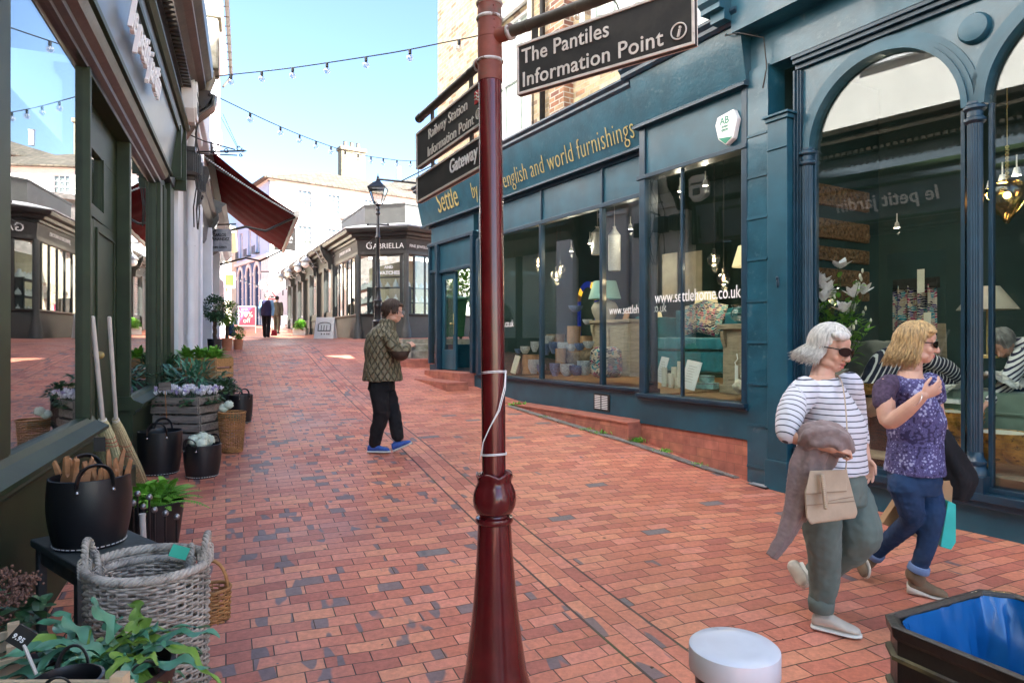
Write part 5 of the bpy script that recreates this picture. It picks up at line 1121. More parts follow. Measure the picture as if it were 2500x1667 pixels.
for i,(x,y,h,rz_,tl) in enumerate(spots):
    M_ = Matrix.Translation(BC + Vector((x,y,0))) @ RZ(R(rz_)) @ RY(R(tl))
    mb = MB(); w = .032; q = [(-w,-.22),(w,-.22),(w * 1.1,-.07),(w * 1.25,.0),(w * .9,.012),(w * .55,-.035),(w * .35,-.07),(0,-.082),(-w * .35,-.07),(-w * .55,-.035),(-w * .9,.012),(-w * 1.25,.0),(-w * 1.1,-.07)]
    mb.prism([(a,-.012,b) for a,b in q],(0,.024,0))
    if i == 0:
        proto = ob('boot_jack',mb,'beech',bevel=.003)
    o = proto if i == 0 else proto.copy()
    if i: COL.objects.link(o)
    o.matrix_world = M_ @ T(0,0,h + .02); tag(o,'forked wooden boot jack sticking up out of the big black bucket','boot jack','wooden boot jacks in the big bucket')
mb = MB(); mb.box(-.025,.025,-.002,.002,-.035,.035,Matrix.Translation(pt(229,1020,3.2)) @ RZ(.3)); c = ob('price_card',mb,'sign_black'); tag(c,'small dark blue card with white marks between bucket and broom','card')
def wicker(loc,r0,r1,h,label,m_,rows=26,stakes=26,th=.006,handles=True,sy=1.0,rz=0,rim=.02,name='wicker_basket',group=None,sub=6):
    t = thing(name,label,'basket',loc,rz,group)
    mb = MB()
    ns = stakes * 2; per = ns * sub // 2
    for k in range(rows):
        u = (k + .5) / rows; rr = r0 + (r1 - r0) * u; z = h * u; n = ns * 3; q = []
        amp = th * .95; ph = (k % 2) * math.pi; jit = random.uniform(-.25,.25) * h / rows
        for i in range(n + 1):
            a = 2 * math.pi * i / n; w_ = rr + amp * math.sin(a * ns / 2 + ph); q.append((w_ * math.cos(a),w_ * math.sin(a) * sy,z + jit + .0025 * math.sin(a * 5 + k)))
        mb.tube(q,th * .72,5,cap=False)
    ob('weave',mb,m_,t,smooth=True)
    mb = MB()
    for i in range(ns):
        a = 2 * math.pi * i / ns; mb.tube([(r0 * math.cos(a),r0 * math.sin(a) * sy,0),(r1 * math.cos(a),r1 * math.sin(a) * sy,h)],th * .5,5)
    mb.lathe([(.001,.01),(r0,.01),(r0,.03),(.001,.03)],24,sy=sy); ob('stakes',mb,m_,t,smooth=True)
    if rim:
        mb = MB(); turns = 15
        for s_ in range(4):
            q = []
            for i in range(241):
                a = 2 * math.pi * i / 240; b_ = turns * a + s_ * math.pi / 2; rr = r1 + rim * .55 * math.cos(b_); q.append((rr * math.cos(a),rr * math.sin(a) * sy,h + rim * .55 * math.sin(b_)))
            mb.tube(q,rim * .52,6,cap=False)
        ob('rim',mb,m_,t,smooth=True)
    if handles:
        for a0 in (R(35),R(215)):
            mb = MB(); hw,hh = r1 * .27,r1 * .46
            for s_ in range(3):
                q = []
                for i in range(61):
                    u = i / 60; th_ = math.pi * u; b_ = 9 * th_ + s_ * 2.09; ca = a0 + (-hw * math.cos(th_)) / r1; rad = r1 + rim * .45 * math.cos(b_); z = h + hh * math.sin(th_) ** .8 + rim * .45 * math.sin(b_); q.append((rad * math.cos(ca),rad * math.sin(ca) * sy,z))
                mb.tube(q,rim * .42,6)
            for sg in (-1,1):
                ca = a0 + sg * hw / r1
                for j in range(5): mb.tube([(r1 * math.cos(ca) + rim * 1.25 * math.cos(b) * math.cos(ca),r1 * math.sin(ca) * sy + rim * 1.25 * math.cos(b) * math.sin(ca),h - .012 + j * .011 + rim * 1.1 * math.sin(b)) for b in [q_ * math.pi / 6 for q_ in range(13)]],rim * .2,5)
            ob('handle',mb,m_,t,smooth=True)
    return t
wicker((-1.31,2.36,-1.555),.197,.205,.75,'big grey willow log basket with looped rope-like handles, at the foot of the stool','wicker_grey',rows=62,stakes=20,th=.0072,sy=.9,rz=R(-20),rim=.016)
wicker((-1.335,2.385,-1.34),.13,.158,.50,'smaller grey willow basket nested inside the big log basket','wicker_grey',rows=44,stakes=16,th=.0075,sy=.85,rz=R(-8),rim=.014)
mb = MB(); mb.box(-.03,.03,-.001,.001,-.022,.022,Matrix.Translation(pt(412,1267,2.36)) @ RZ(.4) @ RY(.4)); tag(ob('price_tag',mb,'tag_teal'),'small turquoise tag hanging inside the big grey basket','tag')
b_ = wicker((-1.32,2.88,-1.23),.07,.075,.14,'little orange wicker basket peeping out behind the big grey basket','wicker_orange',rows=12,stakes=8,th=.006,rim=.008,handles=False)
mb = MB(); mb.tube([(-.07 * math.cos(math.pi * i / 12),0,.14 + .12 * math.sin(math.pi * i / 12)) for i in range(13)],.008,6); ob('handle',mb,'wicker_orange',b_,smooth=True)
def crate(loc,w,d,h,rz,m_,label,slats=3,group=None,th=.012,name='wooden_crate',bottom=True):
    t = thing(name,label,'crate',loc,rz,group); sh = h / slats
    for k in range(slats):
        z0,z1 = k * sh + sh * .10,(k + 1) * sh - sh * .10
        mb = MB(); mb.box(0,w,-th,0,z0,z1); mb.box(0,w,d,d + th,z0,z1); mb.box(-th,0,0,d,z0,z1); mb.box(w,w + th,0,d,z0,z1); ob('slat',mb,m_,t,bevel=.0015)
    mb = MB()
    for x in (0.001,w - .03):
        for y in (.001,d - .03): mb.box(x,x + .028,y,y + .028,0,h)
    for x in (w * .33,w * .66): mb.box(x,x + .03,.001,.008,.001,h - .001)
    mb.box(.03,w - .03,.03,d - .03,.004,.012); ob('post',mb,m_,t); return t
CZ = -1.175; CX,CY,CR = -3.84,6.98,R(-7)
GR = 'stacked grey slatted crates'
labs = ['weathered grey slatted crate, bottom of the stack of three on the paving','weathered grey slatted crate in the middle of the stack of three','weathered grey slatted crate on top of its stack, planted with white and lilac cyclamen']
for k in range(3): crate((CX + .02 * (k == 1),CY,CZ + k * .192),.53,.40,.188,CR,'crate_grey',labs[k],2,GR)
L1 = MB(); FC = Matrix.Translation((CX,CY,CZ)) @ RZ(CR)
q = place(text_mb('FRUITS & VIN',.065,.002,sx=.72),FC @ T(.545,.03,.27) @ RZ(R(90))); o = ob('stencil',q,'sign_black'); tag(o,'faded dark stencilled letters on the end of the grey crate','lettering')
def cyclamen(x,y,z,label,r=.15,seed=0,lil=.3):
    random.seed(seed); t = thing('cyclamen',label,'plant',(x,y,z)); mb = MB()
    for i in range(80):
        a = random.random() * 6.28; rr = r * random.random() ** .5; mb2 = rdir(a,random.uniform(-.1,.5)); leafq(mb,(rr * math.cos(a),rr * math.sin(a),random.uniform(-.02,.05)),mb2,(0,0,1),.05,.028,.4,3)
    ob('foliage',mb,'leaf_dark',t)
    mb = MB(); mb.cur = 0; st_ = MB()
    for i in range(30):
        a = random.random() * 6.28; rr = r * random.random() ** .5; p = Vector((rr * math.cos(a),rr * math.sin(a),random.uniform(.07,.15))); st_.tube([(p.x * .7,p.y * .7,0),p],.0015,4); mb.cur = 1 if random.random() < lil else 0
        for k in range(5): leafq(mb,p,rdir(k * 1.256 + a,random.uniform(.6,1.3)),(0,0,1),.042,.016,-.2,2)
    ob('flower',mb,['petal_white','petal_lilac'],t); ob('stem',st_,'leaf_dark',t); random.seed(99); return t
for i,(dx,dy,l_,lil) in enumerate(((.08,.12,'white cyclamen at the left end of the top grey crate',.2),(.24,.20,'white cyclamen in the middle of the top grey crate',.15),(.42,.12,'dense white cyclamen at the near right corner of the top grey crate',.1),(.46,.30,'lilac cyclamen at the back right of the top grey crate',.45))):
    p = FC @ Vector((dx,dy,.50)); cyclamen(p.x,p.y,p.z,l_,seed=i + 3,lil=lil)
def bushy(name,label,loc,rx,ry,rz_,n,m_,L=.06,W=.02,cat='plant',lobes=0,flw=None):
    t = thing(name,label,cat,loc); mb = MB()
    for i in range(n):
        a,e = random.random() * 6.28,math.asin(random.uniform(-.3,1)); k = random.random() ** .4; d = rdir(a,e); p = Vector((d.x * rx * k,d.y * ry * k,d.z * rz_ * k)); leafq(mb,p,(d + Vector((random.uniform(-.5,.5),random.uniform(-.5,.5),random.uniform(-.2,.5)))),(0,0,1),L * random.uniform(.7,1.3),W,random.uniform(.1,.6),3,lobes)
    ob('foliage',mb,m_,t); return t
p = pt(440,872,7.9); bushy('leafy_plant','bluish green broad leaved fern behind the cyclamen crate',p,.42,.22,.2,240,'leaf_blue',.16,.022,lobes=4)
p = pt(515,895,7.6); bushy('leafy_plant','dark ivy like plant trailing at the lane end of the cyclamen crate',p,.16,.2,.14,220,'leaf_dark',.05,.022)
p = pt(385,850,8.4); bushy('leafy_plant','dark leaved plant against the shop window behind the beige label',p,.2,.2,.2,150,'leaf_dark',.09,.02)
c_ = pt(440,940,7.75); crate((c_.x - .35,7.7,-1.1),.6,.35,.35,R(-7),'crate_grey','grey slatted crate hidden behind the cyclamen stack, under the broad leaved fern',3)
lb = thing('plant_label','blank beige plant label on a thin wooden stick','label',pt(383,960,6.75)); mb = MB(); mb.tube([pt(383,962,6.8),pt(379,890,6.75)],.005,6); ob('stick',mb,'beech',lb,world=True); mb = MB(); mb.box(-.062,.062,-.003,.003,-.042,.042,Matrix.Translation(pt(379,887,6.74)) @ RY(R(-4))); ob('card',mb,'crate_grey',lb,world=True)
OC = pt(396,869,8.7); crate((OC.x,8.7,OC.z),.62,.4,.28,R(-8),'crate_orange','new orange pine crate of feathery green fern',2)
crate((OC.x,8.72,-1.0),.62,.36,-(-1.0 - OC.z) - .005,R(-8),'crate_grey','grey slatted crate carrying the orange pine crate',3)
for i,(dx,l_) in enumerate(((.14,'feathery fern at the left of the orange crate'),(.33,'feathery fern in the middle of the orange crate'),(.50,'feathery fern at the right of the orange crate'))):
    t = thing('fern',l_,'plant',(OC.x + dx,8.86 - dx * .12,OC.z + .25)); mb = MB()
    for k in range(70): frond(mb,(0,0,0),rdir(random.random() * 6.28,random.uniform(.3,1.4)),random.uniform(.22,.34),.4,10,.035)
    ob('frond',mb,'fern_green',t)
GB_ = 'black rubber buckets on the paving'
bk = bucket((-3.34,6.22,gz(-3.34,6.22) - .005),.19,.40,'empty open black rubber bucket at the foot of the grey crates, left of the hydrangea',rz=R(20))
mb = MB(); mb.tube([(.185 * math.cos(-1.0 + .02 * math.sin(i)),.185 * math.sin(-1.0),.02 + i * .03) for i in range(12)],.003,5)
bucket((-2.90,6.14,gz(-2.9,6.14) - .005),.163,.30,'smaller black rubber bucket holding white hydrangeas',rz=R(-15))
bucket((-3.52,8.5,gz(-3.52,8.5) - .005),.15,.36,'black rubber bucket standing beyond the orange wicker basket',rz=R(40))
bucket((-3.86,8.75,gz(-3.86,8.75) + .1),.15,.36,'black rubber bucket farthest back, behind the other by the crates',rz=R(10))
def hydrangea(loc,label,n=5,r=.13,m_='petal_cream',hs_=.06):
    t = thing('hydrangea',label,'plant',loc); mb = MB()
    for i in range(50): leafq(mb,(0,0,0),rdir(random.random() * 6.28,random.uniform(-.1,.4)),(0,0,1),random.uniform(.1,.16),.035,.35,4)
    ob('foliage',mb,'leaf_dark',t)
    for i in range(n):
        a = i * 6.28 / n; c = Vector((r * .55 * math.cos(a),r * .55 * math.sin(a),random.uniform(.06,.09))) if i else Vector((0,0,.11)); mb = MB()
        for k in range(110):
            d = rdir(random.random() * 6.28,math.asin(random.uniform(-.3,1))); p = c + d * hs_ * random.uniform(.85,1.05); s_ = d.orthogonal().normalized() * .013; u_ = d.cross(s_.normalized()) * .013
            mb.add([p + s_,p + u_,p - s_,p - u_],[[0,1,2,3]])
        mb.ball(c,hs_ * .85,10,8); ob('flower_head',mb,m_,t)
    return t
hydrangea((-2.90,6.14,gz(-2.9,6.14) + .24),'white hydrangea heads crowding out of the smaller black bucket')
wb = wicker((-3.0,7.02,gz(-3.0,7.02)),.105,.135,.42,'tall round orange wicker basket beside the grey crates','wicker_orange',rows=26,stakes=15,th=.006,rim=.010,handles=False)
hydrangea((-3.06,7.08,gz(-3.0,7.02) + .38),'pale hydrangea head behind the rim of the orange wicker basket',2,.1,hs_=.05)
FT = (-2.40,4.40,gz(-2.4,4.4)); tb = bucket(FT,.165,.33,'black rubber tub overflowing with bright green fern, behind the stool',handles=False,top=1.08,bulge=.02)
t = thing('fern','bright green sword fern spilling over the rim of the black tub','plant',(FT[0],FT[1],FT[2] + .31)); mb = MB()
for k in range(120): frond(mb,(random.uniform(-.08,.08),random.uniform(-.08,.08),0),rdir(random.random() * 6.28,random.uniform(.35,1.4)),random.uniform(.22,.34),.45,16,.036)
ob('frond',mb,'fern_green',t)
for i,(x,y) in enumerate(((306,1155),(316,1133),(343,1141),(329,1163),(355,1170),(380,1178),(406,1186))):
    Y = 3.62 - .05 * (i % 3) ; p = pt(x,y,Y)
    if i == 0:
        sp0 = thing('garden_stake','dark iron garden stake topped by a steel ball, behind the stool','garden stake',p,0,'ball topped iron garden stakes'); mb = MB(); mb.tube([(0,0,-.58),(0,0,0)],.0055,8); ob('rod',mb,'iron',sp0); mb = MB(); mb.ball((0,0,0),.0165,16,12); ob('ball',mb,'steel_ball',sp0,smooth=True)
    else: dup(sp0,p)
bucket((-1.92,3.60,gz(-1.92,3.6)),.12,.22,'small black pot holding the ball topped stakes, behind the stool',handles=False)
mb = MB(); mb.tube([pt(327,1181,3.5),pt(330,1250,3.5)],.016,12); mb.tube([pt(327,1183,3.5),pt(327,1179,3.5)],.018,12); tag(ob('tool_shaft',mb,'broom_handle',smooth=True,auto=50),'turned pale wooden tool handle standing among the ball topped stakes','tool handle')
for lab,top,neck,foot,fw in (('left straw broom with a pale wooden handle, leaning beside the shop door',(212,726,4.60),(236,966,4.84),(252,1062,4.98),.13),('right straw broom, its fanned head resting on the paving',(251,727,5.17),(267,968,5.45),(304,1100,5.85),.165)):
    a,b,c = pt(*top),pt(*neck),pt(*foot); t = thing('broom',lab,'broom',c)
    mb = MB(); mb.tube([a,a + (b - a) * .01,b],[.010,.0165,.0165],12); ob('handle',mb,'broom_handle',t,world=True,smooth=True,auto=50)
    d = (c - b); L_ = d.length; d.normalize(); sdv = Vector((.93,-.35,0)); sdv = (sdv - d * sdv.dot(d)).normalized(); nv = d.cross(sdv); n = 40; vs = []; fs = []
    prof = [(-.06,.02,.02),(0,.028,.026),(.06,.042,.032),(.14,.055,.036),(.35,.085,.040),(.7,fw * .85,.035),(1,fw,.028)]
    random.seed(3)
    for k,(u,w,h_) in enumerate(prof):
        for j in range(n):
            an = 2 * math.pi * j / n; jt = 1 + .06 * (j % 2) + .04 * random.random(); vs.append(b + d * (u * L_ + (random.uniform(-.015,.01) if k == len(prof) - 1 else 0)) + sdv * w * math.cos(an) * jt + nv * h_ * math.sin(an) * jt)
    mb = MB(); mb.add(vs,[[i * n + j,i * n + (j + 1) % n,(i + 1) * n + (j + 1) % n,(i + 1) * n + j] for i in range(len(prof) - 1) for j in range(n)] + [[(len(prof) - 1) * n + j for j in range(n)]])
    for j in range(150):
        an = random.random() * 6.28; rr = random.uniform(.6,1.05); w = fw * rr; mb.tube([b + d * .2 * L_ + sdv * .065 * rr * math.cos(an) + nv * .036 * math.sin(an),b + d * L_ * random.uniform(.96,1.04) + sdv * w * math.cos(an) + nv * .034 * math.sin(an)],.0016,4)
    ob('straw_head',mb,'broom_straw',t,world=True,smooth=False)
    mb = MB()
    for u,w,h_,m_ in ((-.04,.024,.023,0),(-.02,.026,.025,0),(.34,.086,.043,1),(.42,.096,.043,1),(.50,.105,.042,1)):
        mb.cur = m_; mb.tube([b + d * u * L_ + sdv * (w + .001) * math.cos(q_ * math.pi / 12) + nv * (h_ + .001) * math.sin(q_ * math.pi / 12) for q_ in range(25)],.0025,5)
    ob('binding',mb,['letter_white','red_ink'],t,world=True)
random.seed(11)
BP = pt(236,1490,1.72); t = thing('potted_plant','blue green wavy leaved fern in a brown plastic pot, nearest the camera on the left','plant',BP)
mb = MB(); mb.lathe([(.11,-.62),(.155,-.10),(.17,-.09),(.172,-.055),(.16,-.052),(.15,-.10),(.001,-.11)],40); ob('pot',mb,'plastic_pot',t,smooth=True,auto=40)
mb = MB(); k = 0
def wavy(mb,base,d,L,W,droop,seed=0):
    base = Vector(base); d = Vector(d).normalized(); side = d.cross(Vector((0,0,1))).normalized(); n = 22; ph = random.random() * 6; tw = random.uniform(-.5,.5)
    rows = []
    for i in range(n + 1):
        t_ = i / n; env = math.sin(math.pi * (t_ * .86 + .12)) ** .7; wl = W * env * (.62 + .5 * math.sin(t_ * 15 + ph)); wr = W * env * (.62 + .5 * math.sin(t_ * 15 + ph + 2.6))
        c = base + d * L * t_ - Vector((0,0,1)) * droop * L * t_ ** 2 + side * .05 * L * math.sin(t_ * 3 + ph); s2 = (side + Vector((0,0,tw * t_))).normalized()
        rows += [c - s2 * wl + Vector((0,0,.25 * wl + .006 * math.sin(t_ * 22 + ph))),c - s2 * wl * .45 + Vector((0,0,.05 * wl)),c,c + s2 * wr * .45 + Vector((0,0,.05 * wr)),c + s2 * wr + Vector((0,0,.25 * wr + .006 * math.sin(t_ * 22 + ph + 1)))]
    mb.add(rows,[[i * 5 + j,i * 5 + j + 1,(i + 1) * 5 + j + 1,(i + 1) * 5 + j] for i in range(n) for j in range(4)])
for i in range(84):
    mb.cur = 1 if random.random() < .32 else 0
    wavy(mb,(random.uniform(-.07,.07),random.uniform(-.07,.07),-.06),rdir(random.random() * 6.28,random.uniform(.12,1.15)),random.uniform(.18,.36),random.uniform(.020,.034),random.uniform(.35,.8))
ob('leaf',mb,['leaf_blue','leaf_lime'],t,smooth=True)
cz = -.76; crate((-1.57,1.14,-.975),.74,.29,.255,R(0),'crate_pale','pale pine crate of small succulents cut off by the bottom left corner',1)
mb = MB(); mb.box(-1.30,-1.20,1.775,1.81,-.80,-.72); mb.box(-1.62,-1.24,1.78,1.81,-.80,-.735)
crate((-1.64,1.52,-1.085),.40,.2,.265,R(37),'crate_pale','second pale pine crate behind the first at the bottom left edge',1)
p = Vector((-1.15,1.30,-.84))
for i,l_ in enumerate(('green rosette succulent at the left of the near pine crate','green rosette succulent at the right of the near pine crate','green rosette succulent deep in the middle of the near pine crate')):
    t = thing('succulent',l_,'plant',p + Vector((-.2 + .22 * i,.0,0))); mb = MB()
    for k in range(40): leafq(mb,(random.uniform(-.05,.05),random.uniform(-.05,.05),0),rdir(random.random() * 6.28,random.uniform(.2,1.2)),(0,0,1),.05,.014,.1,3)
    ob('leaf',mb,'leaf_blue',t)
cr_sup = thing('trestle','dark trestle board under the near crates and potted fern','trestle',(-1.3,1.6,-1.6)); mb = MB(); mb.box(-2.2,-.80,1.10,1.50,-1.04,-.995); mb.box(-2.2,-1.36,1.501,2.10,-1.14,-1.09); ob('board',mb,'stool_paint',cr_sup,world=True)
for x,y in ((-2.1,1.14),(-.9,1.14),(-.9,1.42),(-2.1,2.0),(-1.45,2.0)):
    mb = MB(); mb.box(x,x + .04,y,y + .04,-1.6,-1.04 if y < 1.5 else -1.14); ob('leg',mb,'stool_paint',cr_sup,world=True)
t = thing('potted_plant','rusty brown sedum flower heads at the left edge beside the shop wall','plant',pt(15,1440,2.0)); mb = MB()
for i in range(16):
    c = Vector((random.uniform(-.10,.07),random.uniform(-.08,.08),random.uniform(.02,.15)))
    for k in range(45): mb.ball(c + Vector((random.gauss(0,.018),random.gauss(0,.018),random.gauss(0,.010))),.0048,5,4)
ob('flower_head',mb,'sedum',t); mb = MB()
for i in range(90): leafq(mb,(random.uniform(-.1,.1),random.uniform(-.1,.1),random.uniform(-.15,.05)),rdir(random.random() * 6.28,random.uniform(0,1)),(0,0,1),.07,.02,.3,3)
ob('foliage',mb,'leaf_dark',t)
mb = MB(); mb.lathe([(.09,-.5),(.13,-.14),(.12,-.14),(.001,-.16)],24); ob('pot',mb,'plastic_pot',t,smooth=True,auto=40)
tg = thing('price_card','small black diamond shaped slate card with chalk marks stuck among the near plants','card',pt(45,1500,1.6)); FT_ = Matrix.Translation(pt(50,1462,1.6)) @ RZ(.3) @ RY(R(40)); mb = MB(); mb.box(-.024,.024,-.003,.003,-.024,.024,FT_); ob('slate',mb,'sign_black',tg,world=True)
q = place(text_mb('9.95',.017,.002,offset=.0003),FT_ @ T(-.018,-.006,-.008)); ob('lettering',q,'letter_white',tg,world=True); mb = MB(); mb.tube([pt(55,1480,1.6),pt(85,1550,1.58)],.004,6); ob('stick',mb,'broom_handle',tg,world=True)
bucket(pt(150,1560,1.45) - Vector((0,0,.20)),.075,.2,'little black rubber bucket under the wavy leaved fern',rz=.4,stitched=False)
bucket(pt(300,1590,1.75) - Vector((0,0,.25)),.10,.30,'black rubber bucket in shadow between the fern pot and the grey basket',rz=.8,stitched=False)
def topiary(loc,label,r=.30,zb=1.08,m_='leaf_dark',pot='rubber_black',n=1700,L=.05,pr=.16,ph_=.38):
    t = thing('topiary_tree',label,'tree',loc); mb = MB(); mb.lathe([(.001,0),(pr * .8,0),(pr,ph_),(pr * .9,ph_),(.001,ph_ - .04)],20); ob('pot',mb,pot,t,smooth=True,auto=40)
    mb = MB()
    for k in range(3): mb.tube([(.03 * math.cos(i * .9 + k * 2.1),.03 * math.sin(i * .9 + k * 2.1),ph_ - .05 + i * (zb - ph_) / 9) for i in range(10)],.022,6)
    ob('trunk',mb,'bark',t,smooth=True)
    mb = MB()
    for i in range(n):
        d = rdir(random.random() * 6.28,math.asin(random.uniform(-1,1))); k = random.uniform(.55,1.0) * (1 + .12 * mnoise.noise(d * 2.2)); leafq(mb,Vector((0,0,zb)) + d * r * k,d + Vector((random.uniform(-.7,.7),random.uniform(-.7,.7),random.uniform(-.5,.7))),(0,0,1),L * random.uniform(.7,1.4),L * .3,.2,2)
    ob('crown',mb,m_,t); return t
topiary((-6.78,14.95,gz(-6.78,14.95)),'clipped ball bay tree with plaited stem in a black pot, beside the left row')
topiary((-7.0,16.1,gz(-7,16.1)),'yellow green young tree just behind the clipped bay tree',.30,.92,'leaf_lime','terracotta',800,.07,.13,.3)
topiary((-6.85,16.4,gz(-6.85,16.4)),'low yellow green shrub in a terracotta pot at the foot of the bay tree',.16,.42,'leaf_lime','terracotta',400,.05,.12,.25)
bag = thing('rucksack','dark blue bundle lying on the paving beyond the topiary pots','bag',pt(530,770,19.5)); mb = MB(); p = pt(530,757,19.5); mb.ball(p,.16,16,12,(.8,.7,1.25)); mb.ball(p + Vector((.06,-.05,-.12)),.12,14,10,(1.1,.8,.7)); ob('body',mb,mat('denim_dark',(.02,.04,.09),rough=.8,var=.2),bag,world=True,smooth=True)
sg = thing('sale_sign','bright pink sale sign in a white frame reading 70% off, standing in the lane','sign',pt(568,766,30)); Fg = Matrix.Translation(pt(568,766,30)) @ RZ(R(4))
mb = MB(); mb.box(-.36,.36,-.02,.02,.38,1.22,Fg); ob('panel',mb,'pink_paint',sg,world=True)
mb = MB()
for x in (-.40,.36): mb.box(x,x + .04,-.025,.025,0,1.26,Fg)
mb.box(-.40,.40,-.025,.025,1.22,1.26,Fg); mb.box(-.40,.40,-.025,.025,.34,.38,Fg); ob('frame',mb,'white_plastic',sg,world=True)
L1 = MB()
for s_,sz,x,z in (('UP TO',.09,-.24,1.08),('70%',.36,-.31,.76),('off',.32,-.18,.50)):
    q = place(text_mb(s_,sz,.01,sx=.95),Fg @ T(x,-.03,z)); L1.add(q.v,q.f)
ob('lettering',L1,'letter_white',sg,world=True)
sb_ = thing('sandwich_board','white A-board with a black drawing of a shop front, outside the charcoal shop','sandwich board',pt(748,781,23.5)); Fs = Matrix.Translation(pt(748,781,23.5)) @ RZ(R(-6))
for s_,nm in ((-1,'front_panel'),(1,'back_panel')):
    mb = MB(); mb.add([Fs @ Vector(p) for p in ((-.36,s_ * .22,0),(.36,s_ * .22,0),(.34,s_ * .02,.82),(-.34,s_ * .02,.82),(-.36,s_ * .20,0),(.36,s_ * .20,0),(.34,s_ * .0,.82),(-.34,s_ * .0,.82))],[[0,1,2,3],[7,6,5,4],[0,4,5,1],[1,5,6,2],[2,6,7,3],[3,7,4,0]]); ob(nm,mb,'white_plastic',sb_,world=True)
Fp = Fs @ T(0,-.23,0) @ RX(R(-13.7)); mb = MB()
mb.box(-.24,.24,-.004,.0,.33,.36,Fp); mb.box(-.24,-.21,-.004,.0,.33,.55,Fp); mb.box(.21,.24,-.004,0,.33,.55,Fp)
for x in (-.12,-.02,.08): mb.box(x,x + .02,-.004,0,.36,.55,Fp)
mb.tube([Fp @ Vector((.24 * math.cos(math.pi * i / 10),-.003,.55 + .10 * math.sin(math.pi * i / 10))) for i in range(11)],.012,5)
for x in (-.1,0,.1,.17): mb.box(x,x + .04,-.004,0,.20,.25,Fp)
ob('drawing',mb,'sign_black',sb_,world=True)
pb = thing('planter','white box planter with a round green bush against the charcoal row','planter',pt(690,773,30)); Fq = Matrix.Translation(pt(690,773,29)); mb = MB(); mb.box(-.28,.28,-.2,.3,0,.38,Fq); ob('box',mb,'stone_white',pb,world=True,bevel=.01)
t = bushy('shrub','round green bush in the white planter by the charcoal row',pt(690,752,29),.28,.28,.35,900,'fern_green',.07,.03,cat='shrub')
mat('bin_green',(.02,.10,.035),rough=.5,var=.1)
for x,y,l_ in ((-1.45,16.2,'left green wheeled bin glimpsed through the teal shop door glass'),(-.75,16.6,'right green wheeled bin glimpsed through the teal shop door glass')):
    t = thing('wheeled_bin',l_,'bin',(x,y,.02),.3); mb = MB(); mb.add([(-.22,-.24,.05),(.22,-.24,.05),(.22,.24,.05),(-.22,.24,.05),(-.28,-.32,.95),(.28,-.32,.95),(.28,.32,.95),(-.28,.32,.95)],[[0,3,2,1],[4,5,6,7],[0,1,5,4],[1,2,6,5],[2,3,7,6],[3,0,4,7]]); ob('body',mb,'bin_green',t,bevel=.02)
    mb = MB(); mb.profile([(-.35,.96),(-.33,1.0),(.30,1.08),(.36,1.0),(.36,.96)],-.30,.30); ob('lid',mb,'bin_green',t)
    mb = MB(); [mb.tube([(x_,.26,.1),(x_ + .05,.26,.1)],.1,14) for x_ in (-.27,.22)]; ob('wheel',mb,'sign_black',t)
bushy('shrub','yellow green bush behind the green wheeled bins at the back of the terrace',(-1.4,19.5,1.3),.9,.7,1.2,1400,'leaf_lime',.12,.04,cat='shrub')
for i,(tt,oo,n,L_,l_) in enumerate(((2.95,.30,26,.10,'small leafy weed at the start of the tiled ledge'),(4.9,.42,20,.05,'tiny weed at the kerb under the air vent'),(5.65,.25,70,.09,'thick grass tuft at the foot of the red plinth'),(6.1,.22,34,.07,'smaller weed right of the thick grass tuft'),(6.6,.20,16,.06,'sparse weed near the right end of the plinth'),(5.15,.40,36,.07,'low weed just left of the projecting bay'),(3.9,.42,14,.04,'speck of moss and grass at the middle of the ledge'))):
    p = S(tt,oo,0); p.z = gz(p.x,p.y); t = thing('weed',l_,'plant',p); mb = MB()
    for k in range(n * 2): leafq(mb,(random.gauss(0,.05),random.gauss(0,.03),0),rdir(random.random() * 6.28,random.uniform(.5,1.5)),(0,0,1),L_ * random.uniform(.6,1.3),.005 if i != 0 else .014,.3,3)
    ob('blade',mb,'fern_green',t)
for nm,x,y,w,d,rz_,l_ in (('drain_cover',-4.15,9.9,.25,.55,.4,'dark iron slotted drain cover near the black buckets'),('drain_cover',2.50,6.58,.24,.16,RS,'small square drain grate at the foot of the teal pilaster')):
    z = gz(x,y) + .006; t = thing(nm,l_,'drain cover',(x,y,z),rz_); mb = MB(); mb.box(-w / 2,w / 2,-d / 2,d / 2,-.02,.004); ob('frame',mb,'iron',t)
    mb = MB()
    for i in range(8): yy = -d / 2 + .02 + i * (d - .05) / 7.5; mb.box(-w / 2 + .02,w / 2 - .02,yy,yy + d / 18,.004,.012)
    ob('grate',mb,'lead',t)
mb = MB(); random.seed(5)
for i in range(60):
    x,y = random.uniform(-2.5,3.0),random.uniform(3.0,9);
    if Vector((x - OS.x,y - OS.y,0)).dot(Vector((-.857,-.516,0))) < .3: continue
    leafq(mb,(x,y,gz(x,y) + .006),rdir(random.random() * 6.28,.05),(0,0,1),random.uniform(.012,.04),random.uniform(.004,.012),.0,2)
gm = MB();
for i in range(70):
    x,y = random.uniform(-3,3.2),random.uniform(2.6,12)
    if Vector((x - OS.x,y - OS.y,0)).dot(Vector((-.857,-.516,0))) < .5 or x < -1.6 - .405 * y: continue
    r_ = random.uniform(.006,.016); z_ = gz(x,y) + .003; gm.add([(x + r_ * math.cos(a) * random.uniform(.7,1.2),y + r_ * math.sin(a),z_ + .0015) for a in [q * .785 for q in range(8)]],[list(range(8))])
tag(ob('chewing_gum',gm,'kerb_cement'),'flattened pale gum spots trodden into the paving','litter',kind='stuff')
tag(ob('fallen_leaves',mb,'bark'),'scattered dry leaf scraps on the brick paving','litter',kind='stuff')
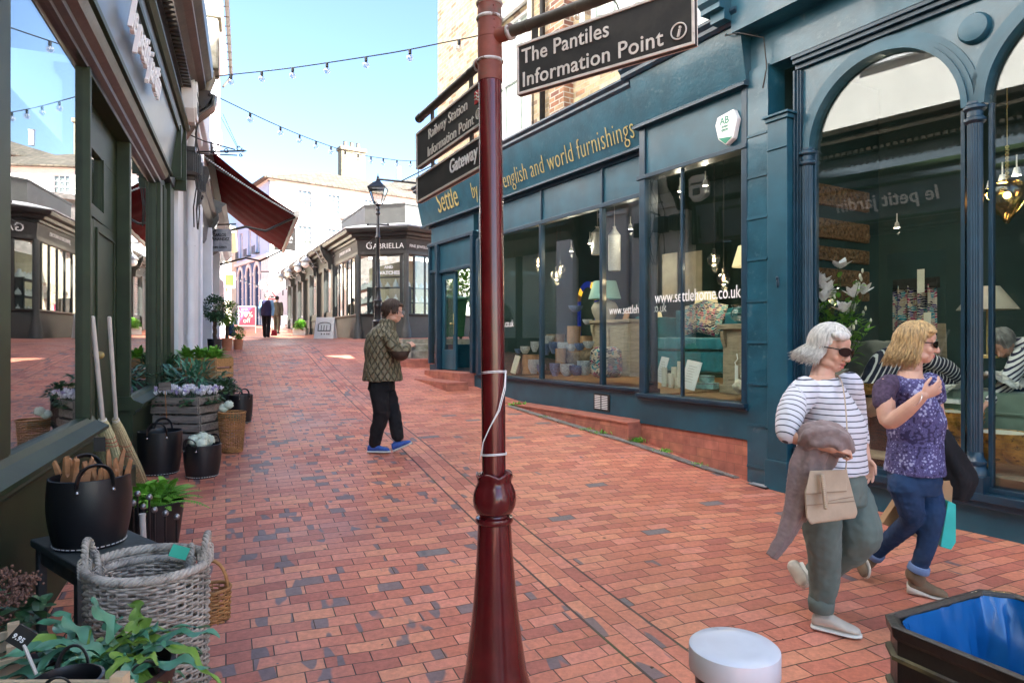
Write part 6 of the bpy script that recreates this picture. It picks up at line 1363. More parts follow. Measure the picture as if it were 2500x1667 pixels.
# ================= people =================
mat('skin_fair',(.60,.34,.24),rough=.5,var=.10,vs=14,sss=.12,dirt=(.62,.28,.20),ds=9,dirt_lo=.55,dirt_hi=.8)
mat('hair_white',(.60,.58,.53),rough=.55,var=.3,vs=20,stretch=(4,4,1))
mat('hair_blond',(.46,.31,.14),rough=.45,var=.5,vs=22,stretch=(4,4,1))
mat('hair_brown',(.045,.024,.014),rough=.5,var=.4,vs=24)
mat('hair_grey',(.22,.22,.21),rough=.5,var=.45,vs=22)
mat('trouser_sage',(.125,.165,.145),rough=.9,var=.14,vs=7,bump=.03,bs=50)
mat('denim',(.008,.036,.098),rough=.85,var=.35,vs=6,bump=.03,bs=70,dirt=(.05,.09,.21),ds=4,dirt_lo=.55,dirt_hi=.75)
mat('denim_cuff',(.13,.19,.33),rough=.9,var=.2,vs=20)
mat('black_cloth',(.006,.006,.008),rough=.9,var=.3,vs=6,bump=.03)
mat('mauve_knit',(.235,.175,.165),rough=.95,var=.15,vs=30,bump=.04,bs=80,sheen=.2)
mat('beige_leather',(.47,.37,.26),rough=.5,var=.16,vs=8,bump=.03,bs=60)
mat('beige_leather_edge',(.28,.20,.13),rough=.6,var=.1)
mat('shoe_cream',(.56,.50,.42),rough=.7,var=.1,vs=12)
mat('sole_white',(.68,.66,.60),rough=.6,var=.08)
mat('suede',(.17,.115,.07),rough=.95,var=.25,vs=9,bump=.02)
mat('blue_shoe',(.035,.10,.38),rough=.7,var=.25,vs=30,bump=.03)
mat('lens_dark',(.012,.006,.005),rough=.16,spec=.4)
mat('paper_bag',(.40,.24,.12),rough=.8,var=.15,vs=6,bump=.02)
mat('turquoise',(.02,.50,.44),rough=.35,var=.1,vs=8)
mat('amber_bead',(.45,.25,.05),rough=.3,var=.5,vs=60)
mat('lips',(.42,.13,.11),rough=.4)
mat('navy_vest',(.035,.035,.10),rough=.9,var=.2,vs=6)
mat('lightblue_cloth',(.22,.45,.68),rough=.85,var=.12)
mat('olive_cloth',(.075,.068,.045),rough=.9,var=.2)
mat('red_bag',(.34,.012,.03),rough=.5,var=.2)
mat('brown_patch',(.045,.022,.012),rough=.8,var=.3,vs=20)
def stripemat(name,base,line,sp,w,attr='sp'):
    m,nt,b = _nodes(name); L = nt.links.new; a = nt.nodes.new('ShaderNodeAttribute'); a.attribute_name = attr
    k = nt.nodes.new('ShaderNodeMath'); k.operation = 'MULTIPLY'; k.inputs[1].default_value = 1 / sp; L(a.outputs['Fac'],k.inputs[0])
    f = nt.nodes.new('ShaderNodeMath'); f.operation = 'FRACT'; L(k.outputs[0],f.inputs[0])
    g = nt.nodes.new('ShaderNodeMath'); g.operation = 'LESS_THAN'; g.inputs[1].default_value = w; L(f.outputs[0],g.inputs[0])
    mx = nt.nodes.new('ShaderNodeMix'); mx.data_type = 'RGBA'; mx.inputs[6].default_value = (*base,1); mx.inputs[7].default_value = (*line,1); L(g.outputs[0],mx.inputs[0]); L(mx.outputs[2],b.inputs['Base Color']); b.inputs['Roughness'].default_value = .9
    M[name] = m
stripemat('shirt_white_stripe',(.66,.66,.70),(.055,.055,.075),.0285,.20)
stripemat('shirt_navy_stripe',(.70,.70,.70),(.02,.022,.06),.030,.42)
stripemat('shirt_dark_stripe',(.018,.020,.05),(.66,.66,.66),.026,.30)
def floral():
    m,nt,b = _nodes('blouse_floral'); L = nt.links.new; tc = nt.nodes.new('ShaderNodeTexCoord')
    v = nt.nodes.new('ShaderNodeTexVoronoi'); v.inputs['Scale'].default_value = 62; v.feature = 'SMOOTH_F1'; L(tc.outputs['Object'],v.inputs['Vector'])
    n = nt.nodes.new('ShaderNodeTexNoise'); n.inputs['Scale'].default_value = 10; n.inputs['Detail'].default_value = 6; L(tc.outputs['Object'],n.inputs['Vector'])
    ad = nt.nodes.new('ShaderNodeMath'); ad.operation = 'MULTIPLY_ADD'; ad.inputs[1].default_value = .75; L(v.outputs['Distance'],ad.inputs[0]); L(n.outputs['Fac'],ad.inputs[2])
    r = nt.nodes.new('ShaderNodeValToRGB'); cr = r.color_ramp; cr.elements[0].position = .60; cr.elements[0].color = (.36,.38,.56,1); cr.elements[1].position = 1.0; cr.elements[1].color = (.025,.018,.07,1)
    for p,c in ((.68,(.16,.15,.34)),(.76,(.05,.04,.13)),(.88,(.10,.09,.22))): e = cr.elements.new(p); e.color = (*c,1)
    L(ad.outputs[0],r.inputs[0]); L(r.outputs[0],b.inputs['Base Color']); b.inputs['Roughness'].default_value = .85; M['blouse_floral'] = m
floral(); mat('blouse_sheer',(.065,.040,.075),rough=.85,var=.4,vs=60)
def quilt():
    m,nt,b = _nodes('quilted_olive'); L = nt.links.new; a = nt.nodes.new('ShaderNodeAttribute'); a.attribute_name = 'quv'; s = nt.nodes.new('ShaderNodeSeparateXYZ'); L(a.outputs['Vector'],s.inputs[0])
    outs = []
    for op in ('ADD','SUBTRACT'):
        x = nt.nodes.new('ShaderNodeMath'); x.operation = 'MULTIPLY'; x.inputs[1].default_value = 1.7; L(s.outputs['X'],x.inputs[0])
        k = nt.nodes.new('ShaderNodeMath'); k.operation = op; L(x.outputs[0],k.inputs[0]); L(s.outputs['Y'],k.inputs[1])
        d = nt.nodes.new('ShaderNodeMath'); d.operation = 'PINGPONG'; d.inputs[1].default_value = .055; L(k.outputs[0],d.inputs[0]); outs.append(d.outputs[0])
    mn = nt.nodes.new('ShaderNodeMath'); mn.operation = 'MINIMUM'; L(outs[0],mn.inputs[0]); L(outs[1],mn.inputs[1])
    mr = nt.nodes.new('ShaderNodeMapRange'); mr.inputs[1].default_value = 0; mr.inputs[2].default_value = .020; L(mn.outputs[0],mr.inputs[0]); mr.interpolation_type = 'SMOOTHSTEP'
    mx = nt.nodes.new('ShaderNodeMix'); mx.data_type = 'RGBA'; mx.inputs[6].default_value = (.095,.082,.048,1); mx.inputs[7].default_value = (.17,.145,.085,1); L(mr.outputs[0],mx.inputs[0]); L(mx.outputs[2],b.inputs['Base Color']); b.inputs['Roughness'].default_value = .6  # seam shading painted in: darker olive along the stitch lines
    bp = nt.nodes.new('ShaderNodeBump'); bp.inputs['Distance'].default_value = .02; bp.inputs['Strength'].default_value = 1; L(mr.outputs[0],bp.inputs['Height']); L(bp.outputs[0],b.inputs['Normal']); M['quilted_olive'] = m
quilt()
def loft(mb,secs,n=20,cap=True):
    """secs: (center, side axis * r, front axis * r)"""
    vs = []
    for c,a,b in secs:
        for j in range(n): t = 2 * math.pi * j / n; vs.append(c + a * math.cos(t) + b * math.sin(t))
    k = len(secs); fs = [[i * n + j,i * n + (j + 1) % n,(i + 1) * n + (j + 1) % n,(i + 1) * n + j] for i in range(k - 1) for j in range(n)]
    if cap: fs += [list(range(n))[::-1],[(k - 1) * n + j for j in range(n)]]
    mb.add(vs,fs)
def capsule(mb,pts,r,n=14,flat=None):
    """tube with rounded ends"""
    pts = [Vector(p) for p in pts]; r = list(r) if hasattr(r,'__len__') else [r] * len(pts)
    mb.tube(pts,r,n,flat=flat)
    for p,q in ((pts[0],r[0]),(pts[-1],r[-1])): mb.ball(p,q * .98,12,8)
def smoothpath(P,rr,k=5):
    P = [Vector(p) for p in P]; out,ro = [],[]
    for i in range(len(P) - 1):
        p0,p1,p2,p3 = P[max(i - 1,0)],P[i],P[i + 1],P[min(i + 2,len(P) - 1)]
        for q in range(k): u = q / k; out.append(.5 * ((2 * p1) + (p2 - p0) * u + (2 * p0 - 5 * p1 + 4 * p2 - p3) * u * u + (3 * p1 - p0 - 3 * p2 + p3) * u ** 3)); ro.append(rr[i] * (1 - u) + rr[i + 1] * u)
    return out + [P[-1]],ro + [rr[-1]]
def remesh(name,mb,mats,parent,voxel=.006,sm=4,attr=None,disp=None,matf=None,world=True):
    me = bpy.data.meshes.new('tmp'); me.from_pydata([tuple(v) for v in mb.v],[],mb.f); me.update()
    bm = bmesh.new(); bm.from_mesh(me); bmesh.ops.recalc_face_normals(bm,faces=bm.faces); bm.to_mesh(me); bm.free()
    o = bpy.data.objects.new('tmp',me); COL.objects.link(o)
    r_ = o.modifiers.new('r','REMESH'); r_.mode = 'VOXEL'; r_.voxel_size = voxel; r_.use_smooth_shade = True
    if sm: s_ = o.modifiers.new('s','SMOOTH'); s_.factor = .5; s_.iterations = sm
    dg = bpy.context.evaluated_depsgraph_get(); m2 = bpy.data.meshes.new_from_object(o.evaluated_get(dg)); bpy.data.objects.remove(o); bpy.data.meshes.remove(me)
    n = len(m2.vertices); co = np.empty(n * 3); m2.vertices.foreach_get('co',co); co = co.reshape(-1,3)
    if disp:
        nm = np.empty(n * 3); m2.vertices.foreach_get('normal',nm); nm = nm.reshape(-1,3)
        d = np.array([disp(Vector(c)) for c in co]); co2 = co + nm * d[:,None]
    else: co2 = co
    if attr:
        nm_,f_,typ = attr
        at = m2.attributes.new(nm_,typ,'POINT')
        if typ == 'FLOAT': at.data.foreach_set('value',np.array([f_(Vector(c)) for c in co],dtype=float))
        else: at.data.foreach_set('vector',np.array([f_(Vector(c)) for c in co],dtype=float).ravel())
    if not isinstance(mats,(list,tuple)): mats = [mats]
    m2.materials.clear()
    for q in mats: m2.materials.append(M[q])
    if matf:
        m2.polygons.foreach_set('material_index',[matf(Vector(p.center)) for p in m2.polygons])
    if parent is not None:
        inv = np.array(MW[parent.name].inverted()); co2 = co2 @ inv[:3,:3].T + inv[:3,3]
    m2.vertices.foreach_set('co',co2.ravel()); m2.polygons.foreach_set('use_smooth',[True] * len(m2.polygons)); m2.update(); m2.name = name
    ob_ = bpy.data.objects.new(name,m2); COL.objects.link(ob_)
    if parent is not None: ob_.parent = parent; MW[ob_.name] = MW[parent.name]
    else: MW[ob_.name] = Matrix.Identity(4)
    return ob_
def segdist(p,a,b):
    ab = b - a; t = max(0,min(1,(p - a).dot(ab) / ab.length_squared)); return (p - a - ab * t).length,t
def fold(fr,amp,seed=0,st=(1,1,.35)):
    return lambda p: amp * (mnoise.noise(Vector((p.x * fr * st[0] + seed,p.y * fr * st[1],p.z * fr * st[2]))) + .5 * mnoise.noise(Vector((p.x * fr * 2.3,p.y * fr * 2.3 + seed,p.z * fr * 2.3))))
def frame(c,f,u=(0,0,1),roll=0):
    """head frame: local x = her left, y = forward, z = up"""
    f = Vector(f).normalized(); u = Vector(u); s = u.cross(f).normalized(); s = -s; u = s.cross(f).normalized(); s = f.cross(u)
    m = Matrix((( s.x,f.x,u.x,c[0]),(s.y,f.y,u.y,c[1]),(s.z,f.z,u.z,c[2]),(0,0,0,1))); return m @ Matrix.Rotation(roll,4,'Y')
def headmb(mb,F,sc_=1.0,neck=None,mouth_open=.0,chub=1.0,nose=1.0):
    S_ = F @ Matrix.Scale(sc_,4); R3 = S_.to_3x3()
    def e(c,r): mb.ball(S_ @ Vector(c),1,20,14,r,m=None) if False else mb.add(*ell(S_,c,r))
    e((0,-.018,.030),(.075,.096,.088)); e((0,.028,-.028),(.061 * chub,.062,.084)); e((0,.048,-.082),(.036 * chub,.036,.030)); e((0,.058,.045),(.050,.034,.040))
    for s in (-1,1):
        e((s * .034,.056,-.026),(.030 * chub,.030,.030)); e((s * .040 * chub,.022,-.070),(.030,.045,.028)); e((s * .026,.083,.022),(.022,.012,.008)); e((s * .078,-.006,-.014),(.008,.018,.030)); e((s * .079,-.010,.004),(.012,.013,.014)); e((s * .012,.102,-.034),(.010,.012,.009))
    mb.tube([S_ @ Vector(p) for p in ((0,.086,.016),(0,.098 * 1,-.006),(0,.112 * nose,-.028),(0,.104,-.038))],[.009 * sc_,.010 * sc_,.013 * sc_,.009 * sc_],10); mb.ball(S_ @ Vector((0,.110 * nose,-.030)),.0135 * sc_,12,8)
    mb.tube([S_ @ Vector((x,.092 - 9 * x * x,-.058)) for x in (-.024,-.012,0,.012,.024)],[.003,.006 * sc_,.007 * sc_,.006 * sc_,.003],8)
    mb.tube([S_ @ Vector((x,.088 - 9 * x * x,-.072 - mouth_open)) for x in (-.022,-.012,0,.012,.022)],[.003,.006 * sc_,.0075 * sc_,.006 * sc_,.003],8)
    if neck: capsule(mb,[S_ @ Vector((0,-.022,-.03)),S_ @ Vector((0,-.018,-.075)),Vector(neck[0])],[.056 * sc_,.052 * sc_,neck[1]])
def ell(S_,c,r,n=18,k=12):
    vs = []; c = Vector(c)
    for i in range(k + 1):
        a = math.pi * i / k
        for j in range(n): b = 2 * math.pi * j / n; vs.append(S_ @ (c + Vector((r[0] * math.sin(a) * math.cos(b),r[1] * math.sin(a) * math.sin(b),r[2] * math.cos(a)))))
    return vs,[[i * n + j,i * n + (j + 1) % n,(i + 1) * n + (j + 1) % n,(i + 1) * n + j] for i in range(k) for j in range(n)]
def hand(mb,wrist,d,nrm,size=1.0,curl=.5,spread=.12,side=1,thumb=.7):
    """d: direction to the fingers, nrm: palm normal (palm faces it), side=+1: thumb on d x nrm side"""
    wrist = Vector(wrist); d = Vector(d).normalized(); nrm = Vector(nrm); nrm = (nrm - d * nrm.dot(d)).normalized(); s = d.cross(nrm) * side; k = size
    loft(mb,[(wrist - d * .012 * k,s * .026 * k,nrm * .020 * k),(wrist + d * .02 * k,s * .033 * k,nrm * .017 * k),(wrist + d * .055 * k,s * .040 * k,nrm * .015 * k),(wrist + d * .088 * k,s * .038 * k,nrm * .012 * k)],16)
    for i,(o,L,r) in enumerate(((.030,.068,.0085),(.010,.078,.0088),(-.010,.073,.0083),(-.029,.056,.0074))):
        p = wrist + (d * .080 + s * o) * k; dd = (d + s * spread * (1.2 - i * .8)).normalized(); pts = [p]; rr = [r * k * 1.1]; c = 0
        for q,fr in enumerate((.45,.32,.23)):
            c += curl * (.55,.95,.7)[q] * (1 + .12 * i); v = dd * math.cos(c) + nrm * math.sin(c); p = p + v * L * fr * k; pts.append(p); rr.append(r * k * (.98,.9,.78)[q])
        capsule(mb,pts,rr,10)
    p = wrist + (d * .018 + s * .030) * k; v = (d * .62 + s * .65 + nrm * .35 * thumb).normalized(); p2 = p + v * .036 * k; v2 = (d * .85 + s * .15 + nrm * .55 * thumb).normalized(); p3 = p2 + v2 * .030 * k; p4 = p3 + v2 * .022 * k
    capsule(mb,[p,p2,p3,p4],[.013 * k,.0105 * k,.0095 * k,.0075 * k],10)
def shoe(parent,heel,toe,up=(0,0,1),w=.045,h=.075,m_up='shoe_cream',m_sole='sole_white',sole=.022,collar=None,name='shoe',world=True,toe_up=0,boot=None,wedge=0):
    heel,toe,up = Vector(heel),Vector(toe),Vector(up); d = (toe - heel); L_ = d.length; d.normalize(); up = (up - d * up.dot(d)).normalized(); s = d.cross(up)
    def sec(t,ww,z0,hh): return (heel + d * L_ * t + up * (z0 + hh / 2),s * ww,up * hh / 2)
    mb = MB(); prof = [(-.01,.5,.55),(.05,.72,.85),(.2,.80,1.0),(.38,.84,.92),(.55,.95,.70),(.72,1.0,.52),(.88,.86,.40),(.97,.6,.30),(1.0,.3,.18)]
    loft(mb,[sec(t,w * a,sole * .8,h * b) for t,a,b in prof],20); u_ = remesh(name,mb,m_up,parent,.004,3)
    mb = MB(); loft(mb,[(heel + d * L_ * t + up * ((sole + wedge * max(0,1 - t * 1.6)) / 2),s * w * a * 1.06,up * (sole + wedge * max(0,1 - t * 1.6)) / 2) for t,a in ((-.03,.5),(.03,.8),(.2,.86),(.4,.86),(.6,.98),(.78,1.02),(.92,.86),(1.01,.45),(1.03,.2))],20); ob('sole',mb,m_sole,u_,world=True,smooth=True,auto=50)
    return u_
def person(label,loc,group=None): return thing('person',label,'person',loc,0,group)
def strands(mb,F,sc_,phis,th_end,n,r=.0022,flare=0,blow=None,length=.08,start=.05,lift=1.07,part=0,seed=1,wav=0,hr=(.080,.102,.098),cen=(0,-.018,.030),sub=13):
    """hair locks: start near the crown, run over the skull, then hang"""
    random.seed(seed); S_ = F @ Matrix.Scale(sc_,4)
    blow = Vector(blow) if blow is not None else Vector((0,0,0))
    for i in range(n):
        ph = random.uniform(*phis); te = th_end(ph) * random.uniform(.92,1.04); k = lift * random.uniform(.95,1.10); pts = []
        for q in range(sub):
            u = q / (sub - 1); th = start + (te - start) * min(1,u * 1.35); ex = max(0,u - .74) / .26
            x,y,z = math.sin(th) * math.sin(ph),math.sin(th) * math.cos(ph),math.cos(th)
            kk = k * (1 + flare * ex * .3)
            p = Vector((cen[0] + hr[0] * kk * x + part * (1 - u),cen[1] + hr[1] * kk * y,cen[2] + hr[2] * kk * z))
            p = S_ @ p; p = p + (Vector((0,0,-1)) + blow * random.uniform(.7,1.3)) * length * sc_ * ex * random.uniform(.7,1.1)
            if wav: p += (F.to_3x3() @ Vector((math.sin(u * 11 + i),math.cos(u * 9 + ph * 3),0))) * wav * u
            pts.append(p)
        rr = [r * (1.6 if q < sub - 3 else 1.6 * (sub - q) / 3.5) for q in range(sub)]
        mb.tube(pts,rr,5)
YA = 3.43
def w(x,y,dy=0): return pt(x,y,YA + dy)
A_ = person('walking woman with a white bob and sunglasses, white striped top and beige shoulder bag',(w(1890,1440).x,YA,gz(1.63,3.43)))
fA = Vector((.80,-.60,0)); sA = Vector((.60,.80,0)); UP = Vector((0,0,1))
FA = frame(w(1908,802),(.52,-.82,-.24),roll=R(-3))
shR,shL = w(1838,905,-.11),w(1958,884,.13); elR,wrR = w(1808,1000,-.22),w(1912,1026,-.37); elL,wrL = w(1972,985,.24),w(1988,1052,.16)
bd = MB(); headmb(bd,FA,.97,(w(1888,868),.062),.006,1.10,.97)
loft(bd,[(w(1888,862),sA * .07,fA * .06),(w(1888,890),sA * .15,fA * .08),(w(1900,960),sA * .15,fA * .12),(w(1906,1060),sA * .15,fA * .13),(w(1908,1120),sA * .14,fA * .12)],20)
capsule(bd,[shR,elR,wrR],[.05,.042,.030]); capsule(bd,[shL,elL,wrL],[.045,.038,.028])
hand(bd,wrR,(.95,-.1,-.25),(.1,.3,-1),.92,1.25,.05,1)
hand(bd,wrL,(.1,-.1,-1),(-.8,-.5,0),.92,.45,.1,-1)
kn1,an1 = w(1893,1270,-.04),w(1888,1392,.02); kn2,an2 = w(1975,1232,-.02),w(1868,1318,.30)
for hp,kn,an in ((w(1872,1130,-.07),kn1,an1),(w(1945,1130,.08),kn2,an2)): capsule(bd,[hp,kn,an],[.08,.055,.036])
remesh('body',bd,['skin_fair','lips'],A_,.0045,3,matf=lambda c: 1 if (lambda q: abs(q.x) < .022 and q.y > .083 and -.079 < q.z < -.053)(FA.inverted() @ c) else 0)
sh = MB()
loft(sh,[(w(1889,868),sA * .085,fA * .075),(w(1889,882),sA * .155,fA * .095),(w(1893,905),sA * .182,fA * .118),(w(1900,945),sA * .180,fA * .155),(w(1908,980),sA * .182,fA * .172),(w(1908,1025),sA * .178,fA * .165),(w(1908,1060),sA * .190,fA * .172),(w(1908,1080),sA * .196,fA * .176)],28)
ccut = w(1810,992,-.22)
capsule(sh,*smoothpath([shR + Vector((.03,.02,.01)),w(1822,935,-.16),w(1812,968,-.20),ccut],[.080,.070,.064,.060]),n=18)
capsule(sh,*smoothpath([shL + Vector((-.02,0,.0)),w(1962,940,.20),w(1970,985,.23),w(1978,1010,.21)],[.074,.060,.052,.046]),n=18)
shRA,elRA = shR.copy(),elR.copy()
def spA(p):
    d1,t1 = segdist(p,shRA,elRA); d2,t2 = segdist(p,elRA,ccut)
    if min(d1,d2) < .095 and p.x < w(1850,900,-.2).x - max(0,(p.z - w(0,905,-.13).z)) * .6:
        ax = (elRA - shRA).normalized(); return 5.012 + (p - shRA).dot(ax)
    return p.z + .04 * ((p - w(1905,1000)).dot(fA)) + 3
remesh('striped_top',sh,'shirt_white_stripe',A_,.007,5,attr=('sp',spA,'FLOAT'),disp=fold(15,.006,2))
tr = MB()
loft(tr,[(w(1908,1062),sA * .165,fA * .145),(w(1910,1100),sA * .182,fA * .165),(w(1912,1150),sA * .178,fA * .155)],24)
capsule(tr,*smoothpath([w(1882,1130,-.08),w(1888,1200,-.07),kn1,w(1892,1330,-.0),w(1888,1372,.02)],[.110,.098,.082,.076,.062]),n=18)
capsule(tr,*smoothpath([w(1945,1130,.08),w(1968,1190,.0),kn2,w(1925,1280,.13),w(1880,1312,.28)],[.115,.105,.098,.088,.075]),n=18)
remesh('trousers',tr,'trouser_sage',A_,.008,4,disp=fold(14,.009,5,(1,1,.25)))
cf = MB(); cf.lathe([(.062,.03),(.066,.0),(.060,-.045),(.050,-.05)],24,w(1886,1382,.02)); ob('ribbed_cuff',cf,'trouser_sage',A_,world=True,smooth=True)
zg = gz(w(1890,1440).x,3.4)
h1 = w(1866,1420,.05); h1.z = zg + .005; t1 = h1 + Vector((.19,-.125,.0)); t1.z = zg + .005; shoe(A_,h1,t1,w=.046,h=.085)
shoe(A_,w(1838,1300,.34),w(1858,1345,.20),up=(-.5,.5,.5),w=.044,h=.075)
hr_ = MB(); te = lambda ph: 1.05 if abs(ph) < .75 else (1.75 if abs(ph) < 1.3 else 2.05)
hb = MB(); Sx = FA @ Matrix.Scale(.97,4); hb.add(*ell(Sx,(0,-.030,.040),(.083,.098,.092))); hb.add(*ell(Sx,(0,-.058,-.02),(.080,.062,.075)))
for s in (-1,1): hb.add(*ell(Sx,(s * .062,-.034,-.020),(.024,.042,.058)))
hb.add(*ell(Sx,(.03,.052,.085),(.05,.045,.028)))
hA = remesh('hair',hb,'hair_white',A_,.005,3,disp=fold(60,.004,3,(1,1,.2)))
BL = (-.55,.35,.25)
strands(hr_,FA,.97,(1.15,5.13),lambda ph: 1.95,1000,.0013,.9,BL,.085,.05,1.06,seed=2)
strands(hr_,FA,.97,(-1.15,1.15),lambda ph: .95,300,.0013,.1,(-.5,.3,.7),.03,.05,1.08,seed=4)
ob('hair_locks',hr_,'hair_white',hA,world=True,smooth=True)
def sunglasses(F,par,k=1.0,wrap=.75):
    g = MB(); S_ = F @ Matrix.Scale(k,4)
    for s in (-1,1):
        n = 20; vs = []
        for yy in (0,.004):
            for j in range(n): a = 2 * math.pi * j / n; x = s * (.034 + .029 * math.cos(a) ); z = .010 + .021 * math.sin(a) * (1 if math.sin(a) > 0 else 1.15); vs.append(S_ @ Vector((x,.103 + yy - 6.5 * x * x,z)))
        g.add(vs,[[j,(j + 1) % n,(j + 1) % n + n,j + n] for j in range(n)] + [list(range(n)),list(range(n,2 * n))[::-1]])
        g.tube([S_ @ Vector((s * .060,.078,.016)),S_ @ Vector((s * .076,.055,.016)),S_ @ Vector((s * .080,-.005,.010))],.0035 * k,6)
    g.tube([S_ @ Vector((-.01,.104,.016)),S_ @ Vector((.01,.104,.016))],.003 * k,6)
    ob('sunglasses',g,'lens_dark',par,world=True,smooth=True,auto=60)
sunglasses(FA,A_,1.06)
mb = MB()
for i in range(26):
    a = -.15 + i / 25 * 3.4; c = w(1889,868) + sA * .082 * math.cos(a) + fA * (.075 * math.sin(a)) + Vector((0,0,-.012 - .022 * math.sin(a))); mb.ball(c,.0072,8,6)
ob('necklace',mb,'amber_bead',A_,world=True,smooth=True)
mb = MB(); mb.ball(FA @ Vector((-.082,-.006,-.045)),.006,8,6); ob('earring',mb,'rivet',A_,world=True)
def drape(mb,P,rr,folds=5,amp=.28,flat=.6,seed=0,n=48):
    """hanging cloth: a flattened roll whose section is pleated along its length"""
    pts,r_ = smoothpath(P,rr,7); side = None; secs = []; vs = []
    for i,(p,q) in enumerate(zip(pts,r_)):
        d = (pts[min(i + 1,len(pts) - 1)] - pts[max(i - 1,0)]).normalized(); v = Vector((.35,.93,0)); v = (v - d * v.dot(d)).normalized(); s_ = d.cross(v)
        for j in range(n):
            t = 2 * math.pi * j / n; k = q * (1 + amp * math.sin(folds * t + seed + .8 * math.sin(i * .22)) * (.6 + .4 * mnoise.noise(Vector((i * .12,j * .2,seed))))); vs.append(p + s_ * k * math.cos(t) + v * k * flat * math.sin(t))
    m_ = len(pts); mb.add(vs,[[i * n + j,i * n + (j + 1) % n,(i + 1) * n + (j + 1) % n,(i + 1) * n + j] for i in range(m_ - 1) for j in range(n)] + [list(range(n))[::-1],[(m_ - 1) * n + j for j in range(n)]])
cg = MB()
drape(cg,[w(1846,1018,-.27),w(1866,1002,-.31),w(1895,1002,-.33),w(1922,1012,-.35),w(1944,1036,-.33)],[.040,.066,.074,.066,.044],6,.16,.95,1)
drape(cg,[w(1868,1022,-.29),w(1852,1070,-.27),w(1838,1130,-.25),w(1820,1190,-.24),w(1795,1240,-.23),w(1770,1278,-.22)],[.066,.072,.064,.048,.036,.026],5,.26,.55,2)
drape(cg,[w(1908,1022,-.29),w(1892,1062,-.27),w(1858,1095,-.26),w(1846,1150,-.23),w(1838,1196,-.22)],[.056,.050,.046,.038,.028],4,.26,.6,4)
cd = remesh('cardigan',cg,'mauve_knit',None,.005,2,disp=fold(30,.004,8,(1.2,1,.3))); tag(cd,'mauve grey cardigan hanging over the forearm of the white haired woman','cardigan')
bgA = thing('shoulder_bag','beige leather flap bag hanging at the hip of the white haired woman','bag',w(1908,1140,-.27))
def bagshape(pts,y0,th,par,nm,m_,vox=.006,bulge=.0):
    mb = MB(); n = len(pts); nrm_ = Vector((-.35,-.93,0)); q = [w(x,y,dy) for x,y,dy in pts]; mb.prism([p - nrm_ * th / 2 for p in q],nrm_ * th); return remesh(nm,mb,m_,par,vox,6)
bagshape([(1864,1082,-.31),(1944,1080,-.25),(1968,1172,-.24),(1962,1186,-.24),(1860,1200,-.31),(1851,1186,-.32),(1848,1132,-.32)],0,.075,bgA,'body','beige_leather')
mb = MB(); nrm_ = Vector((-.35,-.93,0)); q = [w(1860,1080,-.355),w(1946,1077,-.295),w(1944,1126,-.295),w(1849,1133,-.365)]; mb.prism(q,nrm_ * .008); ob('flap',mb,'beige_leather',bgA,world=True,bevel=.003)
mb = MB(); mb.tube([w(1888,1088,-.37),w(1892,1120,-.372),w(1897,1168,-.372)],[.010,.011,.010],6);
for i in range(16): mb.ball(w(1888 + .55 * i,1092 + 4.8 * i,-.382),.010,6,4)
ob('braided_strap',mb,'beige_leather',bgA,world=True,smooth=True)
mb = MB(); mb.tube([w(1850,1133.5,-.372),w(1944,1127,-.303)],.0022,5); mb.tube([w(1851,1160,-.36),w(1962,1150,-.285)],.002,5); mb.tube([w(1905,1150,-.33),w(1960,1140,-.285)],.0015,5); ob('seam',mb,'beige_leather_edge',bgA,world=True)
mb = MB(); q,r_ = smoothpath([w(1942,1082,-.27),w(1946,1030,-.30),w(1944,960,-.27),w(1938,900,-.17),w(1928,866,-.03),w(1905,856,.10)],[.006] * 6); mb.tube(q,r_,8,flat=.5); ob('strap',mb,'beige_leather',bgA,world=True,smooth=True)
YB = 3.86
def wB(x,y,dy=0): return pt(x,y,YB + dy)
B_ = person('walking blonde woman in sunglasses, patterned purple blouse and blue jeans',(wB(2110,1370).x,YB,gz(2.3,3.8)))
fB = Vector((.93,-.36,0)); sB = Vector((.36,.93,0)); FB_ = frame(wB(2108,790),(.84,-.50,-.12))
shR,shL = wB(2032,888,-.13),wB(2138,878,.14); elR,wrR = wB(2042,968,-.20),wB(2120,908,-.36); elL,wrL = wB(2158,965,.2),wB(2178,1040,.18)
bd = MB(); headmb(bd,FB_,.96,(wB(2093,856),.058),.0,.98,.98)
loft(bd,[(wB(2090,850),sB * .07,fB * .06),(wB(2088,878),sB * .15,fB * .08),(wB(2095,940),sB * .14,fB * .12),(wB(2100,1040),sB * .13,fB * .11),(wB(2100,1100),sB * .14,fB * .12)],20)
capsule(bd,*smoothpath([shR,wB(2034,930,-.17),elR,wB(2082,942,-.29),wrR],[.052,.050,.044,.040,.027])); capsule(bd,[shL,elL,wrL],[.045,.036,.027])
hand(bd,wrR,(.86,-.12,.45),(-.2,.9,.2),.92,.5,.25,1)
hand(bd,wrL,(.2,0,-1),(-.8,-.5,0),.9,.8,.1,-1)
kb1,ab1 = wB(2140,1195,-.05),wB(2108,1312,.0); kb2,ab2 = wB(2090,1195,.0),wB(2008,1272,.30)
for hp,kn,an in ((wB(2120,1110,.08),kb1,ab1),(wB(2080,1115,-.07),kb2,ab2)): capsule(bd,[hp,kn,an],[.06,.036,.030])
remesh('body',bd,['skin_fair','lips'],B_,.0045,3,matf=lambda c: 1 if (lambda q: abs(q.x) < .022 and q.y > .083 and -.078 < q.z < -.053)(FB_.inverted() @ c) else 0)
sh = MB()
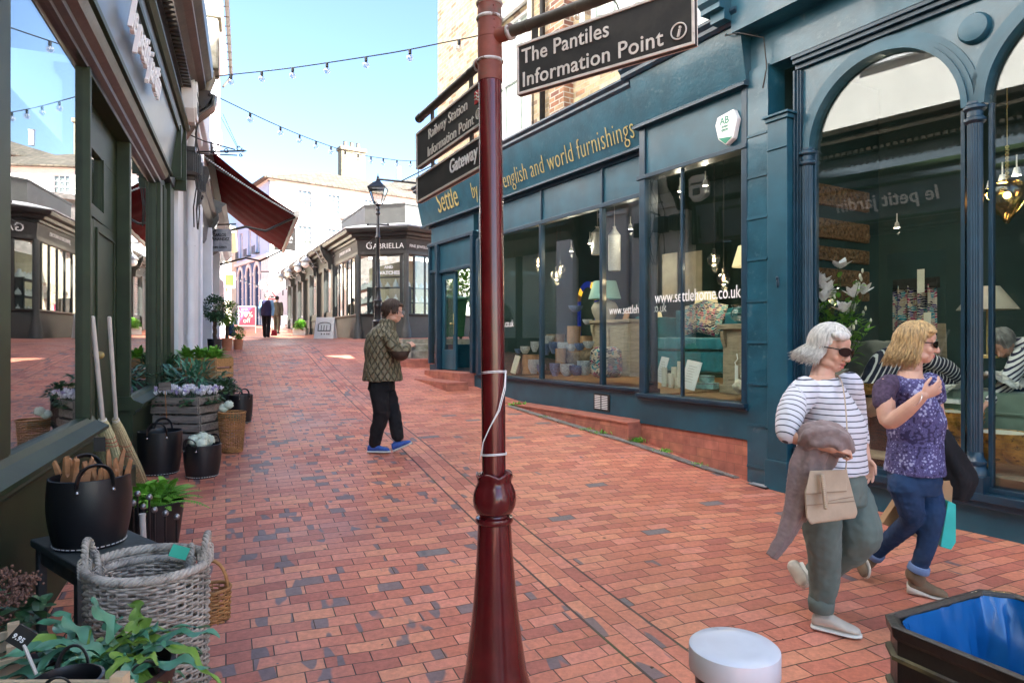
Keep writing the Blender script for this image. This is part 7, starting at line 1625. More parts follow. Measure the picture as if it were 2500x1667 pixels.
loft(sh,[(wB(2089,862),sB * .09,fB * .07),(wB(2087,874),sB * .150,fB * .09),(wB(2088,898),sB * .172,fB * .115),(wB(2096,935),sB * .160,fB * .150),(wB(2102,965),sB * .155,fB * .160),(wB(2102,1010),sB * .150,fB * .140),(wB(2100,1050),sB * .165,fB * .150),(wB(2100,1084),sB * .180,fB * .160)],28)
capsule(sh,*smoothpath([shR + Vector((.045,.02,.015)),wB(2033,893,-.13),wB(2028,922,-.16)],[.060,.062,.057]),n=18)
capsule(sh,[shL,wB(2150,910,.17)],[.062,.06])
shc = shR.copy()
remesh('blouse',sh,['blouse_floral','blouse_sheer'],B_,.007,5,disp=fold(16,.007,12),matf=lambda c: 1 if segdist(c,shc + Vector((.0,0,.03)),wB(2022,930,-.17))[0] < .080 and c.x < wB(2058,900,-.12).x else 0)
tr = MB(); loft(tr,[(wB(2100,1066),sB * .150,fB * .130),(wB(2100,1100),sB * .165,fB * .142),(wB(2102,1128),sB * .150,fB * .125)],24)
capsule(tr,*smoothpath([wB(2120,1115,.06),wB(2138,1160,-.01),kb1,wB(2128,1250,-.03),wB(2112,1296,.0)],[.098,.074,.060,.052,.046]),n=18)
capsule(tr,*smoothpath([wB(2080,1115,-.06),wB(2090,1160,-.05),kb2,wB(2048,1235,.16),wB(2014,1266,.28)],[.098,.074,.060,.052,.046]),n=18)
remesh('jeans',tr,'denim',B_,.007,4,disp=fold(22,.004,15,(1,1,1.4)))
mb = MB(); dj = (wB(2108,1312,.0) - wB(2128,1250,-.03)).normalized()
def ringtube(c,d,r0,r1,L_,m_,par,nm):
    mb = MB(); mb.tube([c - d * L_ * .5,c - d * L_ * .4,c + d * L_ * .4,c + d * L_ * .5],[r0 * .96,r0,r1,r1 * .94],24); ob(nm,mb,m_,par,world=True,smooth=True)
ringtube(wB(2110,1304,.0),dj,.057,.060,.04,'denim_cuff',B_,'cuff'); ringtube(wB(2010,1270,.29),(ab2 - kb2).normalized(),.056,.058,.04,'denim_cuff',B_,'cuff')
zb = gz(2.3,3.8); hB = wB(2085,1370,.06); hB.z = zb + .004; tB = hB + Vector((.175,-.10,0)); shoe(B_,hB,tB,w=.043,h=.10,m_up='suede',m_sole='shoe_cream',sole=.014,wedge=.055)
bt = MB(); capsule(bt,[wB(2100,1318,.02),Vector((hB.x + .045,hB.y - .025,zb + .09))],[.050,.046]); remesh('boot_shaft',bt,'suede',B_,.005,3)
shoe(B_,wB(1985,1272,.36),wB(1996,1325,.22),up=(-.6,.4,.5),w=.042,h=.08,m_up='suede',m_sole='shoe_cream',sole=.014,wedge=.04); bt = MB(); capsule(bt,[wB(2004,1275,.30),wB(1992,1290,.32)],[.048,.045]); remesh('boot_shaft',bt,'suede',B_,.005,3)
hb = MB(); Sx = FB_ @ Matrix.Scale(.96,4); hb.add(*ell(Sx,(0,-.026,.040),(.084,.098,.090))); hb.add(*ell(Sx,(0,-.052,-.02),(.074,.046,.075)))
for s in (-1,1): hb.add(*ell(Sx,(s * .064,-.036,-.030),(.022,.040,.080)))
for s in (-1,1): hb.add(*ell(Sx,(s * .035,.045,.085),(.042,.045,.026)))
hB_ = remesh('hair',hb,'hair_blond',B_,.005,3,disp=fold(60,.004,3,(1,1,.2)))
hr_ = MB(); strands(hr_,FB_,.96,(1.05,5.23),lambda ph: 1.9,1000,.0014,.45,(-.35,.15,.0),.13,.05,1.06,seed=12,wav=.008)
strands(hr_,FB_,.96,(-1.05,1.05),lambda ph: .85 + .35 * abs(ph),240,.0014,.1,(-.1,0,0),.03,.05,1.10,seed=14,wav=.004)
ob('hair_locks',hr_,'hair_blond',hB_,world=True,smooth=True); sunglasses(FB_,B_,.94)
mb = MB(); mb.tube([wrR + Vector((-.03 + .032 * math.cos(a / 10 * math.pi) * .5,.03 * math.sin(a / 10 * math.pi),-.02 + .034 * math.cos(a / 10 * math.pi))) for a in range(21)],.0016,5); ob('bracelet',mb,'rivet',B_,world=True)
cg = MB()
drape(cg,[wB(2160,990,.17),wB(2172,1020,.15),wB(2188,1065,.15),wB(2204,1105,.15),wB(2200,1148,.15)],[.04,.06,.085,.090,.045],5,.2,.7,3)
cd = remesh('jacket',cg,'black_cloth',None,.008,4,disp=fold(26,.005,22)); tag(cd,'black jacket bundled over the far arm of the blonde woman','jacket')
for nm,q,dy,th,m_,lab,cat in (('paper_bag',[(2075,1130),(2190,1100),(2182,1235),(2120,1240),(2026,1202)],.13,.07,'paper_bag','brown paper carrier bag behind the legs of the blonde woman','bag'),('carrier_bag',[(2178,1150),(2196,1158),(2196,1245),(2185,1262),(2160,1255)],.09,.05,'turquoise','turquoise plastic bag beside the brown paper bag of the blonde woman','bag')):
    mb = MB(); mb.prism([wB(x,y,dy) for x,y in q],(.01,th,0)); o = ob(nm,mb,m_,bevel=.004); tag(o,lab,cat)
YC = 7.05
def wC(x,y,dy=0): return pt(x,y,YC + dy)
C_ = person('short haired person in an olive quilted jacket and black trousers crossing the lane',(wC(890,1035).x,YC,gz(-1.33,7.05)))
fC = Vector((.90,.10,0)).normalized(); sC = Vector((-.11,.99,0)); FC_ = frame(wC(903,716),(.96,-.10,-.16))
bd = MB(); headmb(bd,FC_,.98,(wC(893,748),.06),.003,1.02,1.02)
loft(bd,[(wC(886,750),sC * .08,fC * .07),(wC(882,775),sC * .14,fC * .09),(wC(878,860),sC * .13,fC * .11)],20)
shR = wC(896,775,-.17); elR = wC(919,815,-.21); wrR = wC(938,795,-.05)
capsule(bd,[shR,elR,wrR],[.045,.04,.028]); hand(bd,wrR,(.4,.6,.3),(0,1,-.5),.92,.8,.1,1)
kc1,ac1 = wC(876,948,-.05),wC(862,1020,.02); kc2,ac2 = wC(903,944,.08),wC(914,1002,.05)
for hp,kn,an in ((wC(868,890,-.08),kc1,ac1),(wC(885,890,.08),kc2,ac2)): capsule(bd,[hp,kn,an],[.07,.05,.036])
remesh('body',bd,['skin_fair'],C_,.006,2)
jk = MB(); loft(jk,[(wC(891,733),sC * .085,fC * .080),(wC(889,744),sC * .10,fC * .095),(wC(882,754),sC * .165,fC * .13),(wC(877,772),sC * .205,fC * .165),(wC(875,800),sC * .21,fC * .185),(wC(878,826),sC * .205,fC * .185),(wC(878,850),sC * .215,fC * .20),(wC(879,874),sC * .225,fC * .215)],28)
capsule(jk,*smoothpath([shR,wC(906,798,-.22),elR,wC(928,808,-.16),wC(936,797,-.08)],[.086,.074,.064,.056,.048]),n=18); capsule(jk,[wC(880,775,.19),wC(905,812,.24),wC(932,800,.05)],[.075,.062,.05])
sC0,eC0 = shR.copy(),elR.copy()
def quv(p):
    d,t = segdist(p,sC0,eC0)
    if d < .09: v = p - sC0; return Vector((v.dot(fC) * 1.0,(p.z),0))
    q = p - wC(879,820); a = math.atan2(q.dot(fC),-q.dot(sC)); return Vector((a * .19,p.z,0))
remesh('quilted_jacket',jk,['quilted_olive','brown_patch'],C_,.009,4,attr=('quv',quv,'FLOAT_VECTOR'),disp=fold(11,.010,3),matf=lambda c: 1 if c.x > wC(897,1,-.2).x and wC(0,834,-.2).z < c.z < wC(0,806,-.2).z and c.y < YC - .12 else 0)
tr = MB(); loft(tr,[(wC(877,862),sC * .16,fC * .13),(wC(876,895),sC * .16,fC * .14)],20)
capsule(tr,*smoothpath([wC(868,890,-.08),kc1,wC(866,990,-.02),wC(860,1020,.02)],[.105,.085,.078,.070]),n=16); capsule(tr,*smoothpath([wC(885,890,.08),kc2,wC(909,975,.07),wC(913,1000,.05)],[.105,.085,.075,.068]),n=16)
remesh('trousers',tr,'black_cloth',C_,.009,4,disp=fold(10,.014,9))
h_ = wC(845,1037,.0); h_.z = gz(h_.x,YC) + .003; shoe(C_,h_,h_ + Vector((.235,.0,.0)),w=.045,h=.085,m_up='blue_shoe')
h_ = wC(905,1020,.05); h_.z = gz(h_.x,YC) + .01; shoe(C_,h_,h_ + Vector((.19,.02,.085)),w=.045,h=.085,m_up='blue_shoe')
hb = MB(); Sx = FC_ @ Matrix.Scale(.98,4); hb.add(*ell(Sx,(0,-.024,.042),(.086,.102,.090))); hb.add(*ell(Sx,(0,-.062,-.01),(.080,.055,.072))); hb.add(*ell(Sx,(0,.060,.085),(.058,.038,.024)))
for s in (-1,1): hb.add(*ell(Sx,(s * .068,.022,.02),(.018,.034,.045)))
hC = remesh('hair',hb,'hair_brown',C_,.007,2,disp=fold(50,.008,3,(1,1,.4)))
hr_ = MB(); strands(hr_,FC_,.98,(.7,5.5),lambda ph: 1.75,200,.003,.2,(0,0,0),.03,.05,1.06,seed=22); strands(hr_,FC_,.98,(-.7,.7),lambda ph: 1.0,60,.003,.0,(0,0,0),.02,.05,1.05,seed=23); ob('hair_locks',hr_,'hair_brown',hC,world=True,smooth=True)
mb = MB(); S_ = FC_
for s in (-1,1): mb.tube([S_ @ Vector((s * .034 + .024 * math.cos(a * math.pi / 8),.112,.008 + .018 * math.sin(a * math.pi / 8))) for a in range(17)],.0022,5); mb.tube([S_ @ Vector((s * .058,.112,.012)),S_ @ Vector((s * .082,-.01,.008))],.0022,5)
ob('glasses',mb,'lead',C_,world=True)
def walker(label,px_,py_,Y,H,top,bottom,hair,heading,sleeve=None,vest=None,seed=0,stride=.16,hat=False):
    base = pt(px_,py_,Y); P_ = person(label,base); k = H / 1.72; f = Vector((math.cos(heading),math.sin(heading),0)); s = Vector((-f.y,f.x,0)); J = lambda a,b,z: base + (s * a + f * b + UP * z) * k
    hd = frame(J(0,.05,1.60),(f.x,f.y,-.08)); bd = MB(); headmb(bd,hd,k * .98,(J(0,0,1.44),.06 * k)); loft(bd,[(J(0,0,1.42),s * .15,f * .09),(J(0,0,1.0),s * .14,f * .1)],16)
    arms = [(J(sg * .19,0,1.38),J(sg * .25,-.02,1.10),J(sg * .24,.08 * sg,.86)) for sg in (-1,1)]; legs = [(J(sg * .09,0,.90),J(sg * .10,sg * stride * .6 + .03,.48),J(sg * .09,sg * stride - .02,.09)) for sg in (-1,1)]
    for a in arms: capsule(bd,a,[.045 * k,.038 * k,.026 * k]); hand(bd,a[2],(0,0,-1),-s,.9,.6,.1,1)
    for l_ in legs: capsule(bd,l_,[.07 * k,.05 * k,.035 * k])
    remesh('body',bd,'skin_fair',P_,.012,1)
    tp = MB(); loft(tp,[(J(0,0,1.45),s * .09,f * .08),(J(0,0,1.40),s * .19,f * .11),(J(0,.01,1.2),s * .20,f * .14),(J(0,.01,.95),s * .20,f * .15),(J(0,.01,.84),s * .21,f * .155)],20)
    if sleeve is None:
        for a in arms: capsule(tp,a,[.07 * k,.058 * k,.045 * k])
    remesh('coat' if sleeve is None else 'vest',tp,top,P_,.014,2,disp=fold(8,.012,seed))
    if sleeve:
        sl = MB()
        for a in arms: capsule(sl,a,[.068 * k,.058 * k,.046 * k])
        remesh('sleeve',sl,sleeve,P_,.014,2)
    tr = MB(); loft(tr,[(J(0,0,.95),s * .16,f * .13),(J(0,0,.82),s * .17,f * .13)],16)
    for l_ in legs: capsule(tr,l_,[.10 * k,.08 * k,.07 * k])
    remesh('trousers',tr,bottom,P_,.014,2)
    for l_ in legs: mb = MB(); e = l_[2]; loft(mb,[(e + f * t + UP * (-.055 + (0.02 if t < .05 else 0)),s * .045,UP * (.045 if t < .08 else .03)) for t in (-.06,-.03,.03,.12,.18)],12); ob('shoe',mb,'black_cloth',P_,world=True,smooth=True)
    hb = MB(); Sx = hd @ Matrix.Scale(k * .98,4); hb.add(*ell(Sx,(0,-.024,.042),(.086,.102,.090))); hb.add(*ell(Sx,(0,-.055,-.01),(.080,.060,.06))); remesh('hair' if not hat else 'cap',hb,hair,P_,.01,2,disp=fold(40,.008,1)); return P_
walker('grey haired person in a navy vest with light blue sleeves, walking away up the lane',612,775,25.6,1.74,'navy_vest','black_cloth','hair_grey',R(100),sleeve='lightblue_cloth',seed=3)
walker('far person in a dark olive coat and cap, right of the navy vest',636,767,28,1.62,'olive_cloth','olive_cloth','black_cloth',R(95),seed=6,hat=True)
rb = thing('handbag','bright red handbag carried by the person in the navy vest','bag',pt(629,757,25.4)); mb = MB(); c = pt(629,759,25.4); mb.prism([c + Vector(p) for p in ((-.10,-.04,-.2),(.12,-.04,-.2),(.09,-.04,.02),(-.07,-.04,.02))],(0,.09,0)); ob('body',mb,'red_bag',rb,world=True,bevel=.01); mb = MB(); mb.tube([c + Vector((-.06,0,.02)),c + Vector((-.02,0,.22)),c + Vector((.04,0,.22)),c + Vector((.08,0,.02))],.01,6); ob('handle',mb,'red_bag',rb,world=True)
YH = 5.75
def wH(x,y,dy=0): return pt(x,y,YH + dy)
H_ = person('grey haired shop assistant in a navy striped top bending over behind the fluted column',wH(2340,900))
FH = frame(wH(2302,790),(-.62,-.35,-.75)); fH = Vector((-.85,-.5,0)).normalized(); sH = Vector((.5,-.85,0)).normalized()
bd = MB(); headmb(bd,FH,.98,(wH(2345,800,.05),.06)); aR = (wH(2345,820,-.12),wH(2312,885,-.2),wH(2270,925,-.22)); aL = (wH(2350,815,.15),wH(2315,880,.1),wH(2290,925,.05))
for a in (aR,aL): capsule(bd,a,[.05,.04,.028]); hand(bd,a[2],(-.8,-.2,-.4),(0,0,-1),.9,.4,.15,1)
capsule(bd,[wH(2350,800,.05),wH(2400,870,.1),wH(2420,960,.15)],[.10,.12,.13]); remesh('body',bd,'skin_fair',H_,.006,2)
sh = MB(); capsule(sh,*smoothpath([wH(2350,806,.02),wH(2385,850,.08),wH(2405,920,.1)],[.13,.17,.18]),n=22)
for a in (aR,aL): capsule(sh,[a[0],a[1],a[1].lerp(a[2],.85)],[.082,.066,.05])
aR0,aR1 = aR[0],aR[1]
remesh('striped_top',sh,'shirt_navy_stripe',H_,.009,4,attr=('sp',lambda p: (5 + (p - wH(2340,800)).dot(Vector((.55,0,-.83)))),'FLOAT'),disp=fold(10,.01,4))
tr = MB(); capsule(tr,[wH(2395,900,.1),wH(2330,915,-.1),wH(2320,985,-.1)],[.15,.12,.09]); capsule(tr,[wH(2405,910,.2),wH(2350,920,.25),wH(2340,990,.2)],[.14,.12,.09]); remesh('trousers',tr,'denim',H_,.01,3)
hb = MB(); hb.add(*ell(FH,(0,-.022,.045),(.088,.104,.092))); hb.add(*ell(FH,(0,-.06,-.01),(.082,.055,.065))); hh = remesh('hair',hb,'hair_grey',H_,.006,2,disp=fold(45,.010,3,(1,1,.4)))
hr_ = MB(); strands(hr_,FH,1,(.7,5.5),lambda ph: 1.6,220,.0028,.3,(0,0,0),.01,.05,1.08,seed=32); strands(hr_,FH,1,(-.8,.8),lambda ph: .9,60,.0028,0,(0,0,0),.0,.05,1.08,seed=33); ob('hair_locks',hr_,'hair_grey',hh,world=True,smooth=True)
YG = 6.2
def wG(x,y,dy=0): return pt(x,y,YG + dy)
G_ = person('shop assistant in a dark striped top leaning forward behind the two walking women',wG(2080,860))
FGd = frame(wG(2105,800),(.75,-.2,-.6)); bd = MB(); headmb(bd,FGd,.98,(wG(2085,812),.06)); aR = (wG(2110,822,-.14),wG(2165,838,-.2),wG(2228,882,-.15)); aL = (wG(2100,820,.15),wG(2150,870,.1),wG(2215,890,.05))
for a in (aR,aL): capsule(bd,a,[.05,.042,.03]); hand(bd,a[2],(.8,-.2,-.5),(0,0,-1),.92,.4,.12,-1)
capsule(bd,[wG(2085,815),wG(2035,840,.05),wG(2010,930,.1)],[.09,.12,.13]); remesh('body',bd,'skin_fair',G_,.006,2)
sh = MB(); capsule(sh,*smoothpath([wG(2095,822,.0),wG(2045,838,.03),wG(2018,885,.08)],[.13,.17,.17]),n=22)
for a in (aR,aL): capsule(sh,[a[0],a[1],a[1].lerp(a[2],.88)],[.085,.072,.052])
remesh('striped_top',sh,'shirt_dark_stripe',G_,.009,4,attr=('sp',lambda p: (5 + (p - wG(2040,800)).dot(Vector((.75,0,-.3)))),'FLOAT'),disp=fold(10,.01,4))
tr = MB(); capsule(tr,[wG(2015,890,.1),wG(2030,960,.1),wG(2020,1080,.15)],[.16,.13,.1]); remesh('trousers',tr,'black_cloth',G_,.012,3)
hb = MB(); hb.add(*ell(FGd,(0,-.022,.045),(.088,.104,.092))); remesh('hair',hb,'hair_brown',G_,.007,2,disp=fold(45,.010,3))
# ================= goods inside the teal shop =================
mat('pot_blue',(.10,.17,.32),rough=.3,var=.5,vs=40,coat=.3)
mat('pot_pale',(.42,.48,.52),rough=.35,var=.35,vs=45,coat=.3)
mat('pot_ochre',(.46,.24,.05),rough=.3,var=.45,vs=18,coat=.4,dirt=(.10,.05,.02),ds=22,dirt_lo=.55,dirt_hi=.62)
mat('log_wood',(.33,.19,.095),rough=.9,var=.35,vs=7,bump=.08,bs=18,stretch=(2,2,.6))
mat('log_bark',(.17,.12,.075),rough=1,var=.5,vs=20,bump=.15,bs=14)
mat('lamp_aqua',(.30,.52,.48),rough=.8,var=.04)
mat('lamp_cream',(.60,.50,.30),rough=.8,var=.05,emit=(1,.78,.42),es=.10)
mat('stone_lamp',(.40,.37,.32),rough=.85,var=.15)
mat('oak_pale',(.36,.29,.20),rough=.7,var=.25,vs=6,stretch=(1,1,6),bump=.02)
mat('teal_velvet',(.004,.15,.19),rough=.8,var=.3,vs=5,sheen=.6)
mat('sage_velvet',(.17,.24,.19),rough=.85,var=.15,vs=8,sheen=.4)
mat('grey_linen',(.33,.32,.27),rough=.9,var=.15)
mat('lantern_white',(.55,.55,.53),rough=.6,var=.4,vs=90)
mat('candle',(.72,.68,.55),rough=.6,sss=.1)
mat('tin_aqua',(.30,.52,.50),rough=.3,var=.3,vs=25,metal=.2)
mat('carved_wood',(.25,.14,.065),rough=.7,var=.6,vs=30,bump=.25,bs=26,dirt=(.05,.028,.014),ds=30,dirt_lo=.45,dirt_hi=.58)
mat('silver_paper',(.60,.60,.57),rough=.35,metal=.4,var=.3,vs=30,bump=.1,bs=50)
mat('blue_glass',(.01,.03,.40),rough=.2); mat('yellow_glass',(.70,.38,.02),rough=.3,emit=(1,.55,.05),es=.15)
emitmat('filament_glow',(1,.55,.20),5.0); emitmat('spot_glow',(1,.90,.75),3.0)
def patch():
    m,nt,b = _nodes('patterned_textile'); L = nt.links.new; tc = nt.nodes.new('ShaderNodeTexCoord'); v = nt.nodes.new('ShaderNodeTexVoronoi'); v.inputs['Scale'].default_value = 20; L(tc.outputs['Object'],v.inputs['Vector'])
    r = nt.nodes.new('ShaderNodeValToRGB'); cr = r.color_ramp; cr.interpolation = 'CONSTANT'; s = nt.nodes.new('ShaderNodeSeparateColor'); L(v.outputs['Color'],s.inputs[0]); L(s.outputs[0],r.inputs[0])
    C_ = [(0,(.02,.02,.05)),(.2,(.30,.04,.10)),(.35,(.45,.40,.32)),(.5,(.02,.22,.28)),(.65,(.05,.03,.15)),(.8,(.42,.30,.20)),(.9,(.015,.015,.03))]
    while len(cr.elements) < len(C_): cr.elements.new(.5)
    for i,(p,c) in enumerate(C_): cr.elements[i].position = p; cr.elements[i].color = (*c,1)
    n = nt.nodes.new('ShaderNodeTexWave'); n.wave_type = 'RINGS'; n.inputs['Scale'].default_value = 12; n.inputs['Distortion'].default_value = 9; L(tc.outputs['Object'],n.inputs['Vector'])
    mx = nt.nodes.new('ShaderNodeMix'); mx.data_type = 'RGBA'; g = nt.nodes.new('ShaderNodeMath'); g.operation = 'GREATER_THAN'; g.inputs[1].default_value = .8; L(n.outputs['Fac'],g.inputs[0]); L(g.outputs[0],mx.inputs[0]); L(r.outputs[0],mx.inputs[6]); mx.inputs[7].default_value = (.5,.46,.38,1); L(mx.outputs[2],b.inputs['Base Color']); b.inputs['Roughness'].default_value = .9; M['patterned_textile'] = m
patch()
def lamp_light(t,dz,w,col=(1,.72,.42),r=.04):
    l = bpy.data.lights.new('lamp_light','POINT'); l.energy = w; l.color = col; l.shadow_soft_size = r; o = bpy.data.objects.new('lamp_light',l); COL.objects.link(o); o.parent = t; o.location = (0,0,dz)
FSi = FS.inverted()
def SI(x,y,d):
    """point of the sight line through the survey mark (x, y) lying d metres behind the glass line"""
    k = (x - 1176) / 1505; lam = (5.705 + d) / (.857 * k + .516); return Vector((k * lam,lam,(780 - y) / 1505 * lam))
def sc_at(x,d): k = (x - 1176) / 1505; return ((5.705 + d) / (.857 * k + .516)) / 1505
def item(name,label,cat,p,group=None): return thing(name,label,cat,p,RS,group)
def bowl(x,y,d,r,h,m_,label,group,n=1):
    s_ = sc_at(x,d); t = item('bowl',label,'bowl',SI(x,y,d),group)
    for i in range(n):
        z = i * h * .28; mb = MB(); mb.lathe([(.001,z),(r * .45,z),(r * .55,z + h * .12),(r * .9,z + h * .6),(r,z + h),(r * .94,z + h),(r * .82,z + h * .6),(.001,z + h * .2)],22); ob('body',mb,m_,t,smooth=True,auto=60)
    return t
def log(x,y,d,r,h,label,m_='log_wood'):
    t = item('log',label,'log',SI(x,y,d)); mb = MB(); n = 24; vs = []
    for k in range(9):
        for j in range(n): a = 2 * math.pi * j / n; rr = r * (1 + .12 * mnoise.noise(Vector((math.cos(a) * 1.5,math.sin(a) * 1.5,k * .3 + x)))); vs.append((rr * math.cos(a),rr * math.sin(a),h * k / 8))
    mb.add(vs,[[i * n + j,i * n + (j + 1) % n,(i + 1) * n + (j + 1) % n,(i + 1) * n + j] for i in range(8) for j in range(n)] + [[8 * n + j for j in range(n)]]); ob('trunk',mb,m_,t,smooth=True,auto=50); return t
log(1222,858,.45,.17,.33,'wide pale log stump in the leftmost big window, bowls on top'); log(1318,835,.75,.11,.62,'tall pale log pillar with one bowl on top, in the middle window'); log(1347,820,.75,.10,.34,'shorter pale log pillar right of the tall one'); log(1288,858,.30,.085,.40,'slim pale log pillar propping the bark log'); log(1275,800,.9,.16,.25,'dark rounded stump behind the bowls','log_bark')
t = item('log','thick bark covered log lying across the middle window','log',SI(1330,825,.5)); mb = MB(); mb.tube([(-.36,0,.02),(-.1,0,-.03),(.15,0,.02),(.42,0,.09)],[.10,.13,.13,.10],18); ob('trunk',mb,'log_bark',t,smooth=True,auto=50)
GBW = 'blue and white bowls on the logs'
for i,(x,y,d,r,h,m_,n) in enumerate(((1190,812,.5,.07,.09,'pot_blue',1),(1206,812,.4,.09,.10,'pot_pale',2),(1228,808,.4,.075,.14,'pot_pale',2),(1232,796,.6,.07,.09,'pot_blue',1),(1186,856,.3,.06,.13,'pot_pale',3),(1226,858,.2,.10,.15,'pot_pale',3),(1243,858,.25,.08,.12,'pot_blue',2),
     (1258,792,.7,.13,.16,'pot_pale',1),(1322,716,.75,.12,.10,'pot_blue',1),(1349,745,.75,.08,.08,'pot_pale',1),(1255,815,.45,.07,.12,'pot_blue',3),(1273,812,.4,.09,.15,'pot_blue',2),(1292,808,.4,.09,.12,'pot_pale',2),(1312,806,.4,.09,.11,'pot_pale',1),(1332,804,.4,.09,.11,'pot_blue',1),(1352,800,.4,.09,.11,'pot_pale',1),(1275,864,.15,.09,.16,'pot_blue',2),(1302,864,.2,.11,.12,'pot_pale',3),(1325,862,.2,.12,.12,'pot_blue',2),(1343,862,.3,.12,.14,'pot_pale',3))):
    bowl(x,y,d,r,h,m_,'small blue and white glazed pottery bowl displayed on or beside the logs in the windows',GBW,n)
def card(x,y,d,w_,h,label,tilt=-14,rot=0,m_='white_plastic',frame=None):
    t = item('display_card',label,'card',SI(x,y,d)); mb = MB(); mb.box(-w_ / 2,w_ / 2,-.004,.004,0,h,RZ(R(rot)) @ RY(R(8)) @ RX(R(tilt))); ob('card',mb,m_,t)
    mb = MB()
    for i in range(7): mb.box(-w_ * .3,w_ * random.uniform(.1,.32),-.006,-.0045,h * (.25 + .09 * i),h * (.265 + .09 * i),RZ(R(rot)) @ RY(R(8)) @ RX(R(tilt)))
    ob('printed_lines',mb,'stone_lamp',t)
card(1178,857,.2,.17,.32,'cream printed card leaning in the leftmost big window',m_='candle'); card(1512,878,.12,.13,.33,'narrow white printed card at the left of the candles in the bay window'); card(1578,893,.02,.23,.34,'wide white printed card right of the candles in the bay window')
card(1432,748,.9,.12,.24,'wood framed picture standing on the pale cabinet',m_='beech')
t = item('cupboard','dark teal cupboard behind the bowls in the leftmost big window','cupboard',SI(1195,862,1.3)); mb = MB(); mb.box(-.7,.55,-.0,.5,-.0,.78); ob('body',mb,'teal_paint',t,bevel=.01); mb = MB(); mb.box(-.62,-.1,-.012,.0,.08,.70); mb.box(-.05,.47,-.012,0,.08,.70); ob('door',mb,'teal_inside',t)
for i,x in enumerate((1188,1212)):
    t = item('hourglass',('left','right')[i] + ' hourglass lantern with a dark red wooden frame standing on the teal cupboard','ornament',SI(x,745,1.35)); mb = MB(); mb.lathe([(.10,0),(.10,.03),(.001,.03)],16); mb.lathe([(.10,.40),(.10,.43),(.001,.43)],16)
    for a in range(3): mb.tube([(.085 * math.cos(a * 2.09),.085 * math.sin(a * 2.09),0),(.085 * math.cos(a * 2.09),.085 * math.sin(a * 2.09),.42)],.008,6)
    ob('frame',mb,'carved_wood',t); mb = MB(); mb.lathe([(.07,.03),(.075,.10),(.015,.21),(.075,.33),(.07,.40)],18); ob('glass_bulb',mb,'bulb_glass',t,smooth=True)
t = item('cabinet','pale oak panelled cabinet carrying the aqua table lamp','cabinet',SI(1404,862,.75)); mb = MB(); mb.box(-.46,.42,0,.5,.06,.80); mb.box(-.50,.46,-.04,.52,.80,.85); mb.box(-.48,.44,-.02,.5,0,.06); ob('body',mb,'oak_pale',t,bevel=.008)
for x0,x1 in ((-.42,-.04),(.02,.38)): mb = MB(); mb.box(x0,x1,-.014,0,.12,.74); d_ = ob('door',mb,'oak_pale',t,bevel=.006); mb = MB(); mb.box(x0 + .06,x1 - .06,-.022,-.014,.18,.68); ob('panel',mb,'oak_pale',d_,bevel=.004)
for x in (-.44,.40): mb = MB(); mb.profile([(0,.55),(-.05,.68),(-.06,.78),(0,.78)],x,x + .05); ob('corbel',mb,'oak_pale',t)
t = item('table_lamp','table lamp with aqua cone shade and cream stone urn base on the pale cabinet','lamp',SI(1389,747,.95)); mb = MB(); mb.lathe([(.09,0),(.12,.03),(.20,.20),(.215,.28),(.17,.36),(.07,.40),(.06,.44)],28); ob('base',mb,'stone_lamp',t,smooth=True,auto=50); mb = MB(); mb.lathe([(.26,.42),(.18,.70),(.175,.70),(.255,.42)],32,cap=False); ob('lamp_shade',mb,'lamp_aqua',t,smooth=True,auto=60)
def tufted(t,mb,name,m_,vox=.012,amp=.012,fr=9,seed=1): mb.v = [tuple(MW[t.name] @ Vector(v)) for v in mb.v]; return remesh(name,mb,m_,t,vox,5,disp=fold(fr,amp,seed))
t = item('pouffe','round pouffe covered in bright patchwork in front of the pale cabinet','pouffe',SI(1392,866,.30)); mb = MB(); mb.lathe([(.001,0),(.18,0),(.225,.05),(.235,.22),(.22,.38),(.15,.43),(.001,.43)],28); tufted(t,mb,'cover','patterned_textile',.012,.012)
t = item('sofa','turquoise velvet sofa filling the bay window display','sofa',SI(1600,878,1.0)); mb = MB(); mb.box(-1.0,.52,.0,.75,.14,.42); s_ = tufted(t,mb,'seat_base','teal_velvet',.02,.008)
for i,(x0,x1) in enumerate(((-.98,-.24),(-.22,.50))): mb = MB(); mb.box(x0,x1,-.03,.65,.44,.60); tufted(t,mb,'seat_cushion','teal_velvet',.018,.018,7,i)
mb = MB(); mb.box(-1.0,.52,.6,.85,.3,1.02); tufted(t,mb,'backrest','teal_velvet',.02,.015,6,3)
for x0,x1 in ((-1.18,-1.0),(.52,.72)): mb = MB(); mb.box(x0,x1,-.05,.85,.12,.92); tufted(t,mb,'armrest','teal_velvet',.02,.01,6,4)
mb = MB(); [mb.box(x,x + .06,y,y + .06,0,.14) for x in (-1.1,.6) for y in (.0,.7)]; ob('leg',mb,'carved_wood',t)
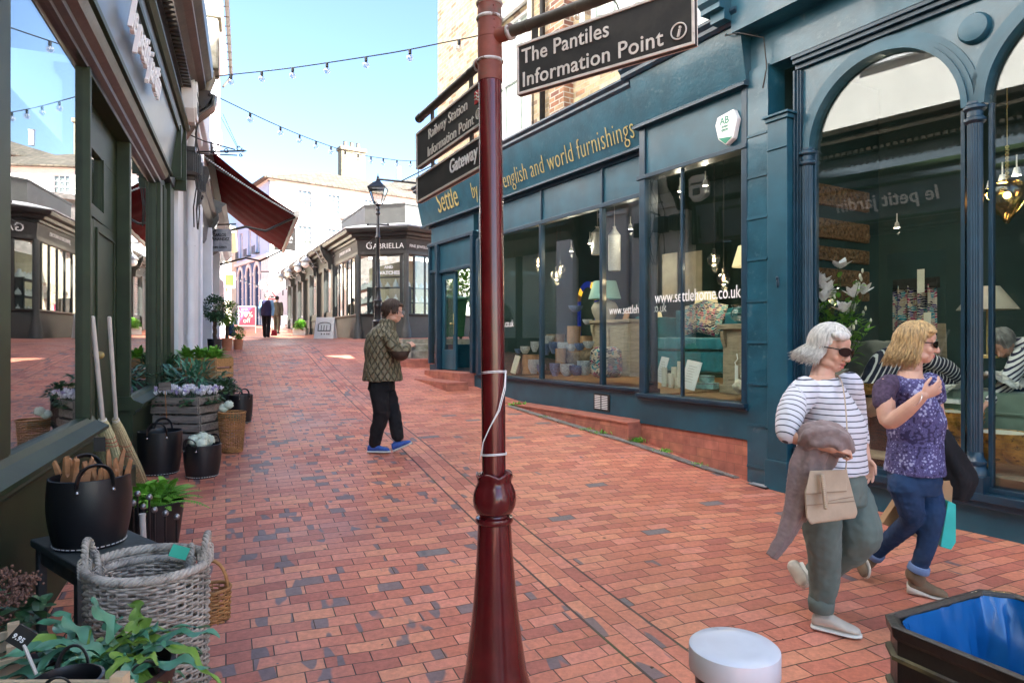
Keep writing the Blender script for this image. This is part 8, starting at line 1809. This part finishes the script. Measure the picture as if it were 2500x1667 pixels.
for i,(x,y,rot,l_) in enumerate(((1618,765,12,'square patterned cushion at the right end of the turquoise sofa'),(1592,764,-10,'second patterned cushion tucked behind the first on the turquoise sofa'))):
    p = SI(x,y,1.25 + .15 * i); t = item('cushion',l_,'cushion',p); mb = MB(); n = 14
    for s_ in (-1,1): pass
    vs = [];
    for i_ in range(n + 1):
        for j_ in range(n + 1): u,v = i_ / n * 2 - 1,j_ / n * 2 - 1; h_ = .085 * (1 - u ** 4) ** .5 * (1 - v ** 4) ** .5; vs.append((u * .23,-h_,v * .23 + .22))
    vb = [(x_,-y_,z_) for x_,y_,z_ in vs]; f_ = [[i_ * (n + 1) + j_,(i_ + 1) * (n + 1) + j_,(i_ + 1) * (n + 1) + j_ + 1,i_ * (n + 1) + j_ + 1] for i_ in range(n) for j_ in range(n)]; Rm = RY(R(rot)) @ RX(R(-15)); mb.add([Rm @ Vector(v) for v in vs],f_); mb.add([Rm @ Vector(v) for v in vb],[q[::-1] for q in f_]); ob('cover',mb,'patterned_textile',t,smooth=True)
for i,(x,y,h) in enumerate(((1526,888,.24),(1540,890,.18),(1548,888,.25),(1562,888,.31),(1533,884,.14),(1555,892,.14))):
    t = item('candle','ivory pillar candle in the cluster between the two white cards','candle',SI(x,y,.15 + .08 * (i % 3)),'ivory pillar candles in the bay window'); mb = MB(); mb.lathe([(.001,0),(.035,0),(.035,h),(.028,h - .008),(.001,h - .01)],18); ob('wax',mb,'candle',t,smooth=True,auto=50); mb = MB(); mb.tube([(0,0,h - .01),(.002,0,h + .015)],.002,4); ob('wick',mb,'sign_black',t)
for i,(x,y,l_) in enumerate(((1606,893,'lower left aqua trinket box'),(1626,893,'lower right aqua trinket box'),(1616,877,'upper aqua trinket box on the other two'))):
    t = item('trinket_box',l_ + ' by the cards in the bay window','box',SI(x,y,.12)); mb = MB(); mb.box(-.075,.075,0,.10,0,.075); ob('body',mb,'tin_aqua',t,bevel=.004); mb = MB(); mb.box(-.08,.08,-.005,.105,.055,.065); ob('lid',mb,'lead',t)
t = item('pedestal','pale oak pedestal cabinet at the right end of the bay window','cabinet',SI(1695,905,.35)); mb = MB(); mb.box(-.22,.24,0,.42,.08,.74); mb.box(-.27,.27,-.05,.45,.74,.80); mb.box(-.25,.26,-.03,.43,0,.10); ob('body',mb,'oak_pale',t,bevel=.008); mb = MB(); mb.box(-.13,.15,-.016,0,.16,.66); ob('door',mb,'oak_pale',t,bevel=.006)
for x in (-.21,.17): mb = MB(); mb.profile([(0,.52),(-.05,.62),(-.06,.72),(0,.72)],x,x + .05); ob('corbel',mb,'oak_pale',t)
mb = MB(); mb.tube([(.0,-.02,.46),(.02,-.03,.40),(-.02,-.03,.36),(.0,-.03,.32)],.006,6); mb.box(-.02,.025,-.03,-.024,.12,.33); ob('key_tag',mb,'white_plastic',t)
t = item('vase','clear round glass vase on the oak pedestal','vase',SI(1694,737,.5)); mb = MB(); mb.lathe([(.03,0),(.07,.03),(.085,.08),(.06,.13),(.05,.16),(.08,.19)],22,cap=False); ob('glass',mb,'bulb_glass',t,smooth=True)
t = item('linen','crumpled cream linen bundle by the foot of the oak pedestal','cloth',SI(1700,900,.10)); mb = MB(); mb.ball((0,.04,.06),.11,14,10,(1.1,.7,.7)); mb.ball((.06,.06,.16),.07,12,8); tufted(t,mb,'folds','candle',.009,.03,22)
t = item('table_lamp','cream cone lamp shade at the right edge of the bay window','lamp',SI(1716,735,.55)); mb = MB(); mb.lathe([(.17,.62),(.10,.86)],24,cap=False); ob('lamp_shade',mb,'lamp_cream',t,smooth=True); mb = MB(); mb.tube([(0,0,0),(0,0,.7)],.012,8); mb.lathe([(.07,0),(.07,.02),(.001,.02)],14); ob('stem',mb,'sign_black',t)
for x,y,d,l_,m_ in ((1295,640,2.2,'cream lamp shade on a tall stand far inside the middle window','lamp_cream'),(1500,735,2.4,'glowing amber lamp shade far inside behind the sofa','lamp_cream'),(1622,690,2.4,'drum lamp shade glowing far inside the bay window','lamp_cream')):
    t = item('table_lamp',l_,'lamp',SI(x,y,d)); mb = MB(); mb.lathe([(.20,-.12),(.14,.14)],22,cap=False); ob('lamp_shade',mb,m_,t,smooth=True); mb = MB(); mb.tube([(0,0,-.9),(0,0,0)],.012,8); mb.lathe([(.1,-.92),(.1,-.9),(.001,-.9)],14); ob('stem',mb,'sign_black',t); mb = MB(); mb.ball((0,0,0),.03,8,6); ob('bulb',mb,'filament_glow',t); lamp_light(t,-.06,2.5)
for x,y0,y1,d,l_ in ((1372,524,585,.6,'short white perforated metal lantern hanging in the middle window'),(1411,524,622,.55,'long white perforated metal lantern hanging right of the mullion')):
    s_ = sc_at(x,d); t = item('lantern',l_,'lantern',SI(x,y1,d)); h = (y1 - y0) * s_; mb = MB(); mb.lathe([(.085,0),(.09,.01),(.09,h * .8),(.095,h * .82),(.05,h * .92),(.02,h),(.03,h + .02)],26); mb.tube([(0,0,h),(0,0,2.2 + .0)],.003,5); ob('body',mb,'lantern_white',t,smooth=True,auto=40)
PENG = 'clear glass pendant bulbs in the windows'
for x,y,d in ((1236,600,.5),(1278,632,.5),(1287,618,.7),(1640,596,.9),(1662,640,1.0)):
    p = SI(x,y,d); t = item('pendant_light','round clear glass pendant with a glowing filament hanging in the shop window','lamp',p,PENG); mb = MB(); mb.ball((0,0,0),.085,20,14); ob('globe',mb,'bulb_glass',t,smooth=True)
    mb = MB(); mb.tube([(-.012,0,.02),(-.012,0,-.03),(.012,0,-.03),(.012,0,.02)],.005,5); ob('filament',mb,'filament_glow',t); mb = MB(); mb.lathe([(.02,.06),(.02,.13),(.008,.14)],12); mb.tube([(0,0,.13),(0,0,2.7 - p.z)],.003,5); ob('cord',mb,'sign_black',t); lamp_light(t,-.12,1.5)
for i,(x,y,d) in enumerate(((1355,557,.5),(1312,575,.8),(1448,523,.5),(1562,437,.5),(1620,423,.5),(1492,596,2.2),(1330,590,2.5))):
    p = SI(x,y,d); t = item('spotlight','small white ceiling spotlight inside the teal shop','spotlight',p,'ceiling spotlights inside the teal shop'); mb = MB(); mb.lathe([(.02,.05),(.035,-.02),(.033,-.02),(.018,.05)],14,cap=False); mb.tube([(0,0,.04),(0,0,.16)],.006,6); ob('body',mb,'white_plastic',t); mb = MB(); mb.lathe([(.03,-.016),(.001,-.016)],14,cap=False); ob('lens',mb,'spot_glow',t); lamp_light(t,-.08,.9,(1,.86,.68),.03)
t = item('mirror','arched mirror framed in blue and yellow stained glass on the back wall','mirror',SI(1350,780,1.6)); mb = MB(); mb.box(-.20,.20,0,.02,0,.70); n = 16
P_ = [(-.20,.70)] + [(-.20 * math.cos(math.pi * i / n),.70 + .26 * math.sin(math.pi * i / n)) for i in range(n + 1)]; mb.prism([(a,0,b) for a,b in P_[1:]],(0,.02,0)); k_ = mat('mirror_glass',(.55,.6,.5),rough=.08,metal=1,var=.02); ob('glass',mb,'mirror_glass',t)
for i in range(8):
    a0,a1 = math.pi * i / 8,math.pi * (i + .92) / 8; mb = MB(); mb.prism([(-r_ * math.cos(a),-.01,.70 + r_ * 1.2 * math.sin(a)) for r_,a in ((.21,a0),(.21,a1),(.30,a1),(.30,a0))],(0,.03,0)); ob('stained_pane',mb,'blue_glass' if i in (2,3,4) else ('yellow_glass' if i > 4 or i == 1 else 'carved_wood'),t)
for x0,m_ in ((-.30,'blue_glass'),(.21,'blue_glass')): mb = MB(); mb.box(x0,x0 + .09,-.01,.02,.0,.70); ob('side_panel',mb,m_,t)
for x,y in ((1268,665),(1290,662),(1268,700),(1290,700)):
    t = item('picture','small framed butterfly print on the dark wall of the middle window','picture',SI(x,y,2.2),'framed butterfly prints'); mb = MB(); mb.box(-.10,.10,0,.02,-.11,.11); ob('frame',mb,'sign_black',t); mb = MB(); mb.box(-.085,.085,-.004,0,-.095,.095); ob('print',mb,'candle',t); mb = MB(); mb.prism([(-.05,-.006,.04),(0,-.006,.0),(.05,-.006,.04),(.04,-.006,-.03),(0,-.006,-.01),(-.04,-.006,-.03)],(0,.001,0)); ob('butterfly',mb,'sign_black',t)
for x,y,l_ in ((1538,680,'left pale printed panel hanging at the back of the bay window'),(1592,680,'right pale printed panel hanging at the back of the bay window')): t = item('wall_panel',l_,'panel',SI(x,y,2.6)); mb = MB(); mb.box(-.18,.18,0,.02,-.05,.75); ob('panel',mb,'grey_linen',t)
for i,(y0,y1) in enumerate(((420,478),(498,552),(563,602),(612,660),(664,690))):
    l_ = ['topmost','second from top','middle, narrow','fourth, reddish','lowest'][i] + ' carved wooden panel on the side wall inside the arched window'; zc = (780 - (y0 + y1) / 2) / 1505 * 7.3 * .97; hh = (y1 - y0) / 1505 * 7.3 * .40
    t = thing('carved_panel',l_,'carving',S(7.405,-1.05,zc),RS); mb = MB(); mb.box(0,.05,-.58,.58,-hh,hh); ob('board',mb,'carved_wood',t,bevel=.012); mb = MB()
    for q in range(22): mb.ball((.05,-.52 + q * .05,(-.3 if q % 2 else .3) * hh),hh * .42,8,6,(.5,1,1))
    ob('relief',mb,'carved_wood',t,smooth=True)
t = item('flower_arrangement','tall arrangement of white magnolia flowers and green leaves inside the arched window','flowers',SI(1925,880,.38)); t.scale = (1.2,1.2,1.2); mb = MB(); mb.lathe([(.05,-.20),(.09,-.1),(.10,.02),(.07,.10),(.08,.12)],22); ob('vase',mb,'stone_lamp',t,smooth=True)
st_ = MB(); lf = MB(); fl = MB(); bu = MB(); random.seed(21)
for i in range(46):
    a = random.random() * 6.28; d_ = Vector((.22 * math.cos(a) * random.uniform(.3,1.3),.2 * math.sin(a),random.uniform(.35,.95))); q = [Vector((0,0,.05)),d_ * .5 + Vector((random.uniform(-.04,.04),0,.03)),d_]; st_.tube(q,[.006,.004,.002],5)
    for k in range(9): u = random.uniform(.35,1); leafq(lf,d_ * u,rdir(random.random() * 6.28,random.uniform(-.2,.9)),(0,0,1),random.uniform(.07,.12),.02,.2,3)
    if i < 20:
        for k in range(6): leafq(fl,d_,rdir(k * 1.05 + i,random.uniform(.3,1.0)),(0,0,1),.10,.036,-.15,3)
    elif i < 32: bu.ball(d_ + Vector((0,0,.02)),.012,6,5,(1,1,2)); bu.ball(d_ + Vector((.02,0,.06)),.010,6,5,(1,1,2))
ob('stem',st_,'leaf_dark',t); ob('foliage',lf,'fern_green',t); ob('flower',fl,'petal_white',t); ob('bud',bu,'candle',t,smooth=True)
t = item('armchair','grey green buttoned armchair half hidden behind the magnolia arrangement','armchair',SI(1975,990,1.0)); mb = MB(); mb.box(-.32,.32,0,.12,.3,.95); mb.box(-.34,.34,-.5,.05,.15,.48); tufted(t,mb,'upholstery','grey_linen',.02,.03,8); mb = MB(); [mb.tube([(x,y,0),(x,y,.2)],.02,8) for x in (-.28,.28) for y in (-.45,.05)]; ob('leg',mb,'carved_wood',t)
t = item('bench','long pale green upholstered bench under the wrapping paper in the arched window','bench',SI(2260,1060,.75)); mb = MB(); mb.box(-.85,1.3,-.15,.45,.06,.62); tufted(t,mb,'upholstery','sage_velvet',.02,.012,4); mb = MB(); mb.box(-.86,1.3,-.172,-.155,.44,.455); ob('piping',mb,'sage_velvet',t); mb = MB(); [mb.tube([(x,y,-.2),(x,y,.1)],.02,8) for x in (-.8,1.2) for y in (-.1,.4)]; ob('leg',mb,'carved_wood',t)
t = item('wrapping','crumpled silver wrapping paper with a white tray on the green bench','paper',SI(2235,925,.75)); mb = MB(); n = 18; vs = [(-.38 + .76 * i / n,-.22 + .4 * j / n,.05 + .22 * math.exp(-((i / n - .72) * 3) ** 2) + .05 * mnoise.noise(Vector((i * .9,j * .9,2)))) for i in range(n + 1) for j in range(n + 1)]; mb.add(vs,[[i * (n + 1) + j,(i + 1) * (n + 1) + j,(i + 1) * (n + 1) + j + 1,i * (n + 1) + j + 1] for i in range(n) for j in range(n)]); ob('sheet',mb,'silver_paper',t); mb = MB(); mb.box(-.36,.0,-.24,.1,.0,.035); ob('tray',mb,'white_plastic',t,bevel=.005)
for i,l_ in enumerate(('lower rolled white paper on the bench behind the blonde woman','upper rolled white paper on the bench behind the blonde woman')): t = item('paper_roll',l_,'roll',SI(2180,905 - i * 14,.8)); mb = MB(); mb.tube([(0,-.2,0),(0,.3,0)],.035,14); ob('roll',mb,'white_plastic',t,smooth=True,auto=50)
t = item('shelf','low dark display shelf of glazed bowls under the green bench','shelf',SI(2260,1075,.35)); mb = MB(); mb.box(-1.1,1.2,-.22,.14,-.02,.0); ob('board',mb,'oak_pale',t)
for i,(x,y,d,r,h,n,l_) in enumerate(((2197,998,.42,.20,.13,3,'large stack of ochre glazed bowls left of the fluted column'),(2180,1042,.30,.16,.10,3,'green glazed bowls stacked low behind the blonde woman'),(2222,1062,.30,.21,.11,3,'wide ochre bowls stacked at the foot of the fluted column'),(2300,1060,.30,.20,.13,4,'stack of patterned ochre bowls right of the fluted column'),(2345,1066,.28,.17,.11,3,'patterned plates stacked at the right edge of the picture'),(1975,905,.35,.20,.09,2,'ochre bowls stacked beside the magnolia vase'))):
    t = bowl(x,y,d,r,h,'pot_ochre',l_,None,n); mb = MB(); mb.lathe([(r * .55,h * .55 + .28 * h * (n - 1)),(r * .86,h * .95 + .28 * h * (n - 1))],22,cap=False); ob('glaze',mb,'candle',t,smooth=True)
t = item('console_table','dark carved console table behind the walking women','table',SI(2010,1050,.55)); mb = MB(); mb.box(-.55,.35,-.1,.3,.46,.5); [mb.box(x,x + .07,-.08,.28,0,.46) for x in (-.5,-.1,.25)]; ob('frame',mb,'carved_wood',t,bevel=.005)
t = item('hanging_textile','cream and red patterned rug hanging from a dark clip inside the arched window','textile',SI(2098,655,1.6)); mb = MB(); n = 30; vs = [(-.22 + .44 * i / n,.035 * math.sin(i * .9),z) for i in range(n + 1) for z in (-1.1,0)]; mb.add(vs,[[2 * i,2 * i + 2,2 * i + 3,2 * i + 1] for i in range(n)]); ob('cloth',mb,'patterned_textile',t); mb = MB(); mb.box(-.2,.25,-.03,.03,-.04,.07); ob('clip',mb,'sign_black',t)
for i,(x,y,d) in enumerate(((2115,645,1.4),(2130,745,1.3),(2225,780,1.0))): t = item('price_card',['tall cream price card above the hanging rug','cream price card right of the hanging rug','cream price card just left of the fluted column'][i],'card',SI(x,y,d)); mb = MB(); mb.box(-.035,.035,-.002,.002,-.12,.12); ob('card',mb,'candle',t)
for i,x in enumerate((2155,2170)): t = item('timber',['left','right'][i] + ' tall weathered timber beam leaning at the back of the arched window','timber',SI(x,1000,1.9)); mb = MB(); mb.tube([(0,0,-.4),(-.1,.1,1.2)],.06,8); ob('beam',mb,'oak_pale',t)
p = SI(2313,460,.45); t = item('pendant_light','amber blown glass teardrop pendant glowing beyond the fluted column','lamp',p); mb = MB(); n = 30; vs = []; pr = [(.02,.17),(.06,.155),(.13,.11),(.145,.06),(.125,.0),(.08,-.08),(.04,-.14),(.012,-.19)]
for k,(r_,z) in enumerate(pr):
    for j in range(n): a = 2 * math.pi * j / n + k * .22; rr = r_ * (1 + .07 * math.cos(a * 10 - k * 2.2)); vs.append((rr * math.cos(a),rr * math.sin(a),z))
mb.add(vs,[[i * n + j,i * n + (j + 1) % n,(i + 1) * n + (j + 1) % n,(i + 1) * n + j] for i in range(len(pr) - 1) for j in range(n)]); mat('gold_glass',(.45,.30,.10),rough=.12,metal=.5,var=.3,vs=18,coat=.5); ob('shade',mb,'amber_glass',t,smooth=True); mb = MB(); mb.ball((0,0,.04),.028,10,8); ob('bulb',mb,'filament_glow',t)
mb = MB(); [mb.tube([Vector((.013 * math.cos(a * .8),0,.19 + i * .03 + .012 * math.sin(a * .8))) for a in range(9)],.003,4) for i in range(9)]; mb.tube([(0,0,.17),(0,0,.9)],.003,4); ob('chain',mb,'gold',t)
for i,(x,y,d) in enumerate(((2275,428,.8),(2302,415,.9),(2335,398,1.0),(1870,560,.9),(2060,520,2.6),(2250,755,2.5))):
    p = SI(x,y,d); t = item('spotlight','small white ceiling spotlight inside the teal shop','spotlight',p,'ceiling spotlights inside the teal shop'); mb = MB(); mb.lathe([(.02,.05),(.035,-.02),(.033,-.02),(.018,.05)],14,cap=False); mb.tube([(0,0,.04),(0,0,.16)],.006,6); ob('body',mb,'white_plastic',t); mb = MB(); mb.lathe([(.03,-.016),(.001,-.016)],14,cap=False); ob('lens',mb,'spot_glow',t); lamp_light(t,-.08,.9,(1,.86,.68),.03)
t = item('table_lamp','beige cone lamp on a slim brass stand deep inside, right of the fluted column','lamp',SI(2268,700,1.6)); mb = MB(); mb.lathe([(.26,-.05),(.10,.18)],24,cap=False); ob('lamp_shade',mb,'grey_linen',t,smooth=True); mb = MB(); mb.tube([(0,0,-.5),(0,0,.05)],.012,8); mb.lathe([(.1,-.52),(.08,-.5),(.001,-.48)],14); ob('stem',mb,'gold',t)
def SL(x,y,d):
    k = (x - 1176) / 1505; n_ = FL.to_3x3() @ Vector((0,1,0)); c = n_.dot(OL); lam = (c + d) / (n_.x * k + n_.y); return Vector((k * lam,lam,(780 - y) / 1505 * lam))
t = thing('pendant_light','white globe pendant glimpsed through the flower shop door','lamp',SL(210,592,1.1),RL); mb = MB(); mb.ball((0,0,0),.13,20,14); ob('globe',mb,mat('opal',(.75,.74,.72),rough=.3,emit=(1,.95,.85),es=.25),t,smooth=True); mb = MB(); mb.tube([(0,0,.13),(0,0,1.2)],.006,6); ob('cord',mb,'sign_black',t)
t = thing('shelf','turquoise painted shelf unit inside the flower shop door','shelf',SL(213,900,1.5),RL)
for z in (0.3,.75,1.15): mb = MB(); mb.box(-.6,.6,0,.3,z,z + .18); ob('shelf_board',mb,'teal_velvet',t)
t = thing('chair','turquoise painted chair in the far window of the flower shop','chair',SL(325,940,.5),RL)
for x in (-.15,.15): mb = MB(); mb.tube([(x,0,0),(x,0,.7)],.018,8); ob('leg',mb,'tin_aqua',t)
mb = MB(); mb.box(-.18,.18,-.02,.3,.36,.39); ob('seat',mb,'tin_aqua',t); mb = MB(); mb.tube([(-.15,0,.7),(0,0,.74),(.15,0,.7)],.018,8); ob('backrest',mb,'tin_aqua',t)
t = thing('display_stand','pale wooden stand with curved back inside the near flower shop window','stand',SL(90,1040,.5),RL); mb = MB(); mb.box(-.5,.3,0,.3,-.1,.15); ob('seat',mb,'terracotta',t,bevel=.03); mb = MB(); mb.tube([(-.45,.3,.1),(-.4,.3,.5),(0,.3,.62),(.3,.3,.4),(.35,.3,.1)],.03,8); ob('backrest',mb,'terracotta',t,smooth=True)
random.seed(11)
# ================= give each separate piece of a part its own object =================
def split_pieces(names,gap):
    for o in [q for q in COL.objects if q.type == 'MESH' and q.parent and q.name.split('.')[0] in names]:
        me = o.data; n = len(me.vertices); par = list(range(n))
        def find(a):
            while par[a] != a: par[a] = par[par[a]]; a = par[a]
            return a
        for e in me.edges:
            a,b = find(e.vertices[0]),find(e.vertices[1])
            if a != b: par[a] = b
        roots = np.array([find(i) for i in range(n)]); co = np.empty(n * 3); me.vertices.foreach_get('co',co); co = co.reshape(-1,3)
        ids = np.unique(roots)
        if len(ids) < 2 or len(ids) > 900: continue
        lo = np.array([co[roots == r].min(0) for r in ids]) - gap; hi = np.array([co[roots == r].max(0) for r in ids]) + gap; g = list(range(len(ids)))
        def fg(a):
            while g[a] != a: a = g[a]
            return a
        for i in range(len(ids)):
            hit = np.where((lo[i] <= hi).all(1) & (hi[i] >= lo).all(1))[0]
            for j in hit:
                a,b = fg(i),fg(int(j))
                if a != b: g[a] = b
        cl = sorted(set(fg(i) for i in range(len(ids))))
        if len(cl) < 2 or len(cl) > 90: continue
        m_ = {ids[i]: fg(i) for i in range(len(ids))}; vc = np.array([m_[r] for r in roots])
        for k,c in enumerate(cl):
            bm = bmesh.new(); bm.from_mesh(me); bm.verts.ensure_lookup_table(); bmesh.ops.delete(bm,geom=[bm.verts[i] for i in np.where(vc != c)[0]],context='VERTS'); nm = bpy.data.meshes.new(me.name); bm.to_mesh(nm); bm.free()
            for s_ in me.materials: nm.materials.append(s_)
            q = o.copy(); q.name = o.name.split('.')[0]; q.data = nm; COL.objects.link(q)
        bpy.data.objects.remove(o)
split_pieces({'window_pane','pilaster','corner_post','console_bracket','shop_door','roundel','arcade_pane','mullion','doorstep','plinth','stall_riser','jewellery_bust','arch_pane','glazing_bar','shop_frame','window_frame','downpipe','ring','hanger','sill','picket','flower_head','bay_panel','arch_surround','cornice','fascia','column','half_column','display_shelf','door_surround','apron','folding_arm','front_panel'},.004)
split_pieces({'gold_lettering','shop_lettering','window_lettering','rivet'},.05)
